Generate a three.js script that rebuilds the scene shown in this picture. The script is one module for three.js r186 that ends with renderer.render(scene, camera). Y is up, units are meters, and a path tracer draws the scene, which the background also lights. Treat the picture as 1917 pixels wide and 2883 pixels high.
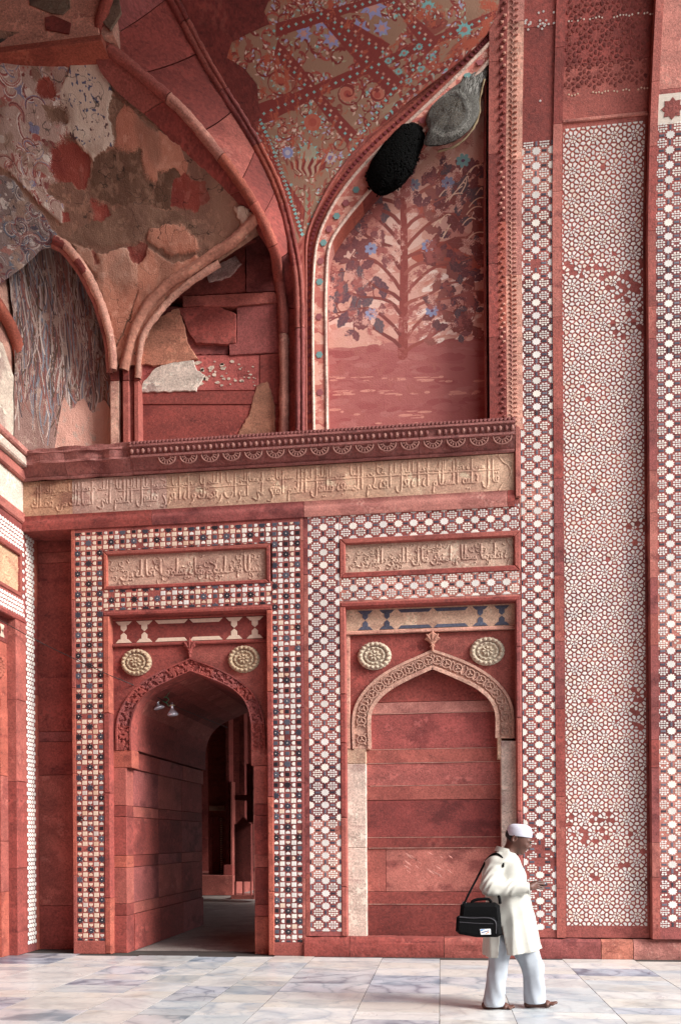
import * as THREE from 'three';
import { mergeGeometries, mergeVertices } from 'three/addons/utils/BufferGeometryUtils.js';
import { TessellateModifier } from 'three/addons/modifiers/TessellateModifier.js';

// ---------------------------------------------------------------- camera, sky, sun, exposure
const scene = new THREE.Scene();
const PW = 1917, PH = 2883, CX = 958.5, CY = 2362, F = 2375;          // photograph size, principal point, focal length in photo pixels
const EYE = 1.6, DIST = 11.42, YAW = Math.atan((1240 - CX) / F), ROLL = 0.0068;
const camera = new THREE.PerspectiveCamera(2 * Math.atan(CY / F) * 180 / Math.PI, PW / (2 * CY), 0.1, 300);
camera.setViewOffset(PW, 2 * CY, 0, 0, PW, PH);
camera.position.set(0, EYE, DIST);
camera.rotation.set(0, YAW, -ROLL, 'YXZ');
camera.updateMatrixWorld(true);

function skyTexture() {                                                // thin bright haze over the whole sky, a little brighter round the sun
  const w = 256, h = 128, d = new Float32Array(w * h * 4), sun = new THREE.Vector3(0.80, 0.50, 0.32).normalize();
  for (let j = 0; j < h; j++) for (let i = 0; i < w; i++) {
    const el = ((j + 0.5) / h - 0.5) * Math.PI, az = ((i + 0.5) / w - 0.5) * 2 * Math.PI;
    const x = Math.cos(az) * Math.cos(el), y = Math.sin(el), z = Math.sin(az) * Math.cos(el);
    const c = Math.max(0, x * sun.x + y * sun.y + z * sun.z), g = 0.55 * c * c * c + 0.5;
    const b = 0.68 * (y > -0.02 ? g * (0.75 + 0.35 * Math.max(0, y)) : 0.28);
    const o = (j * w + i) * 4; d[o] = b * 0.98; d[o + 1] = b * 1.01; d[o + 2] = b * 1.07; d[o + 3] = 1;
  }
  const t = new THREE.DataTexture(d, w, h, THREE.RGBAFormat, THREE.FloatType);
  t.mapping = THREE.EquirectangularReflectionMapping; t.magFilter = THREE.LinearFilter; t.needsUpdate = true; return t;
}
scene.background = skyTexture(); scene.environment = scene.background;
const sunLight = new THREE.DirectionalLight(new THREE.Color(1, 0.97, 0.92), 1.5);
sunLight.position.set(40, 25, 16); sunLight.target.position.set(0, 0, 0);
sunLight.castShadow = true; sunLight.shadow.radius = 42; sunLight.shadow.mapSize.set(2048, 2048);
Object.assign(sunLight.shadow.camera, { left: -14, right: 14, top: 16, bottom: -6, near: 1, far: 90 });
scene.add(sunLight, sunLight.target);
const renderer = new THREE.WebGLRenderer({ antialias: true });
renderer.toneMapping = THREE.LinearToneMapping;
renderer.toneMappingExposure = 4.45;
renderer.shadowMap.enabled = true;

// ---------------------------------------------------------------- helpers
let seedState = 12345;
const rnd = () => { seedState = (seedState + 0x6d2b79f5) | 0; let t = Math.imul(seedState ^ (seedState >>> 15), 1 | seedState); t = (t + Math.imul(t ^ (t >>> 7), 61 | t)) ^ t; return ((t ^ (t >>> 14)) >>> 0) / 4294967296; };
const rr = (a, b) => a + (b - a) * rnd(), pick = (a) => a[Math.floor(rnd() * a.length)], clamp = (v, a, b) => Math.max(a, Math.min(b, v)), lerp = (a, b, t) => a + (b - a) * t;
const smooth = (a, b, v) => { const t = clamp((v - a) / (b - a), 0, 1); return t * t * (3 - 2 * t); };
const E = camera.matrixWorld.elements, camR = new THREE.Vector3(E[0], E[1], E[2]), camU = new THREE.Vector3(E[4], E[5], E[6]), camF = new THREE.Vector3(-E[8], -E[9], -E[10]);
const ray = (px, py) => camF.clone().addScaledVector(camR, (px - CX) / F).addScaledVector(camU, (CY - py) / F);
// where a photo pixel's direction meets the wall plane z, the side wall plane x, or the ground
function W(px, py, z = 0) { const r = ray(px, py); return r.multiplyScalar((z - DIST) / r.z).add(camera.position); }
function WS(px, py, x) { const r = ray(px, py); return r.multiplyScalar(x / r.x).add(camera.position); }
function WG(px, py, y = 0) { const r = ray(px, py); return r.multiplyScalar((y - EYE) / r.y).add(camera.position); }
const X = (px, py, z = 0) => W(px, py, z).x, Y = (px, py, z = 0) => W(px, py, z).y;
const rect = (x0, y0, x1, y1, z = 0) => { const mx = (x0 + x1) / 2, my = (y0 + y1) / 2; return { x0: X(x0, my, z), x1: X(x1, my, z), y0: Y(mx, y1, z), y1: Y(mx, y0, z) }; };
// the upper wall leans forward where the great arch springs
const lean = (y) => { const t = Math.max(0, y - 9.0); return 0.055 * t * t; };

function WL(px, py, off = 0) { let z = off, w; for (let i = 0; i < 7; i++) { w = W(px, py, z); z = off + lean(w.y); } return w; }
const rectL = (x0, y0, x1, y1, off = 0) => ({ x0: WL(x0, (y0 + y1) / 2, off).x, x1: WL(x1, (y0 + y1) / 2, off).x, y0: WL((x0 + x1) / 2, y1, off).y, y1: WL((x0 + x1) / 2, y0, off).y });

const used = new Map();
function numbered(n) { const k = used.get(n) ?? 0; used.set(n, k + 1); return k ? n + '_' + String(k).padStart(3, '0') : n; }
function tag(o, label, category, group, kind) { if (label) o.userData.label = label; if (category) o.userData.category = category; if (group) o.userData.group = group; if (kind) o.userData.kind = kind; return o; }
function thing(name, label, category, group) { const o = new THREE.Group(); o.name = numbered(name); scene.add(o); return tag(o, label, category, group); }
function mesh(name, geo, mat, parent, pos) {
  const m = new THREE.Mesh(geo, mat); m.castShadow = m.receiveShadow = true; m.name = parent === scene ? numbered(name) : name;
  if (pos) m.position.copy(pos); parent.add(m); return m;
}
function structure(name, geo, mat) { const m = mesh(name, geo, mat, scene); m.userData.kind = 'structure'; return m; }

// flat-sided geometry from triangles with uv in metres (projected along the face's main axis)
class GB {
  constructor() { this.p = []; this.n = []; this.uv = []; this.ou = rnd() * 3; this.ov = rnd() * 3; }
  tri(a, b, c, na, nb, nc) {
    const ux = b[0] - a[0], uy = b[1] - a[1], uz = b[2] - a[2], vx = c[0] - a[0], vy = c[1] - a[1], vz = c[2] - a[2];
    let n = [uy * vz - uz * vy, uz * vx - ux * vz, ux * vy - uy * vx]; const l = Math.hypot(...n) || 1; n = n.map((v) => v / l);
    const ax = Math.abs(n[0]), ay = Math.abs(n[1]), az = Math.abs(n[2]);
    [a, b, c].forEach((q, i) => {
      this.p.push(...q); this.n.push(...([na, nb, nc][i] ?? n));
      const u = az >= ax && az >= ay ? [q[0], q[1]] : ax >= ay ? [q[2], q[1]] : [q[0], q[2]];
      this.uv.push(u[0] + this.ou, u[1] + this.ov);
    });
  }
  quad(a, b, c, d) { this.tri(a, b, c); this.tri(a, c, d); }
  geo(warp) {
    const g = new THREE.BufferGeometry();
    if (warp) for (let i = 0; i < this.p.length; i += 3) this.p[i + 2] += lean(this.p[i + 1]);
    g.setAttribute('position', new THREE.Float32BufferAttribute(this.p, 3)); g.setAttribute('normal', new THREE.Float32BufferAttribute(this.n, 3)); g.setAttribute('uv', new THREE.Float32BufferAttribute(this.uv, 2));
    return g;
  }
}
const area2 = (p) => { let s = 0; for (let i = 0; i < p.length; i++) { const a = p[i], b = p[(i + 1) % p.length]; s += a[0] * b[1] - b[0] * a[1]; } return s / 2; };
function inset(p, d) {                                                 // p counter-clockwise
  const n = p.length;
  return p.map((q, i) => {
    const a = p[(i + n - 1) % n], b = p[(i + 1) % n];
    let e1 = [q[0] - a[0], q[1] - a[1]], e2 = [b[0] - q[0], b[1] - q[1]]; const l1 = Math.hypot(...e1) || 1e-9, l2 = Math.hypot(...e2) || 1e-9;
    const n1 = [-e1[1] / l1, e1[0] / l1], n2 = [-e2[1] / l2, e2[0] / l2]; let m = [n1[0] + n2[0], n1[1] + n2[1]]; const k = Math.max(0.35, 1 + n1[0] * n2[0] + n1[1] * n2[1]);
    return [q[0] + m[0] * d / k, q[1] + m[1] * d / k];
  });
}
// a prism over polygon p (x, y) from z zb to zf with a chamfer b round the front
function prism(p, zb, zf, b = 0.004, warp = false, gb = null) {
  const g = gb ?? new GB(); if (area2(p) < 0) p = p.slice().reverse();
  const q = b > 0 ? inset(p, b) : p, n = p.length, zs = zf - b;
  for (const [i, j, k] of THREE.ShapeUtils.triangulateShape(q.map((v) => new THREE.Vector2(v[0], v[1])), [])) g.tri([...q[i], zf], [...q[j], zf], [...q[k], zf]);
  for (let i = 0; i < n; i++) {
    const j = (i + 1) % n;
    if (b > 0) g.quad([...p[i], zs], [...p[j], zs], [...q[j], zf], [...q[i], zf]);
    g.quad([...p[i], zb], [...p[j], zb], [...p[j], zs], [...p[i], zs]);
  }
  return gb ? g : g.geo(warp);
}
const rp = (x0, y0, x1, y1) => [[x0, y0], [x1, y0], [x1, y1], [x0, y1]];
const rectPoly = (r) => rp(r.x0, r.y0, r.x1, r.y1);
function box(x0, x1, y0, y1, z0, z1, b = 0.004) {                      // closed box, chamfer on the front edges
  const g = new GB(); prism(rp(x0, y0, x1, y1), z0, z1, b, false, g); g.quad([x0, y0, z0], [x0, y1, z0], [x1, y1, z0], [x1, y0, z0]); return g.geo();
}
// a prism on a wall whose face points along +x: polygon given as (z, y), swept in x
function prismX(p, xb, xf, b = 0.004) {
  const g = prism(p.map(([z, y]) => [-z, y]), xb, xf, b); g.rotateY(Math.PI / 2); return g;
}
function roughTube(curve, seg, r, rad, amp = 0) {                      // tube with uv in metres and a worn surface
  const g = new THREE.TubeGeometry(curve, seg, r, rad), uv = g.attributes.uv, p = g.attributes.position, n = g.attributes.normal, len = curve.getLength();
  for (let i = 0; i < p.count; i++) { const u = uv.getX(i) * len, v = uv.getY(i); if (amp) { const w = v >= 1 ? 0 : v, d = amp * (fbm(p.getX(i) * 11 + 40, p.getY(i) * 11, 512, 3, 60) - 0.5 + 0.6 * (vnoise(p.getX(i) * 40, p.getY(i) * 40 + w * 0, 1024, 63) - 0.5)); p.setXYZ(i, p.getX(i) + n.getX(i) * d, p.getY(i) + n.getY(i) * d, p.getZ(i) + n.getZ(i) * d); } uv.setXY(i, u + 7.3 * r, v * 6.283 * r); }
  return g;
}
function tube(pts, r, seg = 24, rad = 6, amp = 0) { return roughTube(new THREE.CatmullRomCurve3(pts), seg, r, rad, amp); }
// a moulding: profile (across, out) swept along a path of points; across direction lies in the wall, out is +z
function sweep(path, profile, warp = false) {
  const g = new GB(), rows = path.map((p, i) => {
    const a = path[Math.max(0, i - 1)], b = path[Math.min(path.length - 1, i + 1)]; let t = [b[0] - a[0], b[1] - a[1]]; const l = Math.hypot(...t) || 1; t = [t[0] / l, t[1] / l];
    return profile.map(([s, o]) => [p[0] - t[1] * s, p[1] + t[0] * s, (p[2] ?? 0) + o]);
  });
  for (let i = 0; i + 1 < rows.length; i++) for (let k = 0; k + 1 < profile.length; k++) g.quad(rows[i][k], rows[i][k + 1], rows[i + 1][k + 1], rows[i + 1][k]);
  const o = g.geo(warp); o.deleteAttribute('normal'); const m = mergeVertices(o, 1e-5); m.computeVertexNormals(); return m;
}
const halfRound = (w, h, n = 6) => Array.from({ length: n + 1 }, (_, i) => { const a = Math.PI * i / n; return [w * Math.cos(a), h * Math.sin(a)]; });
function curve(pts, n = 24) { const c = new THREE.CatmullRomCurve3(pts.map((p) => new THREE.Vector3(p[0], p[1], p[2] ?? 0)), false, 'centripetal'); return c.getPoints(n).map((v) => [v.x, v.y, v.z]); }
const pxCurve = (pts, n = 24) => curve(pts, n).map(([x, y, z]) => { const w = W(x, y, z); return [w.x, w.y, w.z]; });

// ---------------------------------------------------------------- noise and textures
const PERM = new Uint16Array(1024); for (let i = 0; i < 1024; i++) PERM[i] = Math.floor(rnd() * 65536);
const hash = (x, y, s) => PERM[(PERM[(PERM[x & 1023] + y) & 1023] + s * 57) & 1023] / 65535;
function vnoise(x, y, per, s = 0) {
  const ix = Math.floor(x), iy = Math.floor(y), fx = x - ix, fy = y - iy, u = fx * fx * (3 - 2 * fx), v = fy * fy * (3 - 2 * fy), m = (k) => ((k % per) + per) % per;
  return lerp(lerp(hash(m(ix), m(iy), s), hash(m(ix + 1), m(iy), s), u), lerp(hash(m(ix), m(iy + 1), s), hash(m(ix + 1), m(iy + 1), s), u), v);
}
function fbm(x, y, per, oct, s = 0) { let a = 0, k = 0.5, t = 0; for (let i = 0; i < oct; i++) { a += k * vnoise(x, y, per, s + i); t += k; x *= 2; y *= 2; per *= 2; k *= 0.55; } return a / t; }
function dataTex(n, fn, srgb = true, m = n) {
  const d = new Uint8Array(n * m * 4);
  for (let j = 0; j < m; j++) for (let i = 0; i < n; i++) { const c = fn(i / n, j / m, i, j), o = (j * n + i) * 4; for (let k = 0; k < 3; k++) d[o + k] = clamp(Math.round((c.length ? c[k] : c) * 255), 0, 255); d[o + 3] = 255; }
  const t = new THREE.DataTexture(d, n, m); t.magFilter = THREE.LinearFilter; t.minFilter = THREE.LinearMipmapLinearFilter; t.wrapS = t.wrapT = THREE.RepeatWrapping; if (srgb) t.colorSpace = THREE.SRGBColorSpace; t.needsUpdate = true; return t;
}
const rep = (t, u, v = u) => { const c = t.clone(); c.repeat.set(u, v); c.needsUpdate = true; return c; };
// dressed sandstone: fine grain, drifting beds, pale salts and dark weathering in patches
function sandTex(s, beds, salt, dark) {
  return dataTex(512, (u, v) => {
    const g = fbm(u * 128, v * 128, 128, 2, s) - 0.5, c = fbm(u * 6, v * 6, 6, 5, s + 9) - 0.5, b = Math.sin((v * beds + 0.9 * fbm(u * 3, v * 3, 3, 3, s + 20)) * Math.PI * 2) * 0.5;
    const sp = smooth(0.60, 0.72, fbm(u * 9, v * 9, 9, 5, s + 30)) * smooth(0.5, 0.65, fbm(u * 60, v * 60, 60, 2, s + 33)) * salt, dk = smooth(0.55, 0.75, fbm(u * 4, v * 7, 4, 5, s + 40)) * dark;
    const speck = fbm(u * 170, v * 170, 170, 1, s + 50) > 0.86 ? 0.14 * salt : 0;
    const pit = smooth(0.74, 0.8, fbm(u * 40, v * 90, 40, 2, s + 70)) * 0.1, k = 0.85 + 0.28 * g + 0.18 * c + 0.05 * b - pit;
    return [clamp(k * (1 - 0.24 * dk) + 0.22 * sp + speck, 0, 1), clamp(k * (1 - 0.32 * dk) + 0.42 * sp + speck * 1.6, 0, 1), clamp(k * (1 - 0.30 * dk) + 0.42 * sp + speck * 1.6, 0, 1)];
  });
}
const SAND = [sandTex(1, 3, 0.5, 0.5), sandTex(101, 7, 0.9, 0.7), sandTex(201, 2, 0.25, 1.0)];
const grainBump = dataTex(512, (u, v) => 0.6 * fbm(u * 90, v * 90, 90, 3, 300) + 0.4 * fbm(u * 14, v * 14, 14, 4, 310), false);
const lin = (r, g, b) => new THREE.Color().setRGB(r, g, b);
const srgb = (r, g, b) => new THREE.Color(`rgb(${r},${g},${b})`);
function stone(color, k = 0, o = {}) { return new THREE.MeshStandardMaterial({ color, map: rep(SAND[k], o.rep ?? 0.55), bumpMap: rep(grainBump, 1.3), bumpScale: o.bump ?? 0.006, roughness: o.rough ?? 0.88 }); }
const RED = [srgb(173, 92, 81), srgb(156, 73, 65), srgb(188, 111, 99), srgb(140, 62, 55), srgb(178, 92, 75), srgb(155, 81, 77), srgb(200, 132, 120)].map((c, i) => stone(c, i % 3, { rep: [0.55, 0.4, 0.7, 0.33, 0.85, 0.5, 0.62][i] }));
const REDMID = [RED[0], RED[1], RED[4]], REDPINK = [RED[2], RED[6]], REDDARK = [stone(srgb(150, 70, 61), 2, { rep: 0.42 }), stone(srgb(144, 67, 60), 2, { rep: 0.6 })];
const ORANGE = stone(srgb(176, 92, 72), 0), BUFF = stone(srgb(222, 184, 156), 0, { rough: 0.9 }), CREAM = stone(srgb(230, 204, 188), 1), PALEPINK = stone(srgb(222, 162, 142), 1);
const strapRed = stone(srgb(165, 86, 78), 0), strapDark = stone(srgb(140, 71, 69), 2), strapPale = stone(srgb(196, 124, 110), 1);
const mortar = new THREE.MeshStandardMaterial({ color: srgb(190, 140, 126), map: rep(SAND[1], 1), roughness: 1 });
const soilDark = new THREE.MeshStandardMaterial({ color: srgb(70, 58, 52), roughness: 1 });
const plain = (c, rough = 0.5, extra = {}) => new THREE.MeshStandardMaterial({ color: c, roughness: rough, ...extra });
const tileMap = dataTex(128, (u, v) => 0.9 + 0.16 * (fbm(u * 8, v * 8, 8, 4, 400) - 0.5));
const tileW = [srgb(240, 236, 230), srgb(228, 224, 218), srgb(246, 240, 228), srgb(224, 220, 212)].map((c) => new THREE.MeshStandardMaterial({ color: c, map: rep(tileMap, 9), roughness: 0.42 }));
const tileC = [srgb(232, 208, 186), srgb(222, 188, 162), srgb(230, 216, 200), srgb(214, 202, 192)].map((c) => new THREE.MeshStandardMaterial({ color: c, map: rep(tileMap, 9), roughness: 0.5 }));
const tileD = [srgb(44, 46, 54), srgb(58, 62, 74), srgb(84, 88, 100), srgb(36, 36, 42)].map((c) => new THREE.MeshStandardMaterial({ color: c, map: rep(tileMap, 9), roughness: 0.4 }));
const tileB = [srgb(92, 94, 108), srgb(112, 112, 124), srgb(70, 72, 88), srgb(50, 52, 64)].map((c) => new THREE.MeshStandardMaterial({ color: c, map: rep(tileMap, 9), roughness: 0.4 }));

// ---------------------------------------------------------------- inlay
// S-H clip of a polygon against an axis-aligned rectangle
function clipRect(p, r) {
  const cut = (poly, f, at) => { const o = []; for (let i = 0; i < poly.length; i++) { const a = poly[i], b = poly[(i + 1) % poly.length], fa = f(a), fb = f(b); if (fa >= 0) o.push(a); if ((fa >= 0) !== (fb >= 0)) { const t = fa / (fa - fb); o.push([lerp(a[0], b[0], t), lerp(a[1], b[1], t)]); } } return o; };
  let q = cut(p, (v) => v[0] - r.x0); if (q.length) q = cut(q, (v) => r.x1 - v[0]); if (q.length) q = cut(q, (v) => v[1] - r.y0); if (q.length) q = cut(q, (v) => r.y1 - v[1]);
  return q;
}
const geoCache = new Map();
class Inlay {
  constructor(parent, opt = {}) { this.parent = parent; this.items = new Map(); this.z = opt.z ?? 0; this.h = opt.h ?? 0.0035; this.warp = opt.warp; this.place = opt.place; this.keep = opt.keep ?? 300; }
  // shape: key + local polygon, at (x, y); clipped to rect r when it crosses it
  add(kind, key, poly, x, y, mat, r) {
    let own = null, pts = poly.map((v) => [v[0] + x, v[1] + y]);
    if (r && pts.some((v) => v[0] < r.x0 || v[0] > r.x1 || v[1] < r.y0 || v[1] > r.y1)) {
      own = clipRect(pts, r); const a = own.length > 2 ? Math.abs(area2(own)) : 0; if (a < 2.2e-4) return;
    }
    if (!this.items.has(kind)) this.items.set(kind, []);
    this.items.get(kind).push({ key, poly, x, y, own, mat, d: (x * x) + (y - EYE) ** 2, a: 0 });
  }
  finish() {
    for (const [kind, list] of this.items) {
      list.sort((a, b) => a.d - b.d);
      const rest = [];
      list.forEach((t, i) => {
        const make = () => { const b = Math.min(0.003, this.h / 2); return t.own ? prism(t.own.map((v) => [v[0] - t.x, v[1] - t.y]), 0, this.h, b) : prism(t.poly, 0, this.h, b); };
        let g; if (t.own) g = make(); else { const k = t.key + this.h; if (!geoCache.has(k)) geoCache.set(k, make()); g = geoCache.get(k); }
        const pos = this.place ? null : new THREE.Vector3(t.x, t.y, this.z + (this.warp ? lean(t.y) : 0) + (t.lift ? 0.0025 : 0)), tilt = this.warp ? Math.atan(0.11 * Math.max(0, t.y - 9)) : 0;
        if (i < this.keep) { const m = mesh(kind, g, t.mat, this.parent, pos); if (this.place) this.place(m, t); else m.rotation.x = tilt; }
        else { const m = new THREE.Object3D(); if (this.place) this.place(m, t); else { m.position.copy(pos); m.rotation.x = tilt; } m.updateMatrix(); rest.push([g.clone().applyMatrix4(m.matrix), t.mat]); }
      });
      if (rest.length) {
        const mats = [...new Set(rest.map((r) => r[1]))], parts = mats.map((m) => mergeGeometries(rest.filter((r) => r[1] === m).map((r) => r[0])));
        const m = mesh(kind + '_field', mats.length > 1 ? mergeGeometries(parts, true) : parts[0], mats.length > 1 ? mats : mats[0], this.parent); m.userData.kind = 'stuff';
      }
    }
  }
}
const starPoly = (n, R, r, ky = 1, rot = 0) => Array.from({ length: 2 * n }, (_, i) => { const a = rot + Math.PI * i / n, q = i % 2 ? r : R; return [q * Math.cos(a), q * Math.sin(a) * ky]; });
const inAny = (rects, x, y, m = 0) => rects.some((r) => x > r.x0 - m && x < r.x1 + m && y > r.y0 - m && y < r.y1 + m);

// eight-pointed star and square inlay of the doorway border, over a list of rectangles that share one lattice
const pale = (x) => rnd() < smooth(-4.6, -2.2, x) * 0.85 ? pick(tileW) : rnd() < 0.5 ? tileC[0] : pick(tileC);
function starSquareInlay(inlay, rects, ox, oy, ax, ay) {
  const sq = rp(-0.205 * ax, -0.205 * ay, 0.205 * ax, 0.205 * ay), star = starPoly(8, 0.385 * ax, 0.215 * ax, ay / ax), dsq = rp(-0.175 * ax, -0.175 * ay, 0.175 * ax, 0.175 * ay);
  const dot = starPoly(4, 0.055 * ax, 0.045 * ax, ay / ax);
  // kite between a star (towards +x) and a square
  const kite = [[0.14 * ax, 0], [0.03 * ax, 0.168 * ay], [-0.15 * ax, 0.168 * ay], [-0.15 * ax, -0.168 * ay], [0.03 * ax, -0.168 * ay]], kv = kite.map(([x, y]) => [y / ay * ax, x / ax * ay]);
  for (const r of rects) {
    const i0 = Math.floor((r.x0 - ox) / ax) - 1, i1 = Math.ceil((r.x1 - ox) / ax) + 1, j0 = Math.floor((r.y0 - oy) / ay) - 1, j1 = Math.ceil((r.y1 - oy) / ay) + 1;
    for (let i = i0; i <= i1; i++) for (let j = j0; j <= j1; j++) {
      const x = ox + i * ax, y = oy + j * ay, isStar = ((i + j) & 1) === 0, wob = () => rr(-0.0015, 0.0015);
      if (inAny([r], x, y, 0.4 * ax)) {
        if (isStar) { inlay.add('star_tile', 'ss', star, x, y, pick(tileD), r); if (rnd() < 0.8 && inAny([r], x, y, -0.02)) inlay.add('star_centre', 'sd', dot, x, y, tileW[0], r), inlay.items.get('star_centre').at(-1).lift = 1; }
        else if (rnd() > 0.03) inlay.add('dark_square_tile', 'dq', dsq, x, y, pick(tileD), r);
      }
      if (inAny([r], x + ax / 2, y + ay / 2, 0.2 * ax) && rnd() > 0.008) inlay.add('square_tile', 'sq', sq, x + ax / 2 + wob(), y + ay / 2 + wob(), pale(x), r);
      const kx = isStar ? -1 : 1;
      if (inAny([r], x + ax / 2, y, 0.2 * ax) && rnd() > 0.015) inlay.add('arrow_tile', isStar ? 'kx-' : 'kx+', isStar ? kite.map(([a, b]) => [-a, -b]) : kite, x + ax / 2, y, pale(x), r);
      if (inAny([r], x, y + ay / 2, 0.2 * ay) && rnd() > 0.015) inlay.add('arrow_tile', isStar ? 'ky-' : 'ky+', isStar ? kv.map(([a, b]) => [-a, -b]) : kv, x, y + ay / 2, pale(x), r);
    }
  }
}
// ten-pointed white stars, dark bow ties and rosettes of small white petals
function girihInlay(inlay, rects, ox, oy, ax, ay, gone = () => false) {
  const ky = ay / ax, star = starPoly(10, 0.3 * ax, 0.225 * ax, ky, Math.PI / 10), bow = [[-0.15, 0.085], [-0.05, 0.06], [0.05, 0.06], [0.15, 0.085], [0.15, -0.085], [0.05, -0.06], [-0.05, -0.06], [-0.15, -0.085]].map(([a, b]) => [a * ax, b * ax]);
  const bowV = bow.map(([a, b]) => [b, a * ky]).reverse();
  const petals = []; // ring of eight round petals with two pairs stretched across the middle
  for (let k = 0; k < 8; k++) { const a = Math.PI * (k + 0.5) / 4, R = 0.255 * ax; petals.push(['p' + k, [R * Math.cos(a), R * Math.sin(a) * ky], Array.from({ length: 6 }, (_, i) => { const b = a + Math.PI * i / 3; return [0.082 * ax * Math.cos(b), 0.078 * ax * Math.sin(b) * ky]; })]); }
  const bar = [[-0.13, 0.055], [0, 0.03], [0.13, 0.055], [0.13, -0.055], [0, -0.03], [-0.13, -0.055]];
  petals.push(['c1', [0, 0.085 * ax * ky], bar.map(([a, b]) => [a * ax, b * ax * ky])], ['c2', [0, -0.085 * ax * ky], bar.map(([a, b]) => [a * ax, b * ax * ky])]);
  for (const r of rects) {
    const i0 = Math.floor((r.x0 - ox) / ax) - 1, i1 = Math.ceil((r.x1 - ox) / ax) + 1, j0 = Math.floor((r.y0 - oy) / ay) - 1, j1 = Math.ceil((r.y1 - oy) / ay) + 1;
    for (let i = i0; i <= i1; i++) for (let j = j0; j <= j1; j++) {
      const x = ox + i * ax, y = oy + j * ay;
      if (inAny([r], x, y, 0.28 * ax) && !gone(x, y)) inlay.add('white_star_tile', 'gs', star, x, y, pick(tileW), r);
      if (inAny([r], x + ax / 2, y, 0.15 * ax)) inlay.add('bow_tile', 'gb', bow, x + ax / 2, y, pick(tileB), r);
      if (inAny([r], x, y + ay / 2, 0.15 * ax)) inlay.add('bow_tile', 'gv', bowV, x, y + ay / 2, pick(tileB), r);
      const cx = x + ax / 2, cy = y + ay / 2;
      if (inAny([r], cx, cy, 0.3 * ax)) { const m = pick(tileW); for (const [k, c, poly] of petals) if (!gone(cx + c[0], cy + c[1]) && rnd() > 0.01) inlay.add('petal_tile', 'gp' + k, poly, cx + c[0], cy + c[1], m, r); }
    }
  }
}

// ---------------------------------------------------------------- ground
const XL = X(66, 1400, 0);                                             // plane of the side wall
const SLOT = -0.42;                                                    // back of the dark corner recess
function marbleTex(s, base, vein, amt) {
  return dataTex(512, (u, v) => {
    const w = fbm(u * 3, v * 3, 3, 4, s), w2 = fbm(u * 5, v * 5, 5, 4, s + 11), st = Math.abs(Math.sin((u * 2 + v * 5 + w * 3.2) * Math.PI)), st2 = Math.abs(Math.sin((u * 5 - v * 3 + w2 * 4) * Math.PI));
    const a = amt * (Math.pow(1 - st, 3) * 0.8 + Math.pow(1 - st2, 22) * 1.1 + 0.9 * smooth(0.45, 0.75, w2)), g = (fbm(u * 60, v * 60, 60, 2, s + 5) - 0.5) * 0.05;
    const stain = smooth(0.58, 0.72, fbm(u * 4, v * 4, 4, 5, s + 21)) * 0.025;
    return [0, 1, 2].map((k) => lerp(base[k], vein[k], clamp(a, 0, 1)) + g - stain * (k + 1) * 0.5);
  });
}
const marbleMaps = [marbleTex(500, [0.93, 0.93, 0.92], [0.70, 0.74, 0.78], 0.6), marbleTex(520, [0.88, 0.89, 0.92], [0.56, 0.62, 0.68], 0.8), marbleTex(540, [0.92, 0.92, 0.91], [0.76, 0.77, 0.78], 0.7), marbleTex(560, [0.82, 0.84, 0.88], [0.50, 0.53, 0.60], 0.9)];
const footBump = dataTex(256, (u, v) => fbm(u * 5, v * 5, 5, 5, 580), false);
const roughMap = dataTex(256, (u, v) => 0.35 + 0.5 * fbm(u * 6, v * 6, 6, 5, 590), false);
const marble = marbleMaps.flatMap((t, i) => [[1.02, 1.02, 1.02], [0.83, 0.88, 0.92], [0.96, 0.945, 0.91]].map((c) => new THREE.MeshStandardMaterial({ color: lin(c[0] * 0.72, c[1] * 0.72, c[2] * 0.715), map: rep(t, 0.45), roughness: 0.55, roughnessMap: rep(roughMap, 0.5), bumpMap: rep(footBump, 0.8), bumpScale: 0.004 })));
const ground = structure('ground', new THREE.PlaneGeometry(160, 160).rotateX(-Math.PI / 2).translate(0, -0.09, 60), new THREE.MeshStandardMaterial({ color: lin(0.42, 0.36, 0.31), map: rep(SAND[0], 20), roughness: 0.95 }));
const floor = structure('marble_floor', box(XL - 3, 7.5, -0.08, -0.016, -16, 12.5, 0), new THREE.MeshStandardMaterial({ color: srgb(66, 60, 56), map: rep(SAND[0], 1), roughness: 1 }));
mesh('joint_filling', new THREE.PlaneGeometry(13.2, 7.2).rotateX(-Math.PI / 2).translate(0.6, -0.0014, 3.2), floor.material, floor);
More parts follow.
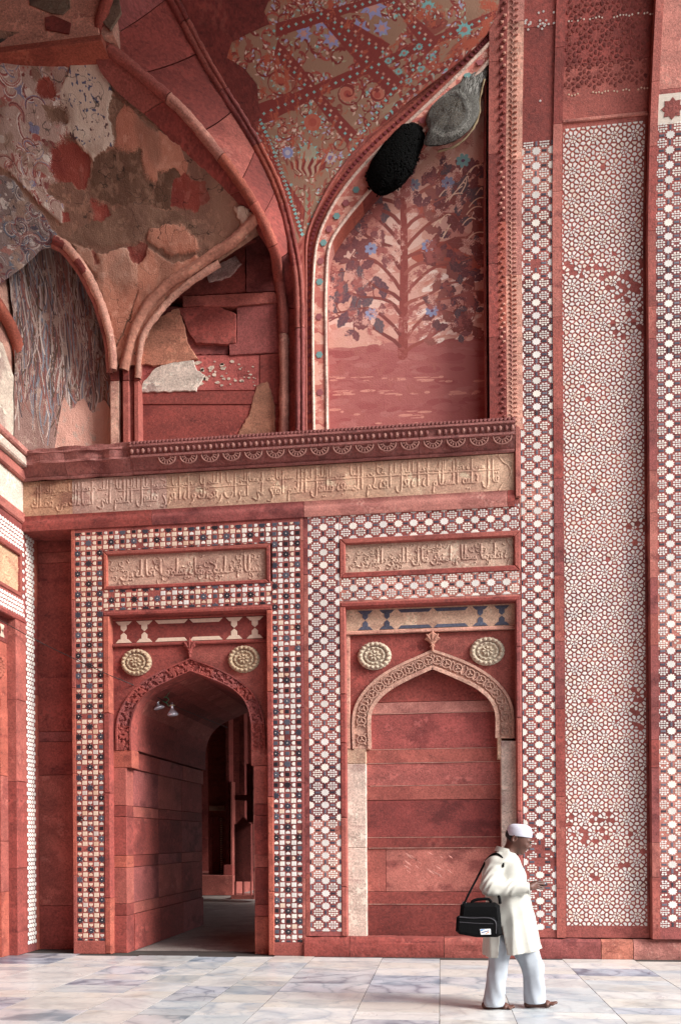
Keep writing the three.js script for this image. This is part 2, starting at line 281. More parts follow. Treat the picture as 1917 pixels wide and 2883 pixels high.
{
  const slabs = [];                                                    // strips running away from the wall, cut at uneven lengths
  let x = -0.02; const cols = []; while (x > XL - 0.4) { const w = rr(0.5, 0.95); cols.push([x - w, x]); x -= w; } x = -0.02; while (x < 6.5) { const w = rr(0.5, 1.0); cols.push([x, x + w]); x += w; }
  for (const [a, b] of cols) { let z = 0.28 + rr(-0.3, 0); while (z < 6.5) { const l = rr(0.26, 0.66); slabs.push([a, b, z, z + l]); z += l; } }
  for (const [a, b, z0, z1] of slabs) {
    const u = 0.003, dy = rr(-0.0006, 0.0008), g = new GB(), x0 = a + u, x1 = b - u, za = z0 + u, zb = z1 - u, c = 0.0003, jag = () => rr(-0.0015, 0.0015);
    const P = [[x0 + jag(), za + jag()], [x0 + jag(), zb + jag()], [x1 + jag(), zb + jag()], [x1 + jag(), za + jag()]], Q = [[P[0][0] + c, P[0][1] + c], [P[1][0] + c, P[1][1] - c], [P[2][0] - c, P[2][1] - c], [P[3][0] - c, P[3][1] + c]];
    const top = Q.map(([p, q]) => [p, dy, q]), e = P.map(([p, q]) => [p, dy - c, q]), bt = P.map(([p, q]) => [p, -0.02, q]);
    g.quad(...top); for (let i = 0; i < 4; i++) { const j = (i + 1) % 4; g.quad(e[i], e[j], top[j], top[i]); g.quad(bt[i], bt[j], e[j], e[i]); }
    if (rnd() < 0.5) { const s = rr(0.8, 1.2); for (let i = 0; i < g.uv.length; i += 2) { const t = g.uv[i]; g.uv[i] = g.uv[i + 1] * s; g.uv[i + 1] = -t * s; } }
    mesh('marble_slab', g.geo(), rnd() < 0.5 ? marble[pick([0, 0, 1, 2, 6, 8])] : pick(marble), floor);
  }
}

// ---------------------------------------------------------------- masonry helpers
// a column of blocks between y0 and y1
function stack(parent, name, x0, x1, y0, y1, zb, zf, mats, o = {}) {
  let y = y0; const gap = o.gap ?? 0.0025;
  const cuts = o.cuts ?? (() => { const c = []; let q = y0; while (q < y1 - 0.01) { let h = rr(o.h0 ?? 0.7, o.h1 ?? 1.5); if (y1 - q - h < 0.35) h = y1 - q; q = Math.min(y1, q + h); c.push(q); } return c; })();
  for (const c of cuts) {
    const sub = o.warp ? Math.max(1, Math.ceil((c - y) / 0.3)) : 1, m = typeof mats === 'function' ? pick(mats((y + c) / 2)) : Array.isArray(mats) ? pick(mats) : mats;
    if (sub === 1) mesh(name, prism(rp(x0, y + gap, x1, c - gap), zb, zf, o.b ?? 0.004, o.warp), m, parent);
    else { const g = new GB(); const ya = y + gap, yb = c - gap; for (let i = 0; i < sub; i++) { const a = lerp(ya, yb, i / sub), b = lerp(ya, yb, (i + 1) / sub); g.quad([x0, a, zf], [x1, a, zf], [x1, b, zf], [x0, b, zf]); g.quad([x0, a, zb], [x0, a, zf], [x0, b, zf], [x0, b, zb]); g.quad([x1, a, zf], [x1, a, zb], [x1, b, zb], [x1, b, zf]); } g.quad([x0, yb, zf], [x1, yb, zf], [x1, yb, zb], [x0, yb, zb]); g.quad([x0, ya, zb], [x1, ya, zb], [x1, ya, zf], [x0, ya, zf]); mesh(name, g.geo(true), m, parent); }
    y = c;
  }
}
// a rectangular ring moulding round rect r: band width w outside r, from zi (inner edge) to zo
function ring(parent, name, r, w, zb, zf, mat, sides = 'ltrb') {
  const b = w, o = { x0: r.x0 - b, x1: r.x1 + b, y0: r.y0 - b, y1: r.y1 + b }, bev = Math.min(0.012, w * 0.3);
  if (sides.includes('t')) mesh(name, prism([[o.x0, o.y1], [r.x0, r.y1], [r.x1, r.y1], [o.x1, o.y1]], zb, zf, bev), pick(mat), parent);
  if (sides.includes('b')) mesh(name, prism([[r.x0, r.y0], [o.x0, o.y0], [o.x1, o.y0], [r.x1, r.y0]], zb, zf, bev), pick(mat), parent);
  const yb = sides.includes('b') ? o.y0 : r.y0;
  if (sides.includes('l')) mesh(name, prism([[o.x0, o.y1], [o.x0, yb], [r.x0, r.y0], [r.x0, r.y1]], zb, zf, bev), pick(mat), parent);
  if (sides.includes('r')) mesh(name, prism([[r.x1, r.y1], [r.x1, r.y0], [o.x1, yb], [o.x1, o.y1]], zb, zf, bev), pick(mat), parent);
}
// relief panel from a canvas: raised where the canvas is light
function blurred(data, w, h, r) { const o = new Float32Array(w * h), t = new Float32Array(w * h); const K = 2 * r + 1; for (let y = 0; y < h; y++) for (let x = 0; x < w; x++) { let s = 0; for (let k = -r; k <= r; k++) s += data[y * w + clamp(x + k, 0, w - 1)]; t[y * w + x] = s / K; } for (let y = 0; y < h; y++) for (let x = 0; x < w; x++) { let s = 0; for (let k = -r; k <= r; k++) s += t[clamp(y + k, 0, h - 1) * w + x]; o[y * w + x] = s / K; } return o; }
function reliefGeo(r, canvas, nx, ny, z, h, noise = 0.002) {
  const w = canvas.width, ht = canvas.height, im = canvas.getContext('2d').getImageData(0, 0, w, ht).data, d = new Float32Array(w * ht); for (let i = 0; i < w * ht; i++) d[i] = im[i * 4] / 255; const b = blurred(d, w, ht, 1);
  const g = new THREE.PlaneGeometry(r.x1 - r.x0, r.y1 - r.y0, nx, ny), p = g.attributes.position, uv = g.attributes.uv;
  for (let i = 0; i < p.count; i++) {
    const u = uv.getX(i), v = uv.getY(i), x = Math.min(w - 1, Math.floor(u * w)), y = Math.min(ht - 1, Math.floor((1 - v) * ht));
    p.setXYZ(i, lerp(r.x0, r.x1, u), lerp(r.y0, r.y1, v), z + h * smooth(0.25, 0.75, b[y * w + x]) + noise * (fbm(u * 40, v * 10, 64, 3, 700) - 0.5));
    uv.setXY(i, lerp(r.x0, r.x1, u), lerp(r.y0, r.y1, v));
  }
  g.computeVertexNormals(); return g;
}
const newCanvas = (w, h, fill) => { const c = document.createElement('canvas'); c.width = w; c.height = h; const k = c.getContext('2d'); k.fillStyle = fill; k.fillRect(0, 0, w, h); return [c, k]; };

// ---------------------------------------------------------------- Arabic lettering drawn with a pen: x runs leftwards, baseline y = 0, alif height 1
const PEN = (() => {
  const dots = (n, x, y) => n === 1 ? [[x, y]] : n === 2 ? [[x - 0.07, y], [x + 0.07, y]] : [[x - 0.07, y], [x + 0.07, y], [x, y + 0.12]];
  const bowl = (x) => [[x, 0.12], [x + 0.02, -0.1], [x + 0.14, -0.24], [x + 0.32, -0.22], [x + 0.42, -0.02]];
  const tooth = (n, up) => (f) => f === 'i' || f === 'm' ? { w: 0.2, s: [[[0, 0], [0.07, 0.02], [0.08, 0.24], [0.1, 0.02], [0.2, 0]]], d: dots(n, 0.09, up ? 0.4 : -0.2) } : { w: 0.56, s: [[[0, f === 'f' ? 0 : 0.2], [0.06, 0], [0.3, -0.05], [0.48, 0], [0.54, 0.2]]], d: dots(n, 0.3, up ? 0.2 : -0.24) };
  const jim = (n, up) => (f) => f === 'i' || f === 'm' ? { w: 0.34, s: [[[0, 0], [0.1, 0.02], [0.02, 0.32], [0.3, 0.26]], [[0.3, 0.26], [0.1, 0.04], [0.34, 0]]], d: n ? dots(n, 0.16, up ? 0.46 : -0.16) : [] } : { w: 0.42, s: [[[0, 0.3], [0.3, 0.28], [0.08, 0.05], [0.04, -0.14], [0.18, -0.3], [0.4, -0.24]]], d: n ? dots(n, 0.2, up ? 0.46 : -0.1) : [] };
  const dal = (n) => () => ({ w: 0.26, s: [[[0.04, 0.34], [0.16, 0.16], [0.14, 0.0], [0.0, 0]]], d: n ? dots(1, 0.08, 0.5) : [], stop: 1 });
  const ra = (n) => () => ({ w: 0.2, s: [[[0, 0.12], [0.03, -0.02], [0.1, -0.16], [0.26, -0.24]]], d: n ? dots(1, 0.05, 0.3) : [], stop: 1 });
  const loop = (x, y, r) => Array.from({ length: 9 }, (_, i) => [x + r * Math.cos(i * Math.PI / 4 - 1.57), y + r * Math.sin(i * Math.PI / 4 - 1.57)]);
  const fa = (n) => (f) => f === 'i' || f === 'm' ? { w: 0.24, s: [[[0, 0], [0.24, 0]], loop(0.1, 0.13, 0.1)], d: dots(n, 0.1, 0.38) } : { w: n === 2 ? 0.55 : 0.6, s: [loop(0.08, 0.13, 0.1), n === 2 ? bowl(0.1) : [[0.1, 0.03], [0.3, -0.04], [0.55, 0.16]]], d: dots(n, 0.08, 0.38) };
  const sin = (n) => (f) => ({ w: f === 'i' || f === 'm' ? 0.42 : 0.72, s: [[[0, 0], [0.04, 0.2], [0.08, 0.02], [0.16, 0.02], [0.18, 0.2], [0.22, 0.02], [0.3, 0.02], [0.32, 0.2], [0.36, 0], [0.42, 0]], ...(f === 'i' || f === 'm' ? [] : [bowl(0.34)])], d: n ? dots(3, 0.2, 0.36) : [] });
  return {
    'ا': (f) => ({ w: 0.2, s: [f === 'f' ? [[0, 0], [0.1, 0.03], [0.1, 1]] : [[0.1, 1], [0.11, 0]]], d: [], stop: 1 }),
    'ل': (f) => f === 'i' || f === 'm' ? { w: 0.22, s: [[[0, 0], [0.1, 0.02]], [[0.1, 1], [0.1, 0.03], [0.22, 0]]], d: [] } : { w: 0.52, s: [[[0.1, 1], [0.1, 0.05], [0.14, -0.16], [0.28, -0.24], [0.42, -0.16], [0.46, 0.05]]], d: [] },
    'ب': tooth(1, false), 'ت': tooth(2, true), 'ث': tooth(3, true), 'ن': (f) => f === 'i' || f === 'm' ? tooth(1, true)(f) : { w: 0.5, s: [bowl(0.04)], d: dots(1, 0.26, 0.06) },
    'ي': (f) => f === 'i' || f === 'm' ? tooth(2, false)(f) : { w: 0.55, s: [[[0, 0.05], [0.1, 0.2], [0.2, 0.06], [0.08, -0.1], [0.2, -0.24], [0.5, -0.1]]], d: [] },
    'ح': jim(0), 'ج': jim(1, false), 'خ': jim(1, true), 'د': dal(0), 'ذ': dal(1), 'ر': ra(0), 'ز': ra(1), 'س': sin(0), 'ش': sin(3), 'ف': fa(1), 'ق': fa(2),
    'ص': (f) => ({ w: 0.5, s: [[[0, 0], [0.05, 0.2], [0.24, 0.22], [0.3, 0.05], [0.02, 0], [0.36, 0], [0.4, 0.12], [0.42, 0], [0.5, 0]]], d: [] }), 'ض': (f) => ({ w: 0.5, s: [[[0, 0], [0.05, 0.2], [0.24, 0.22], [0.3, 0.05], [0.02, 0], [0.36, 0], [0.4, 0.12], [0.42, 0], [0.5, 0]]], d: dots(1, 0.16, 0.4) }),
    'ع': (f) => f === 'i' ? { w: 0.3, s: [[[0.16, 0.36], [0.03, 0.28], [0.14, 0.14], [0.02, 0.05], [0.3, 0]]], d: [] } : { w: 0.28, s: [[[0, 0], [0.12, 0.04], [0.02, 0.24], [0.2, 0.24], [0.1, 0.04], [0.28, 0]]], d: [] },
    'ه': (f) => f === 'i' || f === 'm' ? { w: 0.3, s: [[[0, 0], [0.3, 0]], loop(0.1, 0.13, 0.12), loop(0.2, 0.08, 0.07)], d: [] } : { w: 0.26, s: [loop(0.12, 0.1, 0.11)], d: [] },
    'و': () => ({ w: 0.28, s: [loop(0.09, 0.12, 0.1), [[0.1, 0.03], [0.1, -0.1], [0.3, -0.22]]], d: [], stop: 1 }),
    'م': (f) => f === 'i' || f === 'm' ? { w: 0.24, s: [[[0, 0], [0.24, 0]], loop(0.1, 0.05, 0.09)], d: [] } : { w: 0.26, s: [loop(0.1, 0.06, 0.09), [[0.16, 0], [0.2, -0.1], [0.2, -0.32]]], d: [] },
    'ك': (f) => f === 'i' || f === 'm' ? { w: 0.4, s: [[[0, 0], [0.34, 0.02], [0.06, 0.42], [0.44, 0.66]], [[0.3, 0], [0.4, 0]]], d: [] } : { w: 0.5, s: [[[0.08, 0.9], [0.08, 0.06], [0.16, 0], [0.42, 0], [0.48, 0.14]], [[0.34, 0.36], [0.24, 0.28], [0.34, 0.22], [0.22, 0.14]]], d: [] },
  };
})();
function layoutText(text) {
  const out = []; let x = 0;
  for (const word of text.split(' ')) {
    let joined = false;
    [...word].forEach((ch, i, all) => {
      const last = i === all.length - 1, noJoin = 'اذدرزو'.includes(ch), f = joined ? (last || noJoin ? 'f' : 'm') : (last || noJoin ? 'o' : 'i'), L = (PEN[ch] ?? PEN['ا'])(f);
      out.push({ x, L }); x += L.w; joined = !noJoin && !last; if (!joined) x += 0.05;
    });
    x += 0.12;
  }
  return { out, width: x };
}
function writeText(k, text, right, base, unit, width, pen) {           // right edge and baseline in canvas pixels
  const { out, width: w } = layoutText(text), sx = width / w; k.lineWidth = pen; k.lineCap = 'butt'; k.lineJoin = 'round'; k.strokeStyle = k.fillStyle = '#fff';
  for (const { x, L } of out) {
    const P = ([a, b]) => [right - (x + a) * sx, base - b * unit];
    for (const s of L.s) {
      const q = s.map(P); k.beginPath(); k.moveTo(...q[0]);
      for (let i = 1; i < q.length - 1; i++) k.quadraticCurveTo(q[i][0], q[i][1], (q[i][0] + q[i + 1][0]) / 2, (q[i][1] + q[i + 1][1]) / 2);
      k.lineTo(...q[q.length - 1]); k.stroke();
    }
    for (const d of L.d) { const [a, b] = P(d), r = pen * 0.62; k.beginPath(); k.moveTo(a, b - r); k.lineTo(a + r, b); k.lineTo(a, b + r); k.lineTo(a - r, b); k.fill(); }
  }
}
function scrolls(k, w, h, n, pen) {                                    // thin vine scrolls behind the letters
  k.strokeStyle = k.fillStyle = '#aaa'; k.lineWidth = pen;
  for (let i = 0; i < n; i++) { const x = rr(0, w), y = rr(0.1 * h, 0.9 * h), R = rr(0.06, 0.13) * h, a0 = rr(0, 6.3); k.beginPath(); for (let t = 0; t < 14; t++) { const a = a0 + t * 0.42, r = R * (1 - t / 16); const px = x + r * Math.cos(a), py = y + r * Math.sin(a); t ? k.lineTo(px, py) : k.moveTo(px, py); } k.stroke(); k.beginPath(); k.ellipse(x + R * Math.cos(a0), y + R * Math.sin(a0), pen * 1.6, pen * 0.9, a0, 0, 6.3); k.fill(); }
}
// carved stone rosette in concentric rings of petals
function rosette(parent, cx, cy, z, rx, ky, mat) {
  const prof = [[0, 0.05], [0.2, 0.055], [0.3, 0.03], [0.42, 0.03], [0.5, 0.045], [0.6, 0.045], [0.66, 0.02], [0.74, 0.045], [0.86, 0.05], [0.95, 0.035], [1, 0]].map(([r, h]) => new THREE.Vector2(r * rx, h * rx / 0.24));
  const g = new THREE.LatheGeometry(prof.slice().reverse(), 40).rotateX(Math.PI / 2).scale(1, ky, 1);
  const m = mesh('rosette', g, mat, parent, new THREE.Vector3(cx, cy, z)), bead = new THREE.SphereGeometry(1, 8, 5);
  const put = (n, R, a, b, h, off = 0, hz = 0.05) => { for (let i = 0; i < n; i++) { const t = off + 2 * Math.PI * i / n; const gg = bead.clone().scale(a * rx, b * rx, h * rx).rotateZ(t).translate(R * rx * Math.cos(t), R * rx * Math.sin(t), hz * rx / 0.24).scale(1, ky, 1); mesh('petal', gg, mat, m); } };
  put(18, 0.83, 0.13, 0.12, 0.1, 0, 0.042); put(12, 0.55, 0.085, 0.1, 0.1, 0.2, 0.038); put(8, 0.25, 0.14, 0.085, 0.12, 0.1, 0.045); put(1, 0, 0.09, 0.09, 0.14, 0, 0.05); put(26, 0.965, 0.05, 0.09, 0.07, 0, 0.016);
  return m;
}

// ---------------------------------------------------------------- doorway bay
const Z1 = -0.13;                                                      // face inside the door and niche frames
{
  const bay = thing('doorway_wall', 'red sandstone wall bay with dark passage doorway and black and cream star inlay border', 'wall');
  const yTop = Y(525, 1462), yMos1 = Y(525, 1485), yMos0 = Y(525, 2650), xo0 = X(205, 2100), xo1 = X(857, 2100);
  const sx0 = X(215, 2000), sx1 = X(292, 2000), rx0 = X(770, 2000), rx1 = X(847, 2000);
  const b1 = [Y(525, 1541), Y(525, 1485)], pan = rect(303, 1553, 750, 1641), b2 = [Y(525, 1712), Y(525, 1651)], fTop = Y(525, 1726), open0 = X(310, 2000), open1 = X(752, 2000);
  // backing stones
  const back = [strapRed, strapRed, strapDark, RED[5]];
  stack(bay, 'stone_block', xo0, sx0 - 0.004, 0, yTop, -0.4, 0.004, REDMID); stack(bay, 'inlay_slab', sx0 - 0.004, sx1 + 0.004, 0, yTop, -0.4, 0, back, { h0: 0.9, h1: 1.7, b: 0 });
  stack(bay, 'stone_block', rx1 + 0.004, xo1, 0, yTop, -0.4, 0.004, [RED[0], RED[2], RED[5]]); stack(bay, 'inlay_slab', rx0 - 0.004, rx1 + 0.004, 0, yTop, -0.4, 0, back, { h0: 0.9, h1: 1.7, b: 0 });
  stack(bay, 'jamb_stone', sx1 + 0.004, open0, 0, fTop, -0.4, 0.012, REDMID, { b: 0.012 }); stack(bay, 'jamb_stone', open1, rx0 - 0.004, 0, fTop, -0.4, 0.012, REDMID, { b: 0.012 });
  mesh('inlay_slab', prism(rp(sx1 + 0.004, b1[0], rx0 - 0.004, yTop), -0.4, 0, 0), strapRed, bay);
  mesh('inlay_slab', prism(rp(sx1 + 0.004, fTop, rx0 - 0.004, b2[1] + 0.02), -0.4, 0, 0), strapRed, bay);
  mesh('wall_core', prism(rp(sx1 + 0.004, b2[1], rx0 - 0.004, b1[0]), -0.4, -0.06, 0), RED[1], bay);
  // little bases left and right of the strips, slightly proud
  for (const [a, b] of [[xo0, sx1 + 0.01], [rx0 - 0.02, xo1]]) mesh('base_stone', prism(rp(a, 0, b, yMos0 - 0.01), -0.3, 0.009, 0.006), pick(REDMID), bay);
  ring(bay, 'panel_frame', pan, 0.055, -0.06, 0.014, REDMID);
  mesh('frame_lintel', prism(rp(open0 - 0.08, fTop - 0.005, open1 + 0.08, fTop + 0.055), -0.35, 0.014, 0.014), RED[1], bay);
  // inlay
  const ax = 0.1625, ay = 0.144, inl = new Inlay(bay), vs = { x0: sx0, x1: sx1, y0: yMos0, y1: yMos1 }, vr = { x0: rx0, x1: rx1, y0: yMos0, y1: yMos1 }, ox = (sx0 + sx1) / 2, n = Math.round(((rx0 + rx1) / 2 - ox) / ax), ax2 = ((rx0 + rx1) / 2 - ox) / n;
  starSquareInlay(inl, [vs], ox, yMos1 - ay * 1.05, ax, ay); starSquareInlay(inl, [vr], (rx0 + rx1) / 2, yMos1 - ay * 1.05, ax, ay);
  starSquareInlay(inl, [{ x0: sx1 + 0.01, x1: rx0 - 0.01, y0: b1[0] + 0.005, y1: b1[1] }], ox, yMos1 - ay * 1.05, ax2, ay * 0.93);
  starSquareInlay(inl, [{ x0: sx1 + 0.01, x1: rx0 - 0.01, y0: b2[0] + 0.01, y1: b2[1] - 0.005 }], ox, (b2[0] + b2[1]) / 2, ax2, ay * 0.98);
  inl.finish();
  // carved panel with lettering
  { const [c, k] = newCanvas(1400, 280, '#000'); scrolls(k, 1400, 280, 70, 5); writeText(k, 'سلام عليكم فادخلوها خالدين', 1340, 195, 150, 1270, 15); mesh('lettered_panel', reliefGeo(pan, c, 460, 92, -0.035, 0.010), stone(srgb(204, 164, 144), 0), bay); }
  // header with pale star inlay
  const hd = rect(322, 1743, 746, 1804, Z1), face0 = X(312, 1900, Z1), face1 = X(762, 1900, Z1), yHead = hd.y1 + 0.07, spr = Y(535, 2112, Z1);
  mesh('header_stone', prism(rp(face0, hd.y0 - 0.01, face1, fTop + 0.03), -0.4, Z1, 0.003), RED[3], bay);
  mesh('header_moulding', prism(rp(face0, hd.y1 + 0.012, face1, yHead), Z1, Z1 + 0.03, 0.012), RED[1], bay); mesh('header_moulding', prism(rp(face0, hd.y0 - 0.06, face1, hd.y0 - 0.012), Z1, Z1 + 0.03, 0.012), RED[1], bay);
  headerInlay(bay, hd, Z1, tileC[0], false);
  // pointed arch: outlines in photo pixels on the plane of the inner face
  const inner = pxCurve([[370, 2112, Z1], [371, 2040, Z1], [388, 1985, Z1], [425, 1945, Z1], [480, 1917, Z1], [536, 1891, Z1]], 22), innerR = pxCurve([[536, 1891, Z1], [598, 1914, Z1], [655, 1941, Z1], [690, 1978, Z1], [705, 2030, Z1], [707, 2112, Z1]], 22);
  const outer = pxCurve([[328, 2112, Z1], [330, 2030, Z1], [352, 1975, Z1], [395, 1925, Z1], [460, 1886, Z1], [536, 1853, Z1]], 22), outerR = pxCurve([[536, 1853, Z1], [610, 1880, Z1], [680, 1920, Z1], [722, 1965, Z1], [744, 2030, Z1], [748, 2112, Z1]], 22);
  const xy = (a) => a.map((p) => [p[0], p[1]]), yS = hd.y0 - 0.06, apexX = outer.at(-1)[0];
  mesh('spandrel', prism([[face0, yS], [face0, outer[0][1]], ...xy(outer), [apexX, yS]], -0.4, Z1 - 0.012, 0.002), RED[1], bay);
  mesh('spandrel', prism([[apexX, yS], ...xy(outerR), [face1, outerR.at(-1)[1]], [face1, yS]], -0.4, Z1 - 0.012, 0.002), RED[0], bay);
  archBand(bay, outer, inner, Z1, 'l'); archBand(bay, outerR, innerR, Z1, 'r');
  finial(bay, apexX, outer.at(-1)[1], Z1 + 0.005, 0.17, 0.27, RED[1]);
  for (const [px, py] of [[385, 1865], [687, 1856]]) { const p = W(px, py, Z1); rosette(bay, p.x, p.y, Z1 - 0.008, 0.225, 0.84, stone(srgb(214, 186, 154), 1)); }
  // jambs below the spring of the arch
  const pL = X(357, 2300, Z1), pR = X(716, 2300, Z1), cuts = [2680, 2578, 2545, 2443, 2409, 2300, 2268, 2162, 2112].map((y) => Y(340, y, Z1)), jm = [RED[1], RED[3], RED[0], RED[4], RED[1], RED[3], RED[0], PALEPINK];
  cuts.push(spr);
  for (let i = 0; i < 8; i++) mesh('jamb_block', prism(rp(face0, i ? cuts[i] + 0.003 : 0, i === 7 ? X(372, 2112, Z1) : pL, cuts[i + 1] - 0.002), -0.4, Z1 + (i === 0 ? 0.012 : 0), 0.006), i === 7 ? RED[4] : jm[i], bay);
  for (let i = 0; i < 8; i++) mesh('jamb_block', prism(rp(i === 7 ? X(707, 2112, Z1) : pR, i ? cuts[i] + 0.003 : 0, face1 - 0.05, cuts[i + 1] - 0.002), -0.4, Z1 + (i === 0 ? 0.012 : 0), 0.006), i === 7 ? RED[0] : jm[(i + 3) % 7], bay);
  // passage through the wall: left side in courses, right side, pointed vault
  const depth = -3.95, zs = [-0.13, -1.5, -2.7, depth];
  const side = (x, dir) => { for (let i = 0; i < 8; i++) { const y0 = i ? cuts[i] : 0, y1 = cuts[i + 1], off = i === 7 ? 0.03 : i === 0 ? 0.02 : 0; for (let k = 0; k < 3; k++) { const za = zs[k] - (k ? 0.002 : (0.27)), zb = zs[k + 1] + 0.002, g = prismX(rp(Math.min(za, zb), y0 + 0.003, Math.max(za, zb), y1 - 0.003), -0.25, off, 0.005); if (dir < 0) g.scale(-1, 1, 1); if (dir < 0) { const ix = g.attributes.position.array, nn = g.attributes.normal.array; for (let t = 0; t < ix.length; t += 9) for (let q = 0; q < 3; q++) { [ix[t + 3 + q], ix[t + 6 + q]] = [ix[t + 6 + q], ix[t + 3 + q]]; [nn[t + 3 + q], nn[t + 6 + q]] = [nn[t + 6 + q], nn[t + 3 + q]]; } } g.translate(x, 0, 0); mesh('passage_stone', g, [RED[1], RED[3], RED[5], RED[0]][(i * 3 + k) % 4], bay); } } };
  side(pL, 1); side(pR + 0.02, -1);
  const prof = [...xy(inner), ...xy(innerR).slice(1)];
  for (let s = 0; s < 12; s++) for (let k = 0; k < 2; k++) {
    const a = Math.round(s * (prof.length - 1) / 12), b = Math.round((s + 1) * (prof.length - 1) / 12), g = new GB(), z0 = k ? -2.1 : -0.38, z1 = k ? depth : -2.096, sc = k ? 1 : 1;
    for (let i = a; i < b; i++) g.quad([prof[i][0], prof[i][1] + 0.02, z0], [prof[i + 1][0], prof[i + 1][1] + 0.02, z0], [prof[i + 1][0], prof[i + 1][1] + 0.02, z1], [prof[i][0], prof[i][1] + 0.02, z1]);
    mesh('vault_stone', g.geo(), [RED[3], RED[1], RED[0]][s % 3], bay);
  }
  // massive wall either side of and over the passage
  const coreTop = 7.6; mesh('wall_core', box(XL - 0.3, pL - 0.2, 0, coreTop, depth, -0.45, 0), RED[3], bay); mesh('wall_core', box(pR + 0.2, 6.5, 0, coreTop, depth, -0.45, 0), RED[3], bay); mesh('wall_core', box(pL - 0.2, pR + 0.2, inner.at(-1)[1] + 0.05, coreTop, depth, -0.41, 0), RED[3], bay);
  // haunches between vault and core
  mesh('wall_core', prism([[pL - 0.25, spr], ...xy(inner).map(([x, y]) => [x, y + 0.03]), [inner.at(-1)[0], inner.at(-1)[1] + 0.2], [pL - 0.25, inner.at(-1)[1] + 0.2]], depth, -0.395, 0), RED[3], bay);
  mesh('wall_core', prism([[innerR[0][0], innerR[0][1] + 0.2], ...xy(innerR).map(([x, y]) => [x, y + 0.03]), [pR + 0.25, spr], [pR + 0.25, innerR[0][1] + 0.2]], depth, -0.395, 0), RED[3], bay);
}
function headerInlay(parent, r, z, mat, dark) {                        // frieze: eight-pointed stars and long cartouches left in reserve by inlaid pieces
  const h = r.y1 - r.y0, t = h * 0.17, x = (u) => lerp(r.x0, r.x1, u), put = (p, top) => mesh('inlay_piece', prism(top ? p : p.map(([a, b]) => [a, r.y0 + r.y1 - b]), z, z + 0.007, 0.002), mat, parent);
  const knots = [0.065, 0.205, 0.80, 0.935], hw = h * 0.23;
  for (const top of [true, false]) {
    for (const u of knots) { const c = x(u), a = c - hw * 1.7, b = c + hw * 1.7; put([[a, r.y1], [a + t, r.y1 - t], [c - hw * 0.62, r.y1 - t], [c - hw * 0.62, r.y1 - h * 0.36], [c, r.y1 - h * 0.485], [c + hw * 0.62, r.y1 - h * 0.36], [c + hw * 0.62, r.y1 - t], [b - t, r.y1 - t], [b, r.y1]], top); }
    for (const [u0, u1] of [[0.275, 0.495], [0.505, 0.725]]) put([[x(u0), r.y1], [x(u0) + t, r.y1 - t], [x(u1) - t, r.y1 - t], [x(u1), r.y1]], top);
  }
}
function finial(parent, x, y, z, w, h, mat) {                          // palmette on the point of the arch
  const pts = [[0, 0], [0.12, 0.04], [0.16, 0.2], [0.3, 0.24], [0.16, 0.34], [0.5, 0.52], [0.9, 0.62], [0.62, 0.74], [0.45, 0.86], [0.22, 0.92], [0, 1.06]], full = [...pts.map(([a, b]) => [x + a * w * 0.6, y + b * h]), ...pts.slice(1, -1).reverse().map(([a, b]) => [x - a * w * 0.6, y + b * h])];
  const m = mesh('finial', prism(full, z - 0.02, z + 0.035, 0.012), mat, parent);
  for (const s of [-1, 0, 1]) mesh('leaf', new THREE.SphereGeometry(1, 8, 6).scale(0.018, 0.06, 0.014).rotateZ(-s * 0.6).translate(x + s * 0.05, y + h * 0.68, z + 0.035), mat, m);
}
function archBand(parent, outer, inner, z, sideName) {                 // carved arch band: voussoirs with a fillet on each edge and worn scrollwork
  const n = outer.length - 1, segs = 5;
  for (let s = 0; s < segs; s++) {
    const a = Math.round(s * n / segs), b = Math.round((s + 1) * n / segs), g = new GB(), cols = 30, along = (b - a) * 12, pt = (i, k) => { const t = a + (b - a) * i / along, i0 = Math.min(n - 1, Math.floor(t)), f = t - i0, u = k / cols, o = [lerp(outer[i0][0], outer[i0 + 1][0], f), lerp(outer[i0][1], outer[i0 + 1][1], f)], q = [lerp(inner[i0][0], inner[i0 + 1][0], f), lerp(inner[i0][1], inner[i0 + 1][1], f)], x = lerp(o[0], q[0], u), y = lerp(o[1], q[1], u); const ed = Math.min(u, 1 - u), carve = ed > 0.13 ? 0.022 * smooth(0.45, 0.58, fbm(x * 30, y * 30, 1024, 2, 820)) - 0.012 : 0.016; return [x, y, z + (u > 0.985 ? -0.03 : carve)]; };
    for (let i = 0; i < along; i++) for (let k = 0; k < cols; k++) g.quad(pt(i, k), pt(i, k + 1), pt(i + 1, k + 1), pt(i + 1, k));
    if (outer[n][0] !== outer[0][0]) { const gg = g.geo(), m = mesh('carved_arch_stone', gg, [RED[1], RED[5]][s % 2], parent); }
  }
  const ip = inner.map(([x, y]) => [x, y]); for (let s = 0; s < 2; s++) { const h = ip.length >> 1, seg = s ? ip.slice(h) : ip.slice(0, h + 1), g = new GB(); for (let i = 0; i + 1 < seg.length; i++) g.quad([...seg[i], z - 0.27], [...seg[i + 1], z - 0.27], [...seg[i + 1], z + 0.016], [...seg[i], z + 0.016]); mesh('arch_soffit', g.geo(), RED[1], parent); }
}

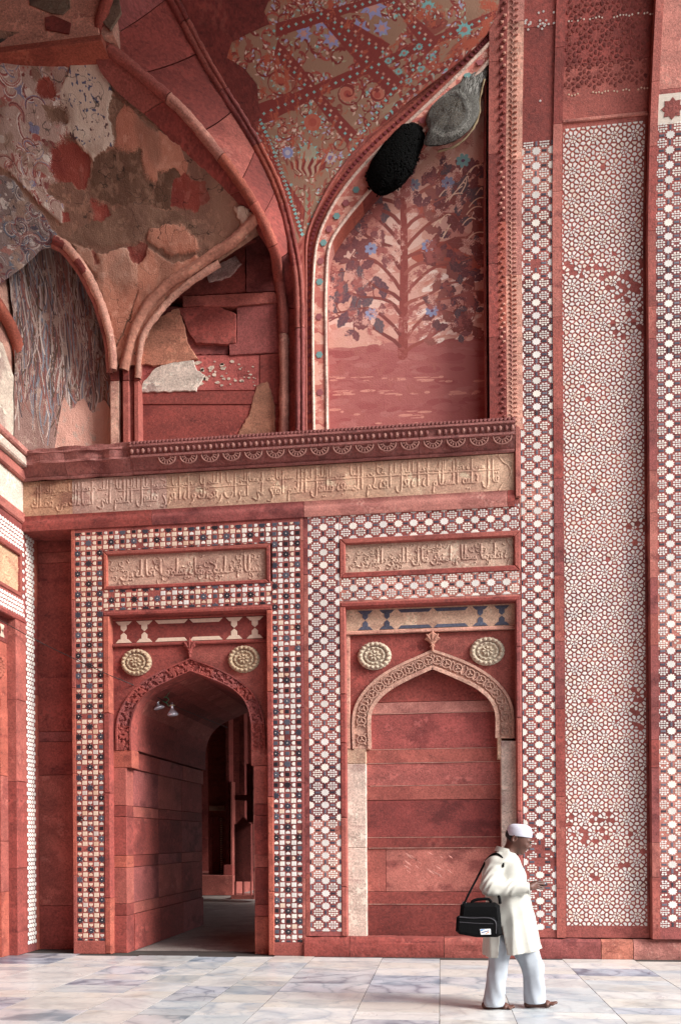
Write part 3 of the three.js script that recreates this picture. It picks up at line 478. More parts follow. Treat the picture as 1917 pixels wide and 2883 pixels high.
// ---------------------------------------------------------------- blind niche bay
const STARX = 0.2045, STARY = 0.1725;
const holesNear = (list) => { const q = list.map(([px, py, r, p]) => { const w = W(px, py); return [w.x, w.y, r / 208, p]; }); return (x, y) => q.some(([a, b, r, p]) => { const d = Math.hypot((x - a), (y - b)); return d < r && hash(Math.floor(x * 97) & 1023, Math.floor(y * 97) & 1023, 7) < 0.55 * p * (1.15 - d / r * 0.6); }); };
{
  const bay = thing('niche_wall', 'red sandstone wall bay with shallow blind arch and white star inlay border', 'wall');
  const xo0 = X(857, 2000), sx0 = X(870, 2000), sx1 = X(957, 2000), xR = X(1467, 2000), yTop = Y(1160, 1420), yM1 = Y(1160, 1434), yM0 = Y(911, 2622), yPl = Y(1200, 2638);
  const b1 = [Y(1208, 1508), Y(1208, 1432)], pan = rect(972, 1521, 1447, 1602), b2 = [Y(1208, 1684), Y(1208, 1611)], fTop = Y(1208, 1699), op0 = X(974, 2000), op1 = X(1453, 2000);
  const back = [strapRed, strapRed, strapDark, strapPale, RED[5]];
  stack(bay, 'stone_block', xo0, sx0 - 0.003, yPl, yTop, -0.4, 0.004, [RED[0], RED[2], RED[5]]);
  stack(bay, 'inlay_slab', sx0 - 0.003, sx1 + 0.003, yPl, yTop, -0.4, 0, back, { b: 0, h0: 0.6, h1: 1.3 });
  stack(bay, 'jamb_stone', sx1 + 0.003, op0, yPl, fTop, -0.4, 0.012, [RED[0], RED[1], RED[5]], { b: 0.012, h0: 0.6, h1: 1.4 }); stack(bay, 'jamb_stone', op1, xR - 0.003, yPl, fTop + 0.06, -0.4, 0.012, [RED[0], RED[1], RED[5]], { b: 0.012, h0: 0.6, h1: 1.4 });
  mesh('inlay_slab', prism(rp(sx1 + 0.003, b1[0], xR - 0.003, yTop), -0.4, 0, 0), strapRed, bay); mesh('inlay_slab', prism(rp(sx1 + 0.003, fTop, xR - 0.003, b2[1] + 0.02), -0.4, 0, 0), strapPale, bay); mesh('wall_core', prism(rp(sx1 + 0.003, b2[1], xR - 0.003, b1[0]), -0.4, -0.07, 0), RED[1], bay);
  ring(bay, 'panel_frame', pan, 0.076, -0.07, 0.016, [RED[1], RED[0]]);
  mesh('frame_lintel', prism(rp(op0 - 0.07, fTop - 0.01, xR - 0.003, fTop + 0.058), -0.35, 0.016, 0.016), RED[1], bay);
  const inl = new Inlay(bay), ox = (sx0 + sx1) / 2, nn = Math.round((X(1513, 1600) - ox) / STARX), axh = (X(1513, 1600) - ox) / nn;
  girihInlay(inl, [{ x0: sx0, x1: sx1, y0: yM0, y1: yM1 }], ox, yM1 - STARY * 1.05, STARX, STARY, holesNear([[915, 2300, 60, 0.1]]));
  girihInlay(inl, [{ x0: sx1 + 0.008, x1: xR - 0.01, y0: b1[0] + 0.008, y1: b1[1] }], ox, (b1[0] + b1[1]) / 2, axh, STARY);
  girihInlay(inl, [{ x0: sx1 + 0.008, x1: xR - 0.01, y0: b2[0] + 0.01, y1: b2[1] - 0.006 }], ox, (b2[0] + b2[1]) / 2, axh, STARY);
  inl.finish();
  { const [c, k] = newCanvas(1500, 280, '#000'); scrolls(k, 1500, 280, 80, 5); writeText(k, 'دخلوها بسلام امنين قال النبي العربي', 1440, 195, 150, 1370, 13); const R = pan; k.lineWidth = 9; k.strokeStyle = '#fff'; k.beginPath(); k.moveTo(1440, 10); k.quadraticCurveTo(1445, 60, 1475, 80); k.quadraticCurveTo(1500, 140, 1475, 200); k.quadraticCurveTo(1445, 220, 1440, 270); k.stroke(); mesh('lettered_panel', reliefGeo(R, c, 480, 90, -0.04, 0.010), stone(srgb(214, 178, 156), 0), bay); }
  // header
  const hd = rect(1000, 1712, 1441, 1767, Z1), f0 = X(962, 1900, Z1), f1 = X(1464, 1900, Z1);
  mesh('header_stone', prism(rp(f0, hd.y0 - 0.012, f1, fTop + 0.03), -0.4, Z1, 0.003), stone(srgb(230, 190, 162), 0), bay);
  mesh('header_moulding', prism(rp(f0, hd.y1 + 0.02, f1, hd.y1 + 0.06), Z1, Z1 + 0.022, 0.008), PALEPINK, bay); mesh('header_moulding', prism(rp(f0, hd.y0 - 0.062, f1, hd.y0 - 0.014), Z1, Z1 + 0.026, 0.01), PALEPINK, bay);
  headerInlay(bay, hd, Z1, stone(srgb(88, 92, 112), 0, { rough: 0.6 }), true);
  // arch band
  const z = Z1, C = (pts, n = 26) => pxCurve(pts.map((p) => [...p, z]), n);
  const oL = C([[996, 2108], [996, 2012], [1014, 1965], [1058, 1915], [1120, 1876], [1180, 1849], [1217, 1832]]), iL = C([[1040, 2108], [1041, 2005], [1062, 1968], [1096, 1938], [1150, 1908], [1217, 1877]]);
  const oR = C([[1217, 1832], [1260, 1846], [1330, 1875], [1390, 1915], [1427, 1960], [1441, 2000], [1443, 2078]]), iR = C([[1217, 1877], [1280, 1903], [1345, 1935], [1380, 1966], [1398, 2003], [1400, 2078]]);
  const xy = (a) => a.map((p) => [p[0], p[1]]), ap = oL.at(-1), yS = hd.y0 - 0.062;
  mesh('spandrel', prism([[f0, yS], [f0, oL[0][1]], ...xy(oL), [ap[0], yS]], -0.4, z - 0.03, 0.002), RED[1], bay); mesh('spandrel', prism([[ap[0], yS], ...xy(oR), [f1, oR.at(-1)[1]], [f1, yS]], -0.4, z - 0.03, 0.002), RED[0], bay);
  mesh('side_fillet', prism(rp(f0, oL[0][1], X(985, 1900, z), yS), z - 0.03, z, 0.006), PALEPINK, bay); mesh('side_fillet', prism(rp(X(1449, 1900, z), oR.at(-1)[1], f1, yS), z - 0.03, z, 0.006), RED[2], bay);
  const band = stone(srgb(214, 166, 146), 1);
  for (const [o, i] of [[oL, iL], [oR, iR]]) {
    const N = o.length - 1; for (let s = 0; s < 4; s++) { const a = Math.round(s * N / 4), b = Math.round((s + 1) * N / 4); mesh('arch_stone', prism([...xy(o).slice(a, b + 1), ...xy(i).slice(a, b + 1).reverse()], z - 0.2, z - 0.012, 0.001), band, bay); }
    const prof = [[-0.018, 0], [-0.018, 0.022], [0.018, 0.022], [0.018, 0]]; mesh('arch_fillet', sweep(o.map((p) => [p[0], p[1], z - 0.012]), prof), band, bay); mesh('arch_fillet', sweep(i.map((p) => [p[0], p[1], z - 0.012]), [[-0.03, 0], [-0.03, 0.022], [0.02, 0.022], [0.02, -0.15]]), band, bay);
    // scroll medallions joined by leaf crossings
    const ring = new THREE.TorusGeometry(0.062, 0.011, 5, 16).scale(1, 0.9, 1), leaf = new THREE.SphereGeometry(1, 6, 4); const nm = 11;
    for (let m = 0; m < nm; m++) {
      const t = (m + 0.5) / nm * N, i0 = Math.floor(t), f = t - i0, mid = [0, 1].map((c) => (lerp(o[i0][c], o[i0 + 1][c], f) + lerp(i[i0][c], i[i0 + 1][c], f)) / 2), tan = Math.atan2(o[i0 + 1][1] - o[i0][1], o[i0 + 1][0] - o[i0][0]);
      const r = mesh('carved_ring', ring, band, bay, new THREE.Vector3(mid[0], mid[1], z + 0.0));
      for (let q = 0; q < 3; q++) { const a = tan + q * 2.1; mesh('leaf', leaf.clone().scale(0.03, 0.013, 0.011).rotateZ(a).translate(0.022 * Math.cos(a), 0.022 * Math.sin(a), 0), band, r); }
      for (const s of [-1, 1]) for (const w of [-1, 1]) mesh('leaf', leaf.clone().scale(0.034, 0.011, 0.011).rotateZ(tan + s * w * 0.9).translate(Math.cos(tan) * s * 0.066 - Math.sin(tan) * w * 0.045, Math.sin(tan) * s * 0.066 + Math.cos(tan) * w * 0.045, 0), band, r);
    }
  }
  finial(bay, ap[0], ap[1] - 0.01, z + 0.005, 0.2, 0.27, stone(srgb(206, 146, 124), 1));
  for (const [px, py] of [[1054, 1846], [1371, 1833]]) { const p = W(px, py, z); rosette(bay, p.x, p.y, z - 0.028, 0.232, 0.83, stone(srgb(230, 210, 184), 1)); }
  // cream jambs
  const cr = [CREAM, BUFF, CREAM]; const yA = Y(1010, 2108, z);
  stack(bay, 'pale_jamb_stone', f0, X(1031, 2400, z), yPl - 0.02, yA - 0.002, -0.4, z - 0.008, cr, { cuts: [Y(1010, 2387, z), Y(1010, 2150, z), yA - 0.002], b: 0.006 }); stack(bay, 'pale_jamb_stone', X(1411, 2300, z), f1, yPl - 0.02, Y(1420, 2080, z), -0.4, z - 0.008, cr, { cuts: [Y(1420, 2342, z), Y(1420, 2085, z)], b: 0.006 });
  mesh('arch_stone', prism(rp(X(1400, 2100, z), Y(1405, 2136, z), X(1412, 2100, z), Y(1405, 2075, z)), -0.4, z - 0.02, 0.008), BUFF, bay);
  // courses of the blind niche
  const zn = z - 0.16, n0 = X(1022, 2300, zn), n1 = X(1418, 2300, zn), ys = [2642, 2546, 2511, 2387, 2357, 2252, 2211, 2147, 2108, 2007, 1975, 1860].map((y) => Y(1215, y, zn));
  const cm = [RED[3], RED[1], null, RED[3], stone(srgb(138, 60, 56), 2), RED[0], stone(srgb(172, 92, 85), 1), RED[0], stone(srgb(164, 80, 75), 1), RED[6], RED[1]];
  for (let k = 0; k < 11; k++) {
    if (k === 2) { const xm = X(1086, 2450, zn); mesh('course_block', prism(rp(n0, ys[2] + 0.003, xm - 0.002, ys[3] - 0.003), -0.45, zn, 0.004), RED[0], bay); const b = mesh('course_block', prism(rp(xm + 0.002, ys[2] + 0.003, n1, ys[3] - 0.003), -0.45, zn, 0.004), RED[2], bay); streaks(b, zn, xm, n1, ys[2], ys[3]); continue; }
    mesh('course_block', prism(rp(n0, ys[k] + 0.003, n1, ys[k + 1] - 0.003), -0.45, zn + (k % 2 ? 0.006 : 0) + (k === 3 ? 0.012 : 0), 0.005), cm[k], bay);
  }
  for (const k of [1, 3, 4, 6, 7, 8, 9]) mesh('mortar_joint', prism(rp(n0 + rr(0, 0.1), ys[k] - 0.0045, n1, ys[k] + 0.0045), zn - 0.02, zn + (k === 3 || k === 4 ? 0.021 : 0.009), 0.002), mortar, bay);
  mesh('wall_core', prism(rp(f0, 0, f1, yTop), -0.46, -0.4, 0), mortar, bay);
  // worn plinth
  const pl = [857, 985, 1250, 1480, 1690, 1780, 1960]; for (let k = 0; k + 1 < pl.length; k++) { const a = X(pl[k], 2665), b = X(pl[k + 1], 2665), g = new GB(), nx = 24, ny = 6, f = (i, j) => { const x = lerp(a + 0.004, b - 0.004, i / nx), y = lerp(0, yPl - 0.004, j / ny), e = j === ny ? -0.03 : 0; return [x, y - (j === ny ? 0.012 * vnoise(x * 7, 3, 512, 860) : 0), 0.05 + e - 0.03 * Math.pow(fbm(x * 4, y * 9, 512, 3, 850), 2) - 0.02 * smooth(0.6, 1, j / ny)]; }; for (let i = 0; i < nx; i++) for (let j = 0; j < ny; j++) g.quad(f(i, j), f(i + 1, j), f(i + 1, j + 1), f(i, j + 1)); for (let i = 0; i < nx; i++) { const p = f(i, ny), q = f(i + 1, ny); g.quad(p, q, [q[0], q[1], -0.2], [p[0], p[1], -0.2]); } mesh('plinth_stone', g.geo(), [RED[1], RED[1], RED[0], RED[5], stone(srgb(196, 120, 100), 1), RED[6]][k], bay); }
}
function streaks(parent, z, x0, x1, y0, y1) {                          // pale scratches slanting over one block
  const m = stone(srgb(226, 158, 144), 1);
  for (let i = 0; i < 16; i++) { const x = lerp(x0, x1, rr(0.1, 0.55)), y = lerp(y0, y1, rr(0.42, 0.92)), l = rr(0.05, 0.2), w = rr(0.004, 0.014), a = -0.65 + rr(-0.1, 0.1), c = Math.cos(a), s = Math.sin(a), P = (u, v) => [x + u * c - v * s, clamp(y + u * s + v * c, y0 + 0.01, y1 - 0.01)]; mesh('scratch', prism([P(0, 0), P(l * 0.5, -w), P(l, 0), P(l * 0.5, w)], z - 0.004, z + 0.0012, 0), m, parent); }
}

// ---------------------------------------------------------------- inlaid pier to the right of the bays
const pierTop = 13.2;
{
  const pier = thing('star_inlay_pier', 'tall pier strip of white star inlay beside carved frame', 'pier', null);
  const x0 = X(1462, 1800), sx0 = X(1469, 1800), sx1 = X(1560, 1800), x1 = X(1586, 1800), yB = Y(1515, 2640), yM = Y(1515, 2618), yT = WL(1515, 398).y;
  const back = [strapRed, strapPale, strapRed, strapDark, RED[5], RED[6]];
  stack(pier, 'inlay_slab', x0, sx1 + 0.004, yB, pierTop, -0.4, 0, (y) => y > yT ? [RED[3], RED[1]] : back, { warp: true, h0: 0.5, h1: 1.3 }); stack(pier, 'edge_stone', sx1 + 0.004, x1, yB, pierTop, -0.4, 0.014, (y) => y > yT ? [RED[3], RED[1]] : [RED[0], RED[2], RED[5], RED[1]], { warp: true, h0: 0.4, h1: 1.3 });
  const inl = new Inlay(pier, { warp: true }), ox = X(1513, 1600), y0 = Y(1513, 1841), holes = holesNear([[1505, 2400, 80, 0.5], [1520, 2580, 60, 0.45], [1490, 2470, 60, 0.35], [1515, 770, 30, 0.4], [1540, 2390, 40, 0.5]]), topGone = (x, y) => y > yT || holes(x, y);
  girihInlay(inl, [{ x0: sx0, x1: sx1, y0: yM, y1: yT }], ox, y0, STARX, STARY, topGone);
  // a few tiles left higher up
  for (let k = 0; k < 22; k++) { const p = WL(rr(1475, 1560), pick([rr(30, 90), rr(280, 292), rr(60, 75)])); inl.add('petal_tile', 'left' , Array.from({ length: 6 }, (_, i) => [0.015 * Math.cos(i * 1.047), 0.013 * Math.sin(i * 1.047)]), p.x, p.y, tileW[1]); }
  inl.finish();

  const pan = thing('lattice_inlay_panel', 'tall red panel covered with white honeycomb star inlay', 'wall panel');
  const px0 = X(1586, 1800, -0.03), px1 = X(1822, 1800, -0.03), m0 = px0 + 0.012, m1 = px1 - 0.03, yb = Y(1700, 2606, -0.03), yt = WL(1700, 352, -0.03).y;
  stack(pan, 'inlay_slab', px0, px1, yB, pierTop, -0.4, -0.03, (y) => y > yt ? [RED[3], RED[1]] : [strapRed, strapRed, RED[0], strapPale, RED[5]], { warp: true, h0: 0.8, h1: 1.7 });
  // stars on a triangular grid; each white piece is the Voronoi cell of a site, drawn in from its neighbours by the strap
  const lx = 0.262, ly = 0.362, sites = []; const ringS = (cx, cy) => { for (let k = 0; k < 6; k++) { const a = Math.PI * k / 3 + 0.2; sites.push([cx + 0.024 * Math.cos(a), cy + 0.021 * Math.sin(a), 0]); } for (let k = 0; k < 9; k++) { const a = Math.PI * 2 * k / 9 + 0.5; sites.push([cx + 0.082 * Math.cos(a), cy + 0.072 * Math.sin(a), 1]); } };
  for (let i = -2; i <= 2; i++) for (let j = -2; j <= 2; j++) { ringS(i * lx, j * ly); ringS((i + 0.5) * lx, (j + 0.5) * ly); }
  for (let i = -2; i <= 2; i++) for (let j = -4; j <= 4; j++) { const oy = j * ly / 2, o = (j & 1) * lx / 2; sites.push([i * lx + o + lx / 2, oy, 2], [i * lx + o + lx / 2 - 0.004, oy + ly / 4 * 0.98, 2]); sites.push([i * lx + o, oy + 0.128, 2]); }
  const cellOf = (s) => { let poly = rp(s[0] - 0.09, s[1] - 0.09, s[0] + 0.09, s[1] + 0.09); for (const q of sites) { if (q === s) continue; const dx = q[0] - s[0], dy = q[1] - s[1], d = Math.hypot(dx, dy); if (d > 0.2 || d < 1e-6) continue; const lim = d / 2 - (s[2] === 0 || q[2] === 0 ? 0.005 : 0.0100), o = []; for (let i = 0; i < poly.length; i++) { const a = poly[i], b = poly[(i + 1) % poly.length], fa = lim - ((a[0] - s[0]) * dx + (a[1] - s[1]) * dy) / d, fb = lim - ((b[0] - s[0]) * dx + (b[1] - s[1]) * dy) / d; if (fa >= 0) o.push(a); if ((fa >= 0) !== (fb >= 0)) { const t = fa / (fa - fb); o.push([lerp(a[0], b[0], t), lerp(a[1], b[1], t)]); } } poly = o; if (poly.length < 3) return null; } return poly.map((v) => [v[0] - s[0], v[1] - s[1]]); };
  const proto = sites.filter((s) => s[0] >= -0.001 && s[0] < lx - 0.001 && s[1] >= -0.001 && s[1] < ly - 0.001).map((s) => [s, cellOf(s)]).filter((c) => c[1] && Math.abs(area2(c[1])) > 4e-5);
  const lat = new Inlay(pan, { warp: true, z: -0.03, h: 0.005 }), holes2 = holesNear([[1700, 740, 40, 0.6], [1760, 790, 50, 0.7], [1800, 770, 40, 0.6], [1585, 760, 30, 0.6], [1640, 745, 40, 0.4], [1800, 1980, 34, 0.95], [1808, 2030, 26, 0.9], [1795, 1950, 20, 0.8], [1640, 2340, 60, 0.35], [1700, 2320, 40, 0.35], [1800, 2370, 34, 0.6], [1610, 2370, 40, 0.4], [1740, 1930, 18, 0.4], [1720, 2450, 60, 0.12], [1790, 1500, 30, 0.3], [1650, 1100, 30, 0.2], [1770, 900, 60, 0.15]]);
  const rc = { x0: m0, x1: m1, y0: yb, y1: yt }, bigX = (m0 + m1) / 2 - 2 * lx;
  for (let i = -1; i < 8; i++) for (let j = 0; j < 36; j++) for (const [s, poly] of proto) { const x = bigX + i * lx + s[0], y = yb - 0.05 + j * ly + s[1]; if (!inAny([rc], x, y, 0.03) || holes2(x, y) || rnd() < 0.004) continue; lat.add('lattice_tile', 'lt' + proto.findIndex((q) => q[0] === s), poly, x, y, rnd() < 0.9 ? tileW[Math.floor(rnd() * 3)] : tileC[2], rc); }
  // empty sockets where the inlay is lost higher up
  const sockets = [stone(srgb(136, 62, 54), 0), stone(srgb(150, 74, 64), 1)], rcT = { x0: m0, x1: m1, y0: yt + 0.22, y1: 12.7 }; for (let i = -1; i < 8; i++) for (let j = 30; j < 40; j++) for (const [s, poly] of proto) { const x = bigX + i * lx + s[0], y = yb - 0.05 + j * ly + s[1]; if (!inAny([rcT], x, y, 0) || s[2] === 0) continue; lat.add('empty_socket', 'ls' + proto.findIndex((q) => q[0] === s), poly, x, y, sockets[rnd() < 0.5 ? 0 : 1], rcT); }
  // worn inlay left over above the panel
  for (const py of [58, 268]) for (let px = 1600; px < 1840; px += 8.5) { if (rnd() < 0.25) continue; const p = WL(px, py - (px - 1600) * 0.09 + rr(-3, 3), -0.03); lat.add('lattice_tile', 'wl', Array.from({ length: 5 }, (_, i) => [0.013 * Math.cos(i * 1.257), 0.012 * Math.sin(i * 1.257)]), p.x, p.y, py > 100 ? tileC[1] : tileC[2]); }
  lat.finish();
  const yl = WL(1700, 332, -0.03).y; mesh('ledge', (() => { const g = new GB(); prism(rp(px0, yl - 0.02, px1, yl + 0.02), -0.06, -0.012, 0.008, false, g); return g.geo(true); })(), strapPale, pan);

  const outp = thing('projecting_inlay_pier', 'projecting outer pier strip with red edge and white star inlay', 'pier');
  const ox0 = X(1830, 1800, 0.1), ox1 = X(1851, 1800, 0.1), ox2 = 5.2;
  stack(outp, 'edge_stone', ox0, ox1, yB, pierTop, -0.4, 0.112, [RED[0], RED[2], RED[1], RED[5]], { warp: true, h0: 0.3, h1: 1.1 }); stack(outp, 'inlay_slab', ox1, ox2, yB, pierTop, -0.4, 0.1, [strapRed, RED[5], strapDark, strapPale], { warp: true, h0: 0.9, h1: 1.8 });
  const yt2 = WL(1880, 345, 0.1).y, in2 = new Inlay(outp, { warp: true, z: 0.1 }), hole3 = holesNear([[1885, 2420, 60, 0.4], [1890, 2330, 40, 0.4], [1860, 2500, 40, 0.4], [1880, 1800, 30, 0.3]]);
  girihInlay(in2, [{ x0: ox1 + 0.006, x1: X(1990, 1800, 0.1), y0: Y(1880, 2612, 0.1), y1: yt2 }], X(1887, 1800, 0.1), Y(1887, 1795, 0.1), STARX, STARY, hole3);
  in2.finish();
  { const c = WL(1891, 306, 0.1), R = 0.14, f = mesh('star_panel', prism(rp(c.x - 0.2, c.y - 0.17, c.x + 0.25, c.y + 0.17), 0, 0.004, 0.002), tileC[2], outp, new THREE.Vector3(0, 0, 0)); f.position.z = 0.1 + lean(c.y); f.geometry.translate(0, -c.y, 0); f.position.y = c.y; f.rotation.x = Math.atan(0.11 * (c.y - 9)); mesh('star_tile', prism(starPoly(8, R, R * 0.72, 0.9), 0.004, 0.009, 0.002).translate(c.x, 0, 0), strapRed, f); }
}

// ---------------------------------------------------------------- lettered frieze and cornice
const yF0 = Y(760, 1419), yF1 = Y(760, 1317), yC0 = Y(760, 1317), yC1 = Y(760, 1236), xF0 = XL, xF1 = X(1448, 1330);
{
  const fr = thing('lettered_frieze', 'long buff stone frieze carved with raised Arabic lettering under the cornice', 'frieze');
  const lower = [Y(760, 1462), yF0];
  const [c, k] = newCanvas(2048, 152, '#000');
  scrolls(k, 2048, 152, 0, 2);
  writeText(k, 'قال عليه السلام اذا دخل احدكم المسجد فليقل اللهم افتح لي ابواب رحمتك واذا خرج فليقل اللهم اني اسالك من فضلك', 1985, 112, 98, 1960, 6.4);
  writeText(k, 'من دخل المسجد الحرام كان امنا من الله اكبر سبحانه وتعالي يا الله يا رحيم يا كريم لا اله الا الله وحده لا شريك له', 1930, 52, 44, 1890, 4.6);
  k.lineWidth = 4.5; for (const [a, b, y] of [[1180, 1990, 62], [420, 700, 58], [760, 980, 66]]) { k.beginPath(); k.moveTo(a, y + 3); k.lineTo(b, y); k.stroke(); }
  k.lineWidth = 5; k.beginPath(); k.moveTo(1985, 4); k.quadraticCurveTo(2000, 38, 2020, 44); k.quadraticCurveTo(2046, 76, 2020, 108); k.quadraticCurveTo(2000, 114, 1985, 148); k.stroke();
  const cuts = [xF0, X(205, 1400), X(470, 1380), X(760, 1370), X(1080, 1350), xF1];
  for (let i = 0; i + 1 < cuts.length; i++) {
    const a = (cuts[i] - xF0) / (xF1 - xF0), b = (cuts[i + 1] - xF0) / (xF1 - xF0), [c2, k2] = newCanvas(Math.round(2048 * (b - a)), 152, '#000'); k2.drawImage(c, -Math.round(2048 * a), 0);
    mesh('lettered_stone', reliefGeo({ x0: cuts[i] + 0.0015, x1: cuts[i + 1] - 0.0015, y0: yF0, y1: yF1 }, c2, Math.round(1250 * (b - a)), 92, 0.0, 0.0075), [stone(srgb(190, 144, 116), 2), stone(srgb(200, 164, 148), 0), stone(srgb(206, 168, 142), 0), stone(srgb(216, 174, 146), 0), stone(srgb(222, 182, 154), 0)][i], fr);
  }
  mesh('frieze_backing', prism(rp(xF0, yF0 - 0.05, xF1, yF1), -0.45, -0.02, 0), BUFF, fr);
  const lm = [[XL, X(430, 1450), RED[1]], [X(430, 1450), X(857, 1440), RED[5]], [X(857, 1430), xF1 - 0.1, RED[6]], [xF1 - 0.1, xF1, RED[1]]];
  for (const [a, b, m] of lm) mesh('lower_moulding', sweep([[a + 0.002, (lower[0] + lower[1]) / 2, 0], [b - 0.002, (lower[0] + lower[1]) / 2, 0]], [[-(lower[1] - lower[0]) / 2, -0.4], [-(lower[1] - lower[0]) / 2, 0.02], [-0.03, 0.035], [0.02, 0.035], [0.06, 0.012], [(lower[1] - lower[0]) / 2, 0.03], [(lower[1] - lower[0]) / 2, -0.02]]), m, fr);
  const e = rect(1449, 1205, 1463, 1402); mesh('end_stone', prism(rp(e.x0, e.y0, e.x1, e.y1), -0.4, 0.05, 0.008), RED[2], fr);
}
{
  const co = thing('carved_cornice', 'carved red stone cornice with bead row and half rosettes, broken at its shaded end', 'cornice');
  const h = yC1 - yC0, xa = X(380, 1270), bm = [stone(srgb(196, 140, 128), 1), stone(srgb(160, 100, 94), 1)];
  // profile out from the wall: [height above yC0 as share, projection]
  const yk = (t) => yC0 + t * h;
  const prof = [[0, 0.02], [0.0, 0.05], [0.06, 0.06], [0.1, 0.04], [0.42, 0.14], [0.45, 0.17], [0.52, 0.17], [0.55, 0.15], [0.78, 0.17], [0.8, 0.2], [0.87, 0.2], [0.88, 0.17], [1, 0.17], [1, -0.3]];
  const seg = [XL, X(195, 1290), X(380, 1270), X(620, 1250), X(900, 1240), X(1180, 1230), xF1];
  for (let i = 0; i + 1 < seg.length; i++) {
    const broken = i < 2, pts = []; const n = broken ? 16 : 1; for (let q = 0; q <= n; q++) pts.push(lerp(seg[i] + 0.002, seg[i + 1] - 0.002, q / n));
    const g = new GB(); const P = (x, [t, o], j) => [x, yk(t) + (broken ? 0.02 * (vnoise(x * 9, j * 0.7, 512, 900) - 0.5) : 0), o * (broken ? 0.75 + 0.35 * vnoise(x * 6, j * 0.5, 512, 901) : 1)];
    for (let q = 0; q < n; q++) for (let j = 0; j + 1 < prof.length; j++) g.quad(P(pts[q], prof[j], j), P(pts[q + 1], prof[j], j), P(pts[q + 1], prof[j + 1], j + 1), P(pts[q], prof[j + 1], j + 1));
    mesh('cornice_stone', g.geo(), bm[1], co);
  }
  // half rosettes on the sloping face, beads and a notched fillet above them
  const hr = [], r = 0.118; for (let x = xF1 - 0.17; x > X(450, 1270); x -= 0.303) hr.push(x);
  const arc = (R, t) => { const g = new THREE.TorusGeometry(R, t, 5, 18, Math.PI).scale(1, 0.85, 1).rotateZ(Math.PI); return g; };
  for (const x of hr) { const y = yk(0.43), tilt = 0.28; const m = mesh('half_rosette', mergeGeometries([arc(r, 0.013), arc(r * 0.45, 0.011)]), bm[0], co, new THREE.Vector3(x, y, 0.15)); m.rotation.x = tilt; for (let q = 0; q < 7; q++) { const a = Math.PI + Math.PI * (q + 0.5) / 7; mesh('petal', new THREE.SphereGeometry(1, 6, 4).scale(0.03, 0.012, 0.012).rotateZ(a).translate(0.082 * Math.cos(a), 0.07 * Math.sin(a), 0), bm[0], m); } }
  const bead = new THREE.SphereGeometry(1, 7, 5).scale(0.026, 0.036, 0.026); let nb = 0;
  for (let x = xF1 - 0.04; x > xa; x -= 0.0795) if (rnd() > 0.04) { mesh('bead', bead, bm[(nb++) % 2], co, new THREE.Vector3(x, yk(0.665), 0.168)); }
  const notch = box(-0.016, 0.016, -0.02, 0.02, 0, 0.028, 0.005); for (let x = xF1 - 0.03; x > xa; x -= 0.0525) mesh('notch', notch, bm[1], co, new THREE.Vector3(x, yk(0.94), 0.165));
}

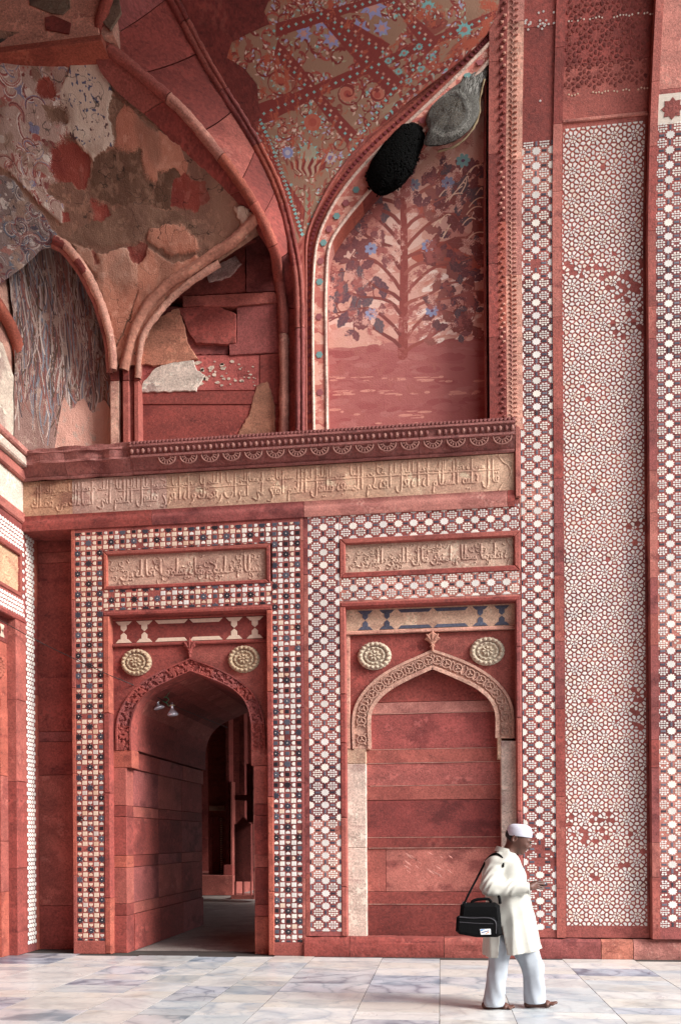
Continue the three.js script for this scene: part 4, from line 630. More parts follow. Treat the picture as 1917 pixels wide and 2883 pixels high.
// ---------------------------------------------------------------- dark corner recess and side wall
{
  const w = thing('corner_recess', 'dark bare red stone recess in the corner beside the doorway bay', 'wall');
  const x1 = X(205, 2000) + 0.05, ys = [0, Y(150, 2550, SLOT), Y(150, 2182, SLOT), Y(150, 2088, SLOT), Y(150, 2060, SLOT), Y(150, 1585, SLOT), Y(150, 1555, SLOT), yF0];
  for (let i = 0; i + 1 < ys.length; i++) mesh('course_block', prism(rp(XL, ys[i] + 0.003, x1, ys[i + 1] - 0.003), SLOT - 0.1, SLOT + (i === 3 ? 0.004 : 0), 0.004), [RED[1], RED[0], RED[1], RED[5], RED[1], RED[0], RED[1]][i], w);
}
const LWY = (py, z) => { let y = 0; const px = 40; return WS(px, py, XL).y; };
{
  const w = thing('side_wall', 'red stone side wall with small white hexagon inlay meeting the dark corner', 'wall');
  const zAt = (px, py) => WS(px, py, XL).z, zH0 = zAt(103, 2300), zH1 = zAt(76, 2300), zJ = zAt(48, 2300), zEnd = 1.6, yAt = (px, py) => WS(px, py, XL).y;
  const top = yAt(60, 1440), yP1 = yAt(30, 1545), yP0 = yAt(30, 1652), yD = yAt(30, 1735);
  const st = (z0, z1, y0, y1, f, mats, o = {}) => { let y = y0; while (y < y1 - 0.02) { let h = rr(o.h0 ?? 0.7, o.h1 ?? 1.4); if (y1 - y - h < 0.35) h = y1 - y; mesh(o.name ?? 'stone_block', prismX(rp(z0, y + 0.002, z1, Math.min(y1, y + h) - 0.002), -0.5, f, o.b ?? 0.004).translate(XL, 0, 0), pick(mats), w); y += h; } };
  st(SLOT - 0.1, zH0, 0, top, 0.0, REDMID); st(zH0, zH1, 0, top, -0.004, [strapRed, strapDark], { name: 'inlay_slab', b: 0 }); st(zH1, zJ, 0, yD, 0.012, [RED[1], RED[0]], { name: 'jamb_stone', b: 0.01 });
  mesh('frame_lintel', prismX(rp(zH1, yD, zEnd, yD + 0.06), -0.4, 0.013, 0.012).translate(XL, 0, 0), RED[1], w); mesh('inlay_slab', prismX(rp(zH1, yD + 0.06, zEnd, yP0 - 0.06), -0.4, -0.004, 0).translate(XL, 0, 0), strapRed, w); mesh('inlay_slab', prismX(rp(zH1, yP1 + 0.06, zEnd, top), -0.4, -0.004, 0).translate(XL, 0, 0), strapRed, w);
  const zP = zAt(58, 1600); mesh('inlay_slab', prismX(rp(zH1, yP0 - 0.06, zP - 0.03, yP1 + 0.06), -0.4, -0.0045, 0).translate(XL, 0, 0), strapRed, w);
  for (const [a, b, c, d] of [[zP - 0.03, yP0 - 0.06, zP, yP1 + 0.06], [zP, yP1, zEnd, yP1 + 0.06], [zP, yP0 - 0.06, zEnd, yP0]]) mesh('panel_frame', prismX(rp(a, b, c, d), -0.3, 0.014, 0.01).translate(XL, 0, 0), RED[0], w);
  { const [c, k] = newCanvas(700, 220, '#000'); scrolls(k, 700, 220, 60, 4); k.lineWidth = 7; k.strokeStyle = '#fff'; for (const x of [560, 400]) { k.beginPath(); k.ellipse(x, 115, 52, 70, 0, 0, 6.3); k.stroke(); } const g = reliefGeo({ x0: -zEnd, x1: -zP, y0: yP0, y1: yP1 }, c, 150, 50, -0.035, 0.014); g.rotateY(Math.PI / 2); g.translate(XL, 0, 0); mesh('lettered_panel', g, stone(srgb(216, 170, 136), 0), w); }
  // hexagons
  const hex = Array.from({ length: 6 }, (_, i) => [0.029 * Math.cos(i * Math.PI / 3 + Math.PI / 6) * 1.1, 0.029 * Math.sin(i * Math.PI / 3 + Math.PI / 6) * 1.05]), inl = new Inlay(w, { h: 0.006, place: (m, t) => { m.position.set(XL - 0.004, t.y, -t.x); m.rotation.y = Math.PI / 2; } });
  const hx = 0.069, hy = 0.0595; const fill = (za, zb, y0, y1) => { for (let j = 0; y0 + 0.04 + j * hy < y1 - 0.02; j++) for (let i = 0; ; i++) { const z = za + 0.035 + i * hx + (j & 1) * hx / 2; if (z > zb - 0.03) break; inl.add('hexagon_tile', 'hx', hex, -z, y0 + 0.04 + j * hy, pick(tileW)); } };
  fill(zH0, zH1, yAt(90, 2660), yAt(90, 1470)); fill(zH1 + 0.01, zEnd, yD + 0.07, yP0 - 0.07); fill(zH1 + 0.01, zEnd, yP1 + 0.07, yAt(40, 1470)); fill(zH1 + 0.005, zP - 0.035, yP0 - 0.07, yP1 + 0.07); inl.finish();
  // recessed arch of the side bay
  const fz = -0.12, hz0 = zAt(38, 1760); mesh('header_stone', prismX(rp(zJ, yAt(20, 1800), zEnd, yD), -0.4, fz, 0.003).translate(XL, 0, 0), RED[3], w);
  for (const [a, b] of [[hz0 + 0.03, hz0 + 0.13], [hz0 + 0.2, hz0 + 0.3]]) for (const t of [0, 1]) { const y0 = t ? yAt(20, 1788) : yAt(20, 1752), s = t ? 1 : -1, mz = (a + b) / 2; mesh('inlay_piece', prismX([[a, y0], [b, y0], [b, y0 + s * 0.03], [mz + 0.03, y0 + s * 0.05], [mz, y0 + s * 0.13], [mz - 0.03, y0 + s * 0.05], [a, y0 + s * 0.03]], fz, fz + 0.007, 0.002).translate(XL, 0, 0), tileC[0], w); }
  const ySp = yAt(20, 1985); mesh('spandrel', prismX([[zJ, yAt(20, 1800)], [zJ, ySp], [zJ + 0.16, ySp], [zJ + 0.2, ySp + 0.35], [zJ + 0.34, ySp + 0.62], [zEnd, ySp + 0.95], [zEnd, yAt(20, 1800)]], -0.4, fz - 0.01, 0.003).translate(XL, 0, 0), RED[4], w);
  { const m = rosette(w, 0, 0, 0, 0.2, 0.9, stone(srgb(196, 110, 90), 1)); m.position.set(XL + fz, yAt(8, 1872), zJ + 0.33); m.rotation.y = Math.PI / 2; }
  st(zJ, zJ + 0.2, 0, ySp, fz, [RED[0], RED[2], RED[4]], { name: 'jamb_block', h0: 0.5, h1: 1.0 }); mesh('course_block', prismX(rp(zJ + 0.2, 0, zEnd, ySp + 0.95), -0.5, fz - 0.2, 0).translate(XL, 0, 0), RED[1], w);
  for (let i = 0; i < 6; i++) mesh('plaster_patch', prismX(Array.from({ length: 7 }, (_, q) => { const a = q * 0.9, R = rr(0.04, 0.12); return [zJ + 0.3 + R * 0.7 * Math.cos(a), [0.6, 0.75, 2.2, 2.3, 1.5, 2.1][i] + R * Math.sin(a)]; }), fz - 0.2, fz - 0.19, 0.002).translate(XL, 0, 0), [BUFF, stone(srgb(170, 120, 60), 1)][i % 2], w);
  // upper side wall: pale frieze, cornice, lunette
  mesh('frieze_stone', prismX(rp(SLOT, yF0 - 0.1, zEnd, yF1), -0.4, 0.0, 0.002).translate(XL, 0, 0), stone(srgb(228, 206, 190), 1), w);
  mesh('lower_moulding', prismX(rp(SLOT, top, zEnd, yF0 - 0.1), -0.4, 0.03, 0.02).translate(XL, 0, 0), RED[2], w);
  for (const [a, b, o, m] of [[0, 0.4, 0.06, REDPINK[0]], [0.4, 0.75, 0.13, CREAM], [0.75, 1, 0.17, REDPINK[1]]]) mesh('cornice_stone', prismX(rp(SLOT, lerp(yC0, yC1, a), zEnd + 0.6, lerp(yC0, yC1, b)), -0.4, o, 0.02).translate(XL, 0, 0), m, w);
}

// ---------------------------------------------------------------- painted tree lunette with its arch
const canvasTex = (c) => { const t = new THREE.CanvasTexture(c); t.colorSpace = THREE.SRGBColorSpace; t.magFilter = THREE.LinearFilter; return t; };
function speckle(k, w, h, n, cols, r0, r1) { for (let i = 0; i < n; i++) { k.fillStyle = pick(cols); k.beginPath(); k.ellipse(rr(0, w), rr(0, h), rr(r0, r1), rr(r0, r1), rr(0, 3), 0, 6.3); k.fill(); } }
function blotches(k, w, h, n, cols, r0, r1) { for (let i = 0; i < n; i++) { const x = rr(0, w), y = rr(0, h), R = rr(r0, r1); k.fillStyle = pick(cols); k.beginPath(); for (let q = 0; q < 14; q++) { const a = q * 0.449, s = R * rr(0.5, 1.2); q ? k.lineTo(x + s * Math.cos(a) * 1.6, y + s * Math.sin(a)) : k.moveTo(x + s * 1.6, y); } k.fill(); } }
function wear(k, w, h, s, cols, amt) {                                 // flaked spots that follow a noise field
  for (let j = 0; j < h; j += 3) for (let i = 0; i < w; i += 3) { const f = fbm(i / 46, j / 46, 512, 4, s), q = hash(i & 1023, j & 1023, s & 15); if (f > 0.60 - amt && q < (f - 0.60 + amt) * 5) { k.fillStyle = cols[(i * 7 + j * 3) % cols.length]; k.fillRect(i, j, 2 + 3 * q * 2, 2 + 2 * q); } }
}
const TZ = -0.3;                                                       // painted wall stands back behind the arch border
{
  const wall = thing('tree_mural_wall', 'arched wall panel painted with a leafy tree and blue flowers', 'mural wall');
  const r = rectL(900, 90, 1375, 1215, TZ); r.y0 = Y(1140, 1212, TZ);
  const w = 780, h = Math.round(780 * (r.y1 - r.y0) / (r.x1 - r.x0)), [c, k] = newCanvas(w, h, '#cf9c8c');
  const U = (px, py) => { const p = WL(px, py, TZ); return [(p.x - r.x0) / (r.x1 - r.x0) * w, (r.y1 - p.y) / (r.y1 - r.y0) * h]; };
  // pale plaster patches, faded red field at the foot and right
  blotches(k, w, h, 240, ['#d4a496', '#c88c7e', '#c28478', '#dcb6a8'], 14, 60);
  const fieldY = U(1140, 968)[1]; k.fillStyle = '#a5605c'; k.fillRect(0, fieldY, w, h); blotches(k, w, h * 0 + 1, 1, ['#9a5452'], 1, 2);
  for (let i = 0; i < 180; i++) { const x = rr(0, w), y = rr(fieldY, h), R = rr(6, 30); k.fillStyle = pick(['#a05a57', '#a86460', '#ac6b66', '#9c5452']); k.beginPath(); k.ellipse(x, y, R * 2, R * 0.6, rr(-0.2, 0.2), 0, 6.3); k.fill(); }
  k.fillStyle = '#c98a7c'; for (let i = 0; i < 60; i++) { const [x, y] = U(rr(920, 1360), pick([rr(1060, 1075), rr(1100, 1112), rr(1150, 1210)])); k.beginPath(); k.ellipse(x, y, rr(8, 40), rr(2, 7), 0.02, 0, 6.3); k.fill(); }
  // right half: worn red wash
  for (const [px, py, R] of [[1240, 720, 62], [1300, 740, 46], [1215, 590, 34]]) { const [x, y] = U(px, py); k.fillStyle = '#ad5a4c'; k.beginPath(); for (let q = 0; q < 18; q++) { const a = q * 0.349, s = R * 2.1 * rr(0.7, 1.1); k.lineTo(x + s * Math.cos(a), y + s * 0.5 * Math.sin(a)); } k.fill(); }
  for (let i = 0; i < 90; i++) { const [x, y] = U(rr(1160, 1350), rr(760, 960)); k.fillStyle = pick(['#e6c4b6', '#d9a596', '#c98878', '#eed6ca']); k.beginPath(); k.ellipse(x, y, rr(10, 60), rr(3, 12), rr(-0.5, -0.1), 0, 6.3); k.fill(); }
  // branches, leaves, flowers
  const leafCols = ['#74464a', '#7e4a4a', '#684850', '#865050', '#66545a'];
  const leaf = (x, y, a, l, col) => { k.save(); k.translate(x, y); k.rotate(a); k.fillStyle = col; k.beginPath(); k.moveTo(0, 0); for (let i = 1; i <= 8; i++) k.lineTo(l * i / 8, -l * 0.3 * Math.sin(Math.PI * i / 8.2) * (i & 1 ? 1.1 : 0.8)); for (let i = 7; i >= 1; i--) k.lineTo(l * i / 8, l * 0.3 * Math.sin(Math.PI * i / 8.2) * (i & 1 ? 1.1 : 0.8)); k.fill(); k.strokeStyle = '#96645f'; k.lineWidth = 1.2; k.beginPath(); k.moveTo(l * 0.05, 0); k.lineTo(l * 0.92, 0); for (let i = 2; i < 7; i++) { k.moveTo(l * i / 8, 0); k.lineTo(l * (i + 1) / 8, l * 0.16 * (i & 1 ? 1 : -1)); } k.stroke(); k.restore(); };
  const flower = (px, py, col, R = 40) => { const [x, y] = U(px, py); k.fillStyle = col; for (let i = 0; i < 7; i++) { k.beginPath(); k.ellipse(x + R * 0.62 * Math.cos(i * 0.898), y + R * 0.5 * Math.sin(i * 0.898), R * 0.36, R * 0.26, i * 0.898, 0, 6.3); k.fill(); } k.fillStyle = '#6a4c66'; k.beginPath(); k.ellipse(x, y, R * 0.2, R * 0.18, 0, 0, 6.3); k.fill(); };
  k.strokeStyle = '#8f4842'; k.lineCap = 'round';
  const trunkX = 1133; for (let s = 0; s < 70; s++) { const t = s / 69, p = U(trunkX + 4 * Math.sin(t * 3), lerp(1000, 500, t)), q = U(trunkX + 4 * Math.sin((t + 0.02) * 3), lerp(1000, 500, t + 0.02)); k.lineWidth = lerp(46, 26, t); k.beginPath(); k.moveTo(...p); k.lineTo(...q); k.stroke(); }
  for (const side of [-1, 1]) for (let b = 0; b < 11; b++) {
    const y0 = 975 - b * 43 + (side > 0 ? 16 : 0), len = side < 0 ? rr(160, 208) : rr(175, 220), rise = len * rr(0.35, 0.7), pts = []; for (let i = 0; i <= 12; i++) { const t = i / 12; pts.push(U(trunkX + side * (8 + len * t), y0 - rise * Math.pow(t, 0.7) * (1 - 0.42 * t * t) + 10 * Math.sin(t * 6.5 + b * 2))); }
    k.strokeStyle = side < 0 ? pick(['#7d413d', '#8a4a44']) : pick(['#955048', '#a05c52']); for (let i = 0; i < 12; i++) { k.lineWidth = lerp(17, 6, i / 12); k.beginPath(); k.moveTo(...pts[i]); k.lineTo(...pts[i + 1]); k.stroke(); }
    for (let tw = 4; tw <= 10; tw += 3) { const q = pts[tw], e = [q[0] + side * rr(20, 60), q[1] + (tw & 1 ? 1 : -1) * rr(30, 60)]; k.lineWidth = 5; k.beginPath(); k.moveTo(...q); k.quadraticCurveTo(q[0] + side * 30, q[1], ...e); k.stroke(); for (const da of [-0.7, 0.7]) leaf(...e, Math.atan2(e[1] - q[1], e[0] - q[0]) + da, rr(40, 66), pick(leafCols)); }
    for (let i = 3; i <= 12; i += 2) { const up = (i >> 1) & 1 ? 1 : -1; if (side > 0 && rnd() < 0.3 && b > 2 && b < 7) continue; const a = Math.atan2(pts[i][1] - pts[i - 1][1], pts[i][0] - pts[i - 1][0]) + up * rr(0.5, 1.1); leaf(...pts[i], a, rr(58, 92), side < 0 ? pick(leafCols) : pick(['#7c4644', '#8a4c46', '#6e4a4c', '#955a52'])); }
  }
  for (let i = 0; i < 30; i++) { const [x, y] = U(rr(930, 1355), rr(470, 600)); leaf(x, y, rr(-2.6, -0.5), rr(56, 88), pick(leafCols)); }
  k.strokeStyle = '#e8c8ae'; k.lineWidth = 5; for (let i = 0; i < 20; i++) { const [x, y] = U(rr(1190, 1350), rr(480, 690)); k.beginPath(); k.moveTo(x, y); k.quadraticCurveTo(x + 30, y - 40, x + rr(20, 80), y - rr(10, 60)); k.stroke(); }
  for (const [a, b] of [[1045, 884], [1216, 875], [1205, 692], [1045, 700]]) flower(a, b, '#8e94b4', 33); flower(1165, 520, '#7c7c8c', 30); flower(1260, 515, '#848aa4', 32); flower(1303, 452, '#7ea6a6', 34);
  wear(k, w, Math.round(fieldY), 1000, ['#d9a898', '#c78c80', '#bb7a70', '#e2bcae'], 0.02); wear(k, w, h, 1010, ['#a4605a', '#ab6a64', '#9a5652'], 0.03);
  const tm = new THREE.MeshStandardMaterial({ map: canvasTex(c), roughness: 0.92, bumpMap: rep(grainBump, 3, 7), bumpScale: 0.006 });
  const g = new THREE.PlaneGeometry(r.x1 - r.x0, r.y1 - r.y0, 2, 24), p = g.attributes.position; for (let i = 0; i < p.count; i++) { const y = p.getY(i) + (r.y0 + r.y1) / 2; p.setXYZ(i, p.getX(i) + (r.x0 + r.x1) / 2, y, TZ + lean(y)); } g.computeVertexNormals();
  mesh('tree_mural', g, tm, wall);
  // arch border: an inner soffit, a painted band with white lines, outer dotted moulding
  const P = (pts, off, n = 40) => curve(pts.map(([x, y]) => { const q = WL(x, y, off); return [q.x, q.y, 0]; }), n).map(([x, y]) => [x, y, off]);
  const aIn = P([[921, 1213], [918, 1000], [918, 790], [928, 690], [964, 630], [1020, 560], [1090, 480], [1160, 402], [1250, 310], [1330, 225], [1385, 160]], 0), aMid = P([[884, 1213], [881, 1000], [882, 800], [894, 680], [932, 590], [985, 512], [1050, 440], [1130, 365], [1215, 285], [1300, 203], [1383, 118]], 0), aOut = P([[862, 1213], [862, 1000], [862, 800], [866, 660], [900, 575], [948, 490], [1028, 394], [1136, 298], [1243, 201], [1377, 84], [1400, 60]], 0);
  const strip = (name, A, B, oa, ob, mat, parts) => { const n = A.length - 1; for (let s = 0; s < parts; s++) { const i0 = Math.round(s * n / parts), i1 = Math.round((s + 1) * n / parts), g = new GB(); for (let i = i0; i < i1; i++) { const f = i === i1 - 1 ? 0.994 : 1; for (let q = 0; q < 3; q++) { const m = (j, t) => [lerp(A[j][0], B[j][0], t), lerp(A[j][1], B[j][1], t), lerp(oa, ob, t)]; g.quad(m(i, q / 3), m(i, (q + 1) / 3), m(i + 1, (q + 1) / 3), m(i + 1, q / 3)); } } mesh(name, g.geo(true), Array.isArray(mat) ? mat[s % mat.length] : mat, wall); } };
  strip('arch_soffit', aIn, aIn, TZ - 0.02, 0, [RED[2], RED[6], RED[4], RED[3]], 6);
  const bandC = newCanvas(512, 512, '#bb6f62'); blotches(bandC[1], 512, 512, 160, ['#c98474', '#ad5f56', '#d39a88', '#b4685c'], 8, 40); wear(bandC[1], 512, 512, 1020, ['#e0b4a4', '#cf9484'], 0.09); const bandT = canvasTex(bandC[0]); bandT.wrapS = bandT.wrapT = THREE.RepeatWrapping; const bandM = new THREE.MeshStandardMaterial({ map: rep(bandT, 0.8), roughness: 0.92, bumpMap: rep(grainBump, 1.3), bumpScale: 0.005 });
  strip('arch_band', aIn, aMid, 0.0, 0.012, bandM, 7);
  const white = stone(srgb(232, 200, 184), 1); mesh('arch_line', sweep(aIn.map((q) => [q[0], q[1], 0.002]), halfRound(0.022, 0.02), true), white, wall); mesh('arch_line', sweep(aMid.map((q) => [q[0], q[1], 0.01]), halfRound(0.02, 0.02), true), white, wall);
  strip('dotted_moulding', aMid, aOut, 0.012, -0.03, [stone(srgb(186, 96, 82), 0)], 1);
  mesh('arch_line', sweep(aOut.map((q) => [q[0], q[1], -0.02]), halfRound(0.018, 0.03), true), RED[0], wall);
  // painted medallions on the band, dark dots on the moulding
  const teal = plain(srgb(112, 150, 148), 0.9), dk = plain(srgb(112, 40, 44), 0.9); const put = (A, B, i, t, off, R, m, n) => { const x = lerp(A[i][0], B[i][0], t), y = lerp(A[i][1], B[i][1], t); mesh(n, prism(starPoly(6, R, R * 0.8, 1), 0, 0.003, 0), m, wall, new THREE.Vector3(x, y, off + lean(y))); };
  for (let i = 2; i < 40; i += 2) put(aIn, aMid, i, 0.5, 0.012, 0.05, [teal, plain(srgb(150, 84, 88), 0.9)][(i / 2) & 1], 'painted_medallion'); for (let i = 0; i < 40; i++) for (const f of [0, 0.5]) { const j = Math.min(39, i); put(aMid.map((q, z) => z < 40 ? [lerp(q[0], aMid[z + 1]?.[0] ?? q[0], f), lerp(q[1], aMid[z + 1]?.[1] ?? q[1], f)] : q), aOut.map((q, z) => z < 40 ? [lerp(q[0], aOut[z + 1]?.[0] ?? q[0], f), lerp(q[1], aOut[z + 1]?.[1] ?? q[1], f)] : q), j, 0.52, -0.004, 0.03, dk, 'painted_dot'); }
  // right-hand reveal and mouldings
  const yb = Y(1380, 1205), x1 = X(1366, 900), x2 = X(1380, 900), x3 = X(1402, 900);
  stack(wall, 'reveal_stone', x1 - 0.005, x1 + 0.02, yb, pierTop, -0.5, -0.06, [RED[1], RED[0]], { warp: true }); stack(wall, 'moulding_stone', x2 - 0.02, x3, yb, pierTop, -0.2, 0.03, [RED[1], RED[0], RED[3]], { warp: true, h0: 0.8, h1: 1.6 });
  stack(wall, 'wall_core', X(790, 900), X(1460, 900), yb - 0.1, pierTop, TZ - 0.3, TZ - 0.01, [RED[3]], { warp: true, b: 0 });
}
// ---------------------------------------------------------------- carved upright frame
{
  const fr = thing('carved_frame', 'tall narrow frame carved with bead lattice and scallops beside the tree mural', 'frame');
  const xa = X(1402, 900), xb = X(1424, 900), xc = X(1457, 900), yb = Y(1430, 1212), orange = stone(srgb(190, 110, 90), 0);
  stack(fr, 'frame_stone', xa, xb, yb, pierTop, -0.3, 0.03, [RED[0], RED[3], RED[4]], { warp: true, h0: 0.7, h1: 1.4 }); stack(fr, 'frame_stone', xb, X(1469, 900), yb, pierTop, -0.3, 0.012, [RED[2], PALEPINK, orange, RED[6]], { warp: true, h0: 0.7, h1: 1.5 });
  const bead = box(-0.018, 0.018, -0.014, 0.014, 0, 0.022, 0.006), sc = new THREE.TorusGeometry(0.032, 0.01, 5, 10, Math.PI).rotateZ(-Math.PI / 2);
  let i = 0; for (let y = yb + 0.05; y < pierTop - 0.2; y += 0.062, i++) {
    const m = [RED[2], RED[0], PALEPINK][Math.floor(i / 9) % 3], T = Math.atan(0.11 * Math.max(0, y - 9)), at = (n, g, x, o, mt) => { const q = mesh(n, g, mt, fr, new THREE.Vector3(x, y, o + lean(y))); q.rotation.x = T; };
    at('bead', bead, lerp(xa, xb, i & 1 ? 0.32 : 0.68), 0.028, m); at('scallop', sc, lerp(xb, xc, 0.25), 0.014, [PALEPINK, RED[6], orange][Math.floor(i / 11) % 3]); at('bar', box(-0.012, 0.03, -0.008, 0.008, 0, 0.018, 0.004), lerp(xb, xc, 0.7), 0.012, [PALEPINK, RED[6], orange][Math.floor(i / 11) % 3]);
  }
}
// ---------------------------------------------------------------- painted vault spandrel, ribs, and the squinch over the doorway
// rises forward from the wall as it climbs; given by its two edges
const R1 = [[846, 1216, -0.02], [846, 1000, -0.02], [842, 800, 0.0], [827, 700, 0.03], [790, 551, 0.12], [735, 429, 0.27], [674, 325, 0.45], [588, 184, 0.75], [490, 0, 1.15], [440, -90, 1.35]];
const A1 = [[860, 1216, 0.0], [860, 1000, 0.0], [861, 800, 0.0], [866, 655, 0.02], [900, 575, 0.06], [948, 490, 0.12], [1028, 394, 0.2], [1136, 298, 0.3], [1377, 84, 0.55], [1420, -90, 0.75]];
const VY = 7.55, G = (x, y) => { const t = Math.max(0, y - VY), a = Math.max(0, XL + 1.7 - x); return -0.1 + 0.12 * Math.pow(t, 1.8) + 0.12 * a * a * smooth(7.4, 9.4, y) + 0.03 * (fbm(x * 2.2, y * 2.2, 512, 4, 1200) - 0.5); };
const onG = (px, py, off = 0) => { let z = 0, p; for (let i = 0; i < 16; i++) { p = W(px, py, z); z = lerp(z, G(p.x, p.y) + off, 0.8); } return p; };
const R2 = [[800, 1226], [800, 1000], [796, 860], [784, 780], [772, 700], [735, 612], [692, 539], [612, 429], [508, 306], [367, 184], [284, 104], [322, -60]].map(([x, y]) => [x, y, Math.max(-0.14, y < 780 ? onG(x, y).z + 0.05 : -0.14)]);
function patch(A, B, ns, nt, bulge = 0) {                              // ruled surface between two curves; returns point(t, s)
  const a = pxCurve(A, nt), b = pxCurve(B, nt), at = (t, s) => { const f = t * nt, i = Math.min(nt - 1, Math.floor(f)), q = f - i, m = (c, k) => lerp(c[i][k], c[i + 1][k], q), u = bulge * t * Math.sin(Math.PI * s); return [lerp(m(a, 0), m(b, 0), s), lerp(m(a, 1), m(b, 1), s) + u, lerp(m(a, 2), m(b, 2), s) + u * 0.6]; };
  return { at, geo(t0 = 0, t1 = 1, s0 = 0, s1 = 1, lift = 0) { const n = Math.max(2, Math.round(nt * (t1 - t0))), m = Math.max(1, Math.round(ns * (s1 - s0))), g = new THREE.PlaneGeometry(1, 1, m, n), p = g.attributes.position, uv = g.attributes.uv; for (let i = 0; i < p.count; i++) { const s = lerp(s0, s1, uv.getX(i)), t = lerp(t0, t1, uv.getY(i)), q = at(t, s); p.setXYZ(i, q[0], q[1] - lift * 0.4, q[2] + lift); uv.setXY(i, s, t); } g.computeVertexNormals(); return g; } };
}
const span = patch(R1, A1, 40, 60, 0.05);
{
  const v = thing('painted_vault_spandrel', 'curved vault spandrel painted with flowers in a lattice of red bands', 'vault');
  // painting laid out over (s, t); s runs from rib to arch, t from the foot upwards
  const w = 1400, h = 1400, [c, k] = newCanvas(w, h, '#94725e'), S = (s, t) => [s * w, (1 - t) * h];
  // convert a place on the wall picture to (s, t) by search on the surface
  const grid = []; for (let i = 0; i <= 60; i++) for (let j = 0; j <= 40; j++) { const q = span.at(i / 60, j / 40); grid.push([i / 60, j / 40, new THREE.Vector3(...q).project(camera)]); }
  const toST = (px, py) => { const nx = px / PW * 2 - 1, ny = 1 - py / PH * 2; let best = 1e9, b = null; for (const g of grid) { const d = (g[2].x - nx) ** 2 * 0.44 + (g[2].y - ny) ** 2; if (d < best) { best = d; b = g; } } let [t, s] = b; for (let it = 0; it < 12; it++) { const e = 0.004, f = (tt, ss) => { const q = new THREE.Vector3(...span.at(clamp(tt, 0, 1), clamp(ss, 0, 1))).project(camera); return [q.x - nx, q.y - ny]; }, f0 = f(t, s), ft = f(t + e, s), fs = f(t, s + e), a = (ft[0] - f0[0]) / e, bb = (fs[0] - f0[0]) / e, cc = (ft[1] - f0[1]) / e, dd = (fs[1] - f0[1]) / e, det = a * dd - bb * cc; if (Math.abs(det) < 1e-9) break; t = clamp(t - (f0[0] * dd - bb * f0[1]) / det * 0.8, 0, 1); s = clamp(s - (a * f0[1] - cc * f0[0]) / det * 0.8, 0, 1); } return S(s, t); };
  blotches(k, w, h, 300, ['#9a806a', '#8f6e5a', '#9c7460', '#8e5446', '#86463c'], 8, 34);
  const path = (pts, close) => { k.beginPath(); pts.forEach((p, i) => i ? k.lineTo(...p) : k.moveTo(...p)); if (close) k.closePath(); };
  const lineST = (p, q, n = 20) => Array.from({ length: n + 1 }, (_, i) => toST(lerp(p[0], q[0], i / n), lerp(p[1], q[1], i / n)));
  const band = (p, q, col, wd, fl = true) => { const L = lineST(p, q, 14); k.strokeStyle = col; k.lineCap = 'butt'; for (let i = 0; i < L.length - 1; i++) { const q2 = toST(lerp(p[0], q[0], i / 14) + wd, lerp(p[1], q[1], i / 14)); k.lineWidth = clamp(Math.hypot(q2[0] - L[i][0], q2[1] - L[i][1]), 6, 150); k.beginPath(); k.moveTo(...L[i]); k.lineTo(...L[i + 1]); k.stroke(); } if (fl) { const n = Math.round(Math.hypot(p[0] - q[0], p[1] - q[1]) / 17); for (let i = 0; i <= n; i++) blob(lerp(p[0], q[0], i / n) + (i & 1 ? 5 : -5), lerp(p[1], q[1], i / n), 5, i & 1 ? '#6fb0b0' : '#c08a7c'); } };
  const blob = (px, py, R, col, n = 5) => { const pts = Array.from({ length: n * 2 }, (_, i) => toST(px + R * (i & 1 ? 0.55 : 1) * Math.cos(i * Math.PI / n), py + R * (i & 1 ? 0.55 : 1) * Math.sin(i * Math.PI / n))); k.fillStyle = col; path(pts, true); k.fill(); };
  const disc = (px, py, R, col) => { k.fillStyle = col; path(Array.from({ length: 16 }, (_, i) => toST(px + R * Math.cos(i * 0.393), py + R * Math.sin(i * 0.393))), true); k.fill(); };
  const scroll = (px, py, R, col, wd = 3) => { k.strokeStyle = col; const L = Array.from({ length: 22 }, (_, i) => { const a = i * 0.42, r = R * (1 - i / 24); return toST(px + r * Math.cos(a), py + r * Math.sin(a)); }); k.lineWidth = wd * 2.2; path(L); k.stroke(); };
  const leafP = (px, py, a, l, col) => { const P = (u, v) => toST(px + u * Math.cos(a) - v * Math.sin(a), py + u * Math.sin(a) + v * Math.cos(a)); k.fillStyle = col; path([P(0, 0), P(l * 0.4, -l * 0.2), P(l, 0), P(l * 0.4, l * 0.2)], true); k.fill(); };
  const dark = '#7a302c', mid = '#9c4a40';
  // small flowers scattered, then named ones
  for (let i = 0; i < 420; i++) {                                     // vines: a curling stem with small leaves along it
    const px = rr(650, 1390), py = rr(-40, 600), R = rr(12, 30), a0 = rr(0, 6.3), dir = rnd() < 0.5 ? 1 : -1, col = pick([dark, mid, '#8a3c36']); const L = []; for (let q = 0; q < 16; q++) { const a = a0 + dir * q * 0.4, r = R * (1 - q / 19); L.push([px + r * Math.cos(a), py + r * Math.sin(a)]); }
    k.strokeStyle = col; k.lineWidth = 6; path(L.map((v) => toST(...v))); k.stroke();
    for (let q = 1; q < 15; q += 2) leafP(...L[q], Math.atan2(L[q + 1][1] - L[q][1], L[q + 1][0] - L[q][0]) + dir * (q % 4 === 1 ? 0.9 : -0.9), rr(8, 17), pick([dark, '#c9a898', '#d8c2b4', '#9c9478', '#94b0aa', '#a85a4c', '#a6a4bc']));
    if (rnd() < 0.5) { blob(...L[15], 6, pick(['#c8a898', '#79b0ae', '#9a96b4', '#b0604e']), 6); }
  }
  for (const [x, y, R] of [[900, 55, 34], [1050, 20, 40], [855, 95, 26], [935, 110, 30], [1010, 85, 34], [1075, 80, 26]]) { blob(x, y, R, '#8d8fb8', 7); blob(x, y, R * 0.5, '#b98a80', 6); }
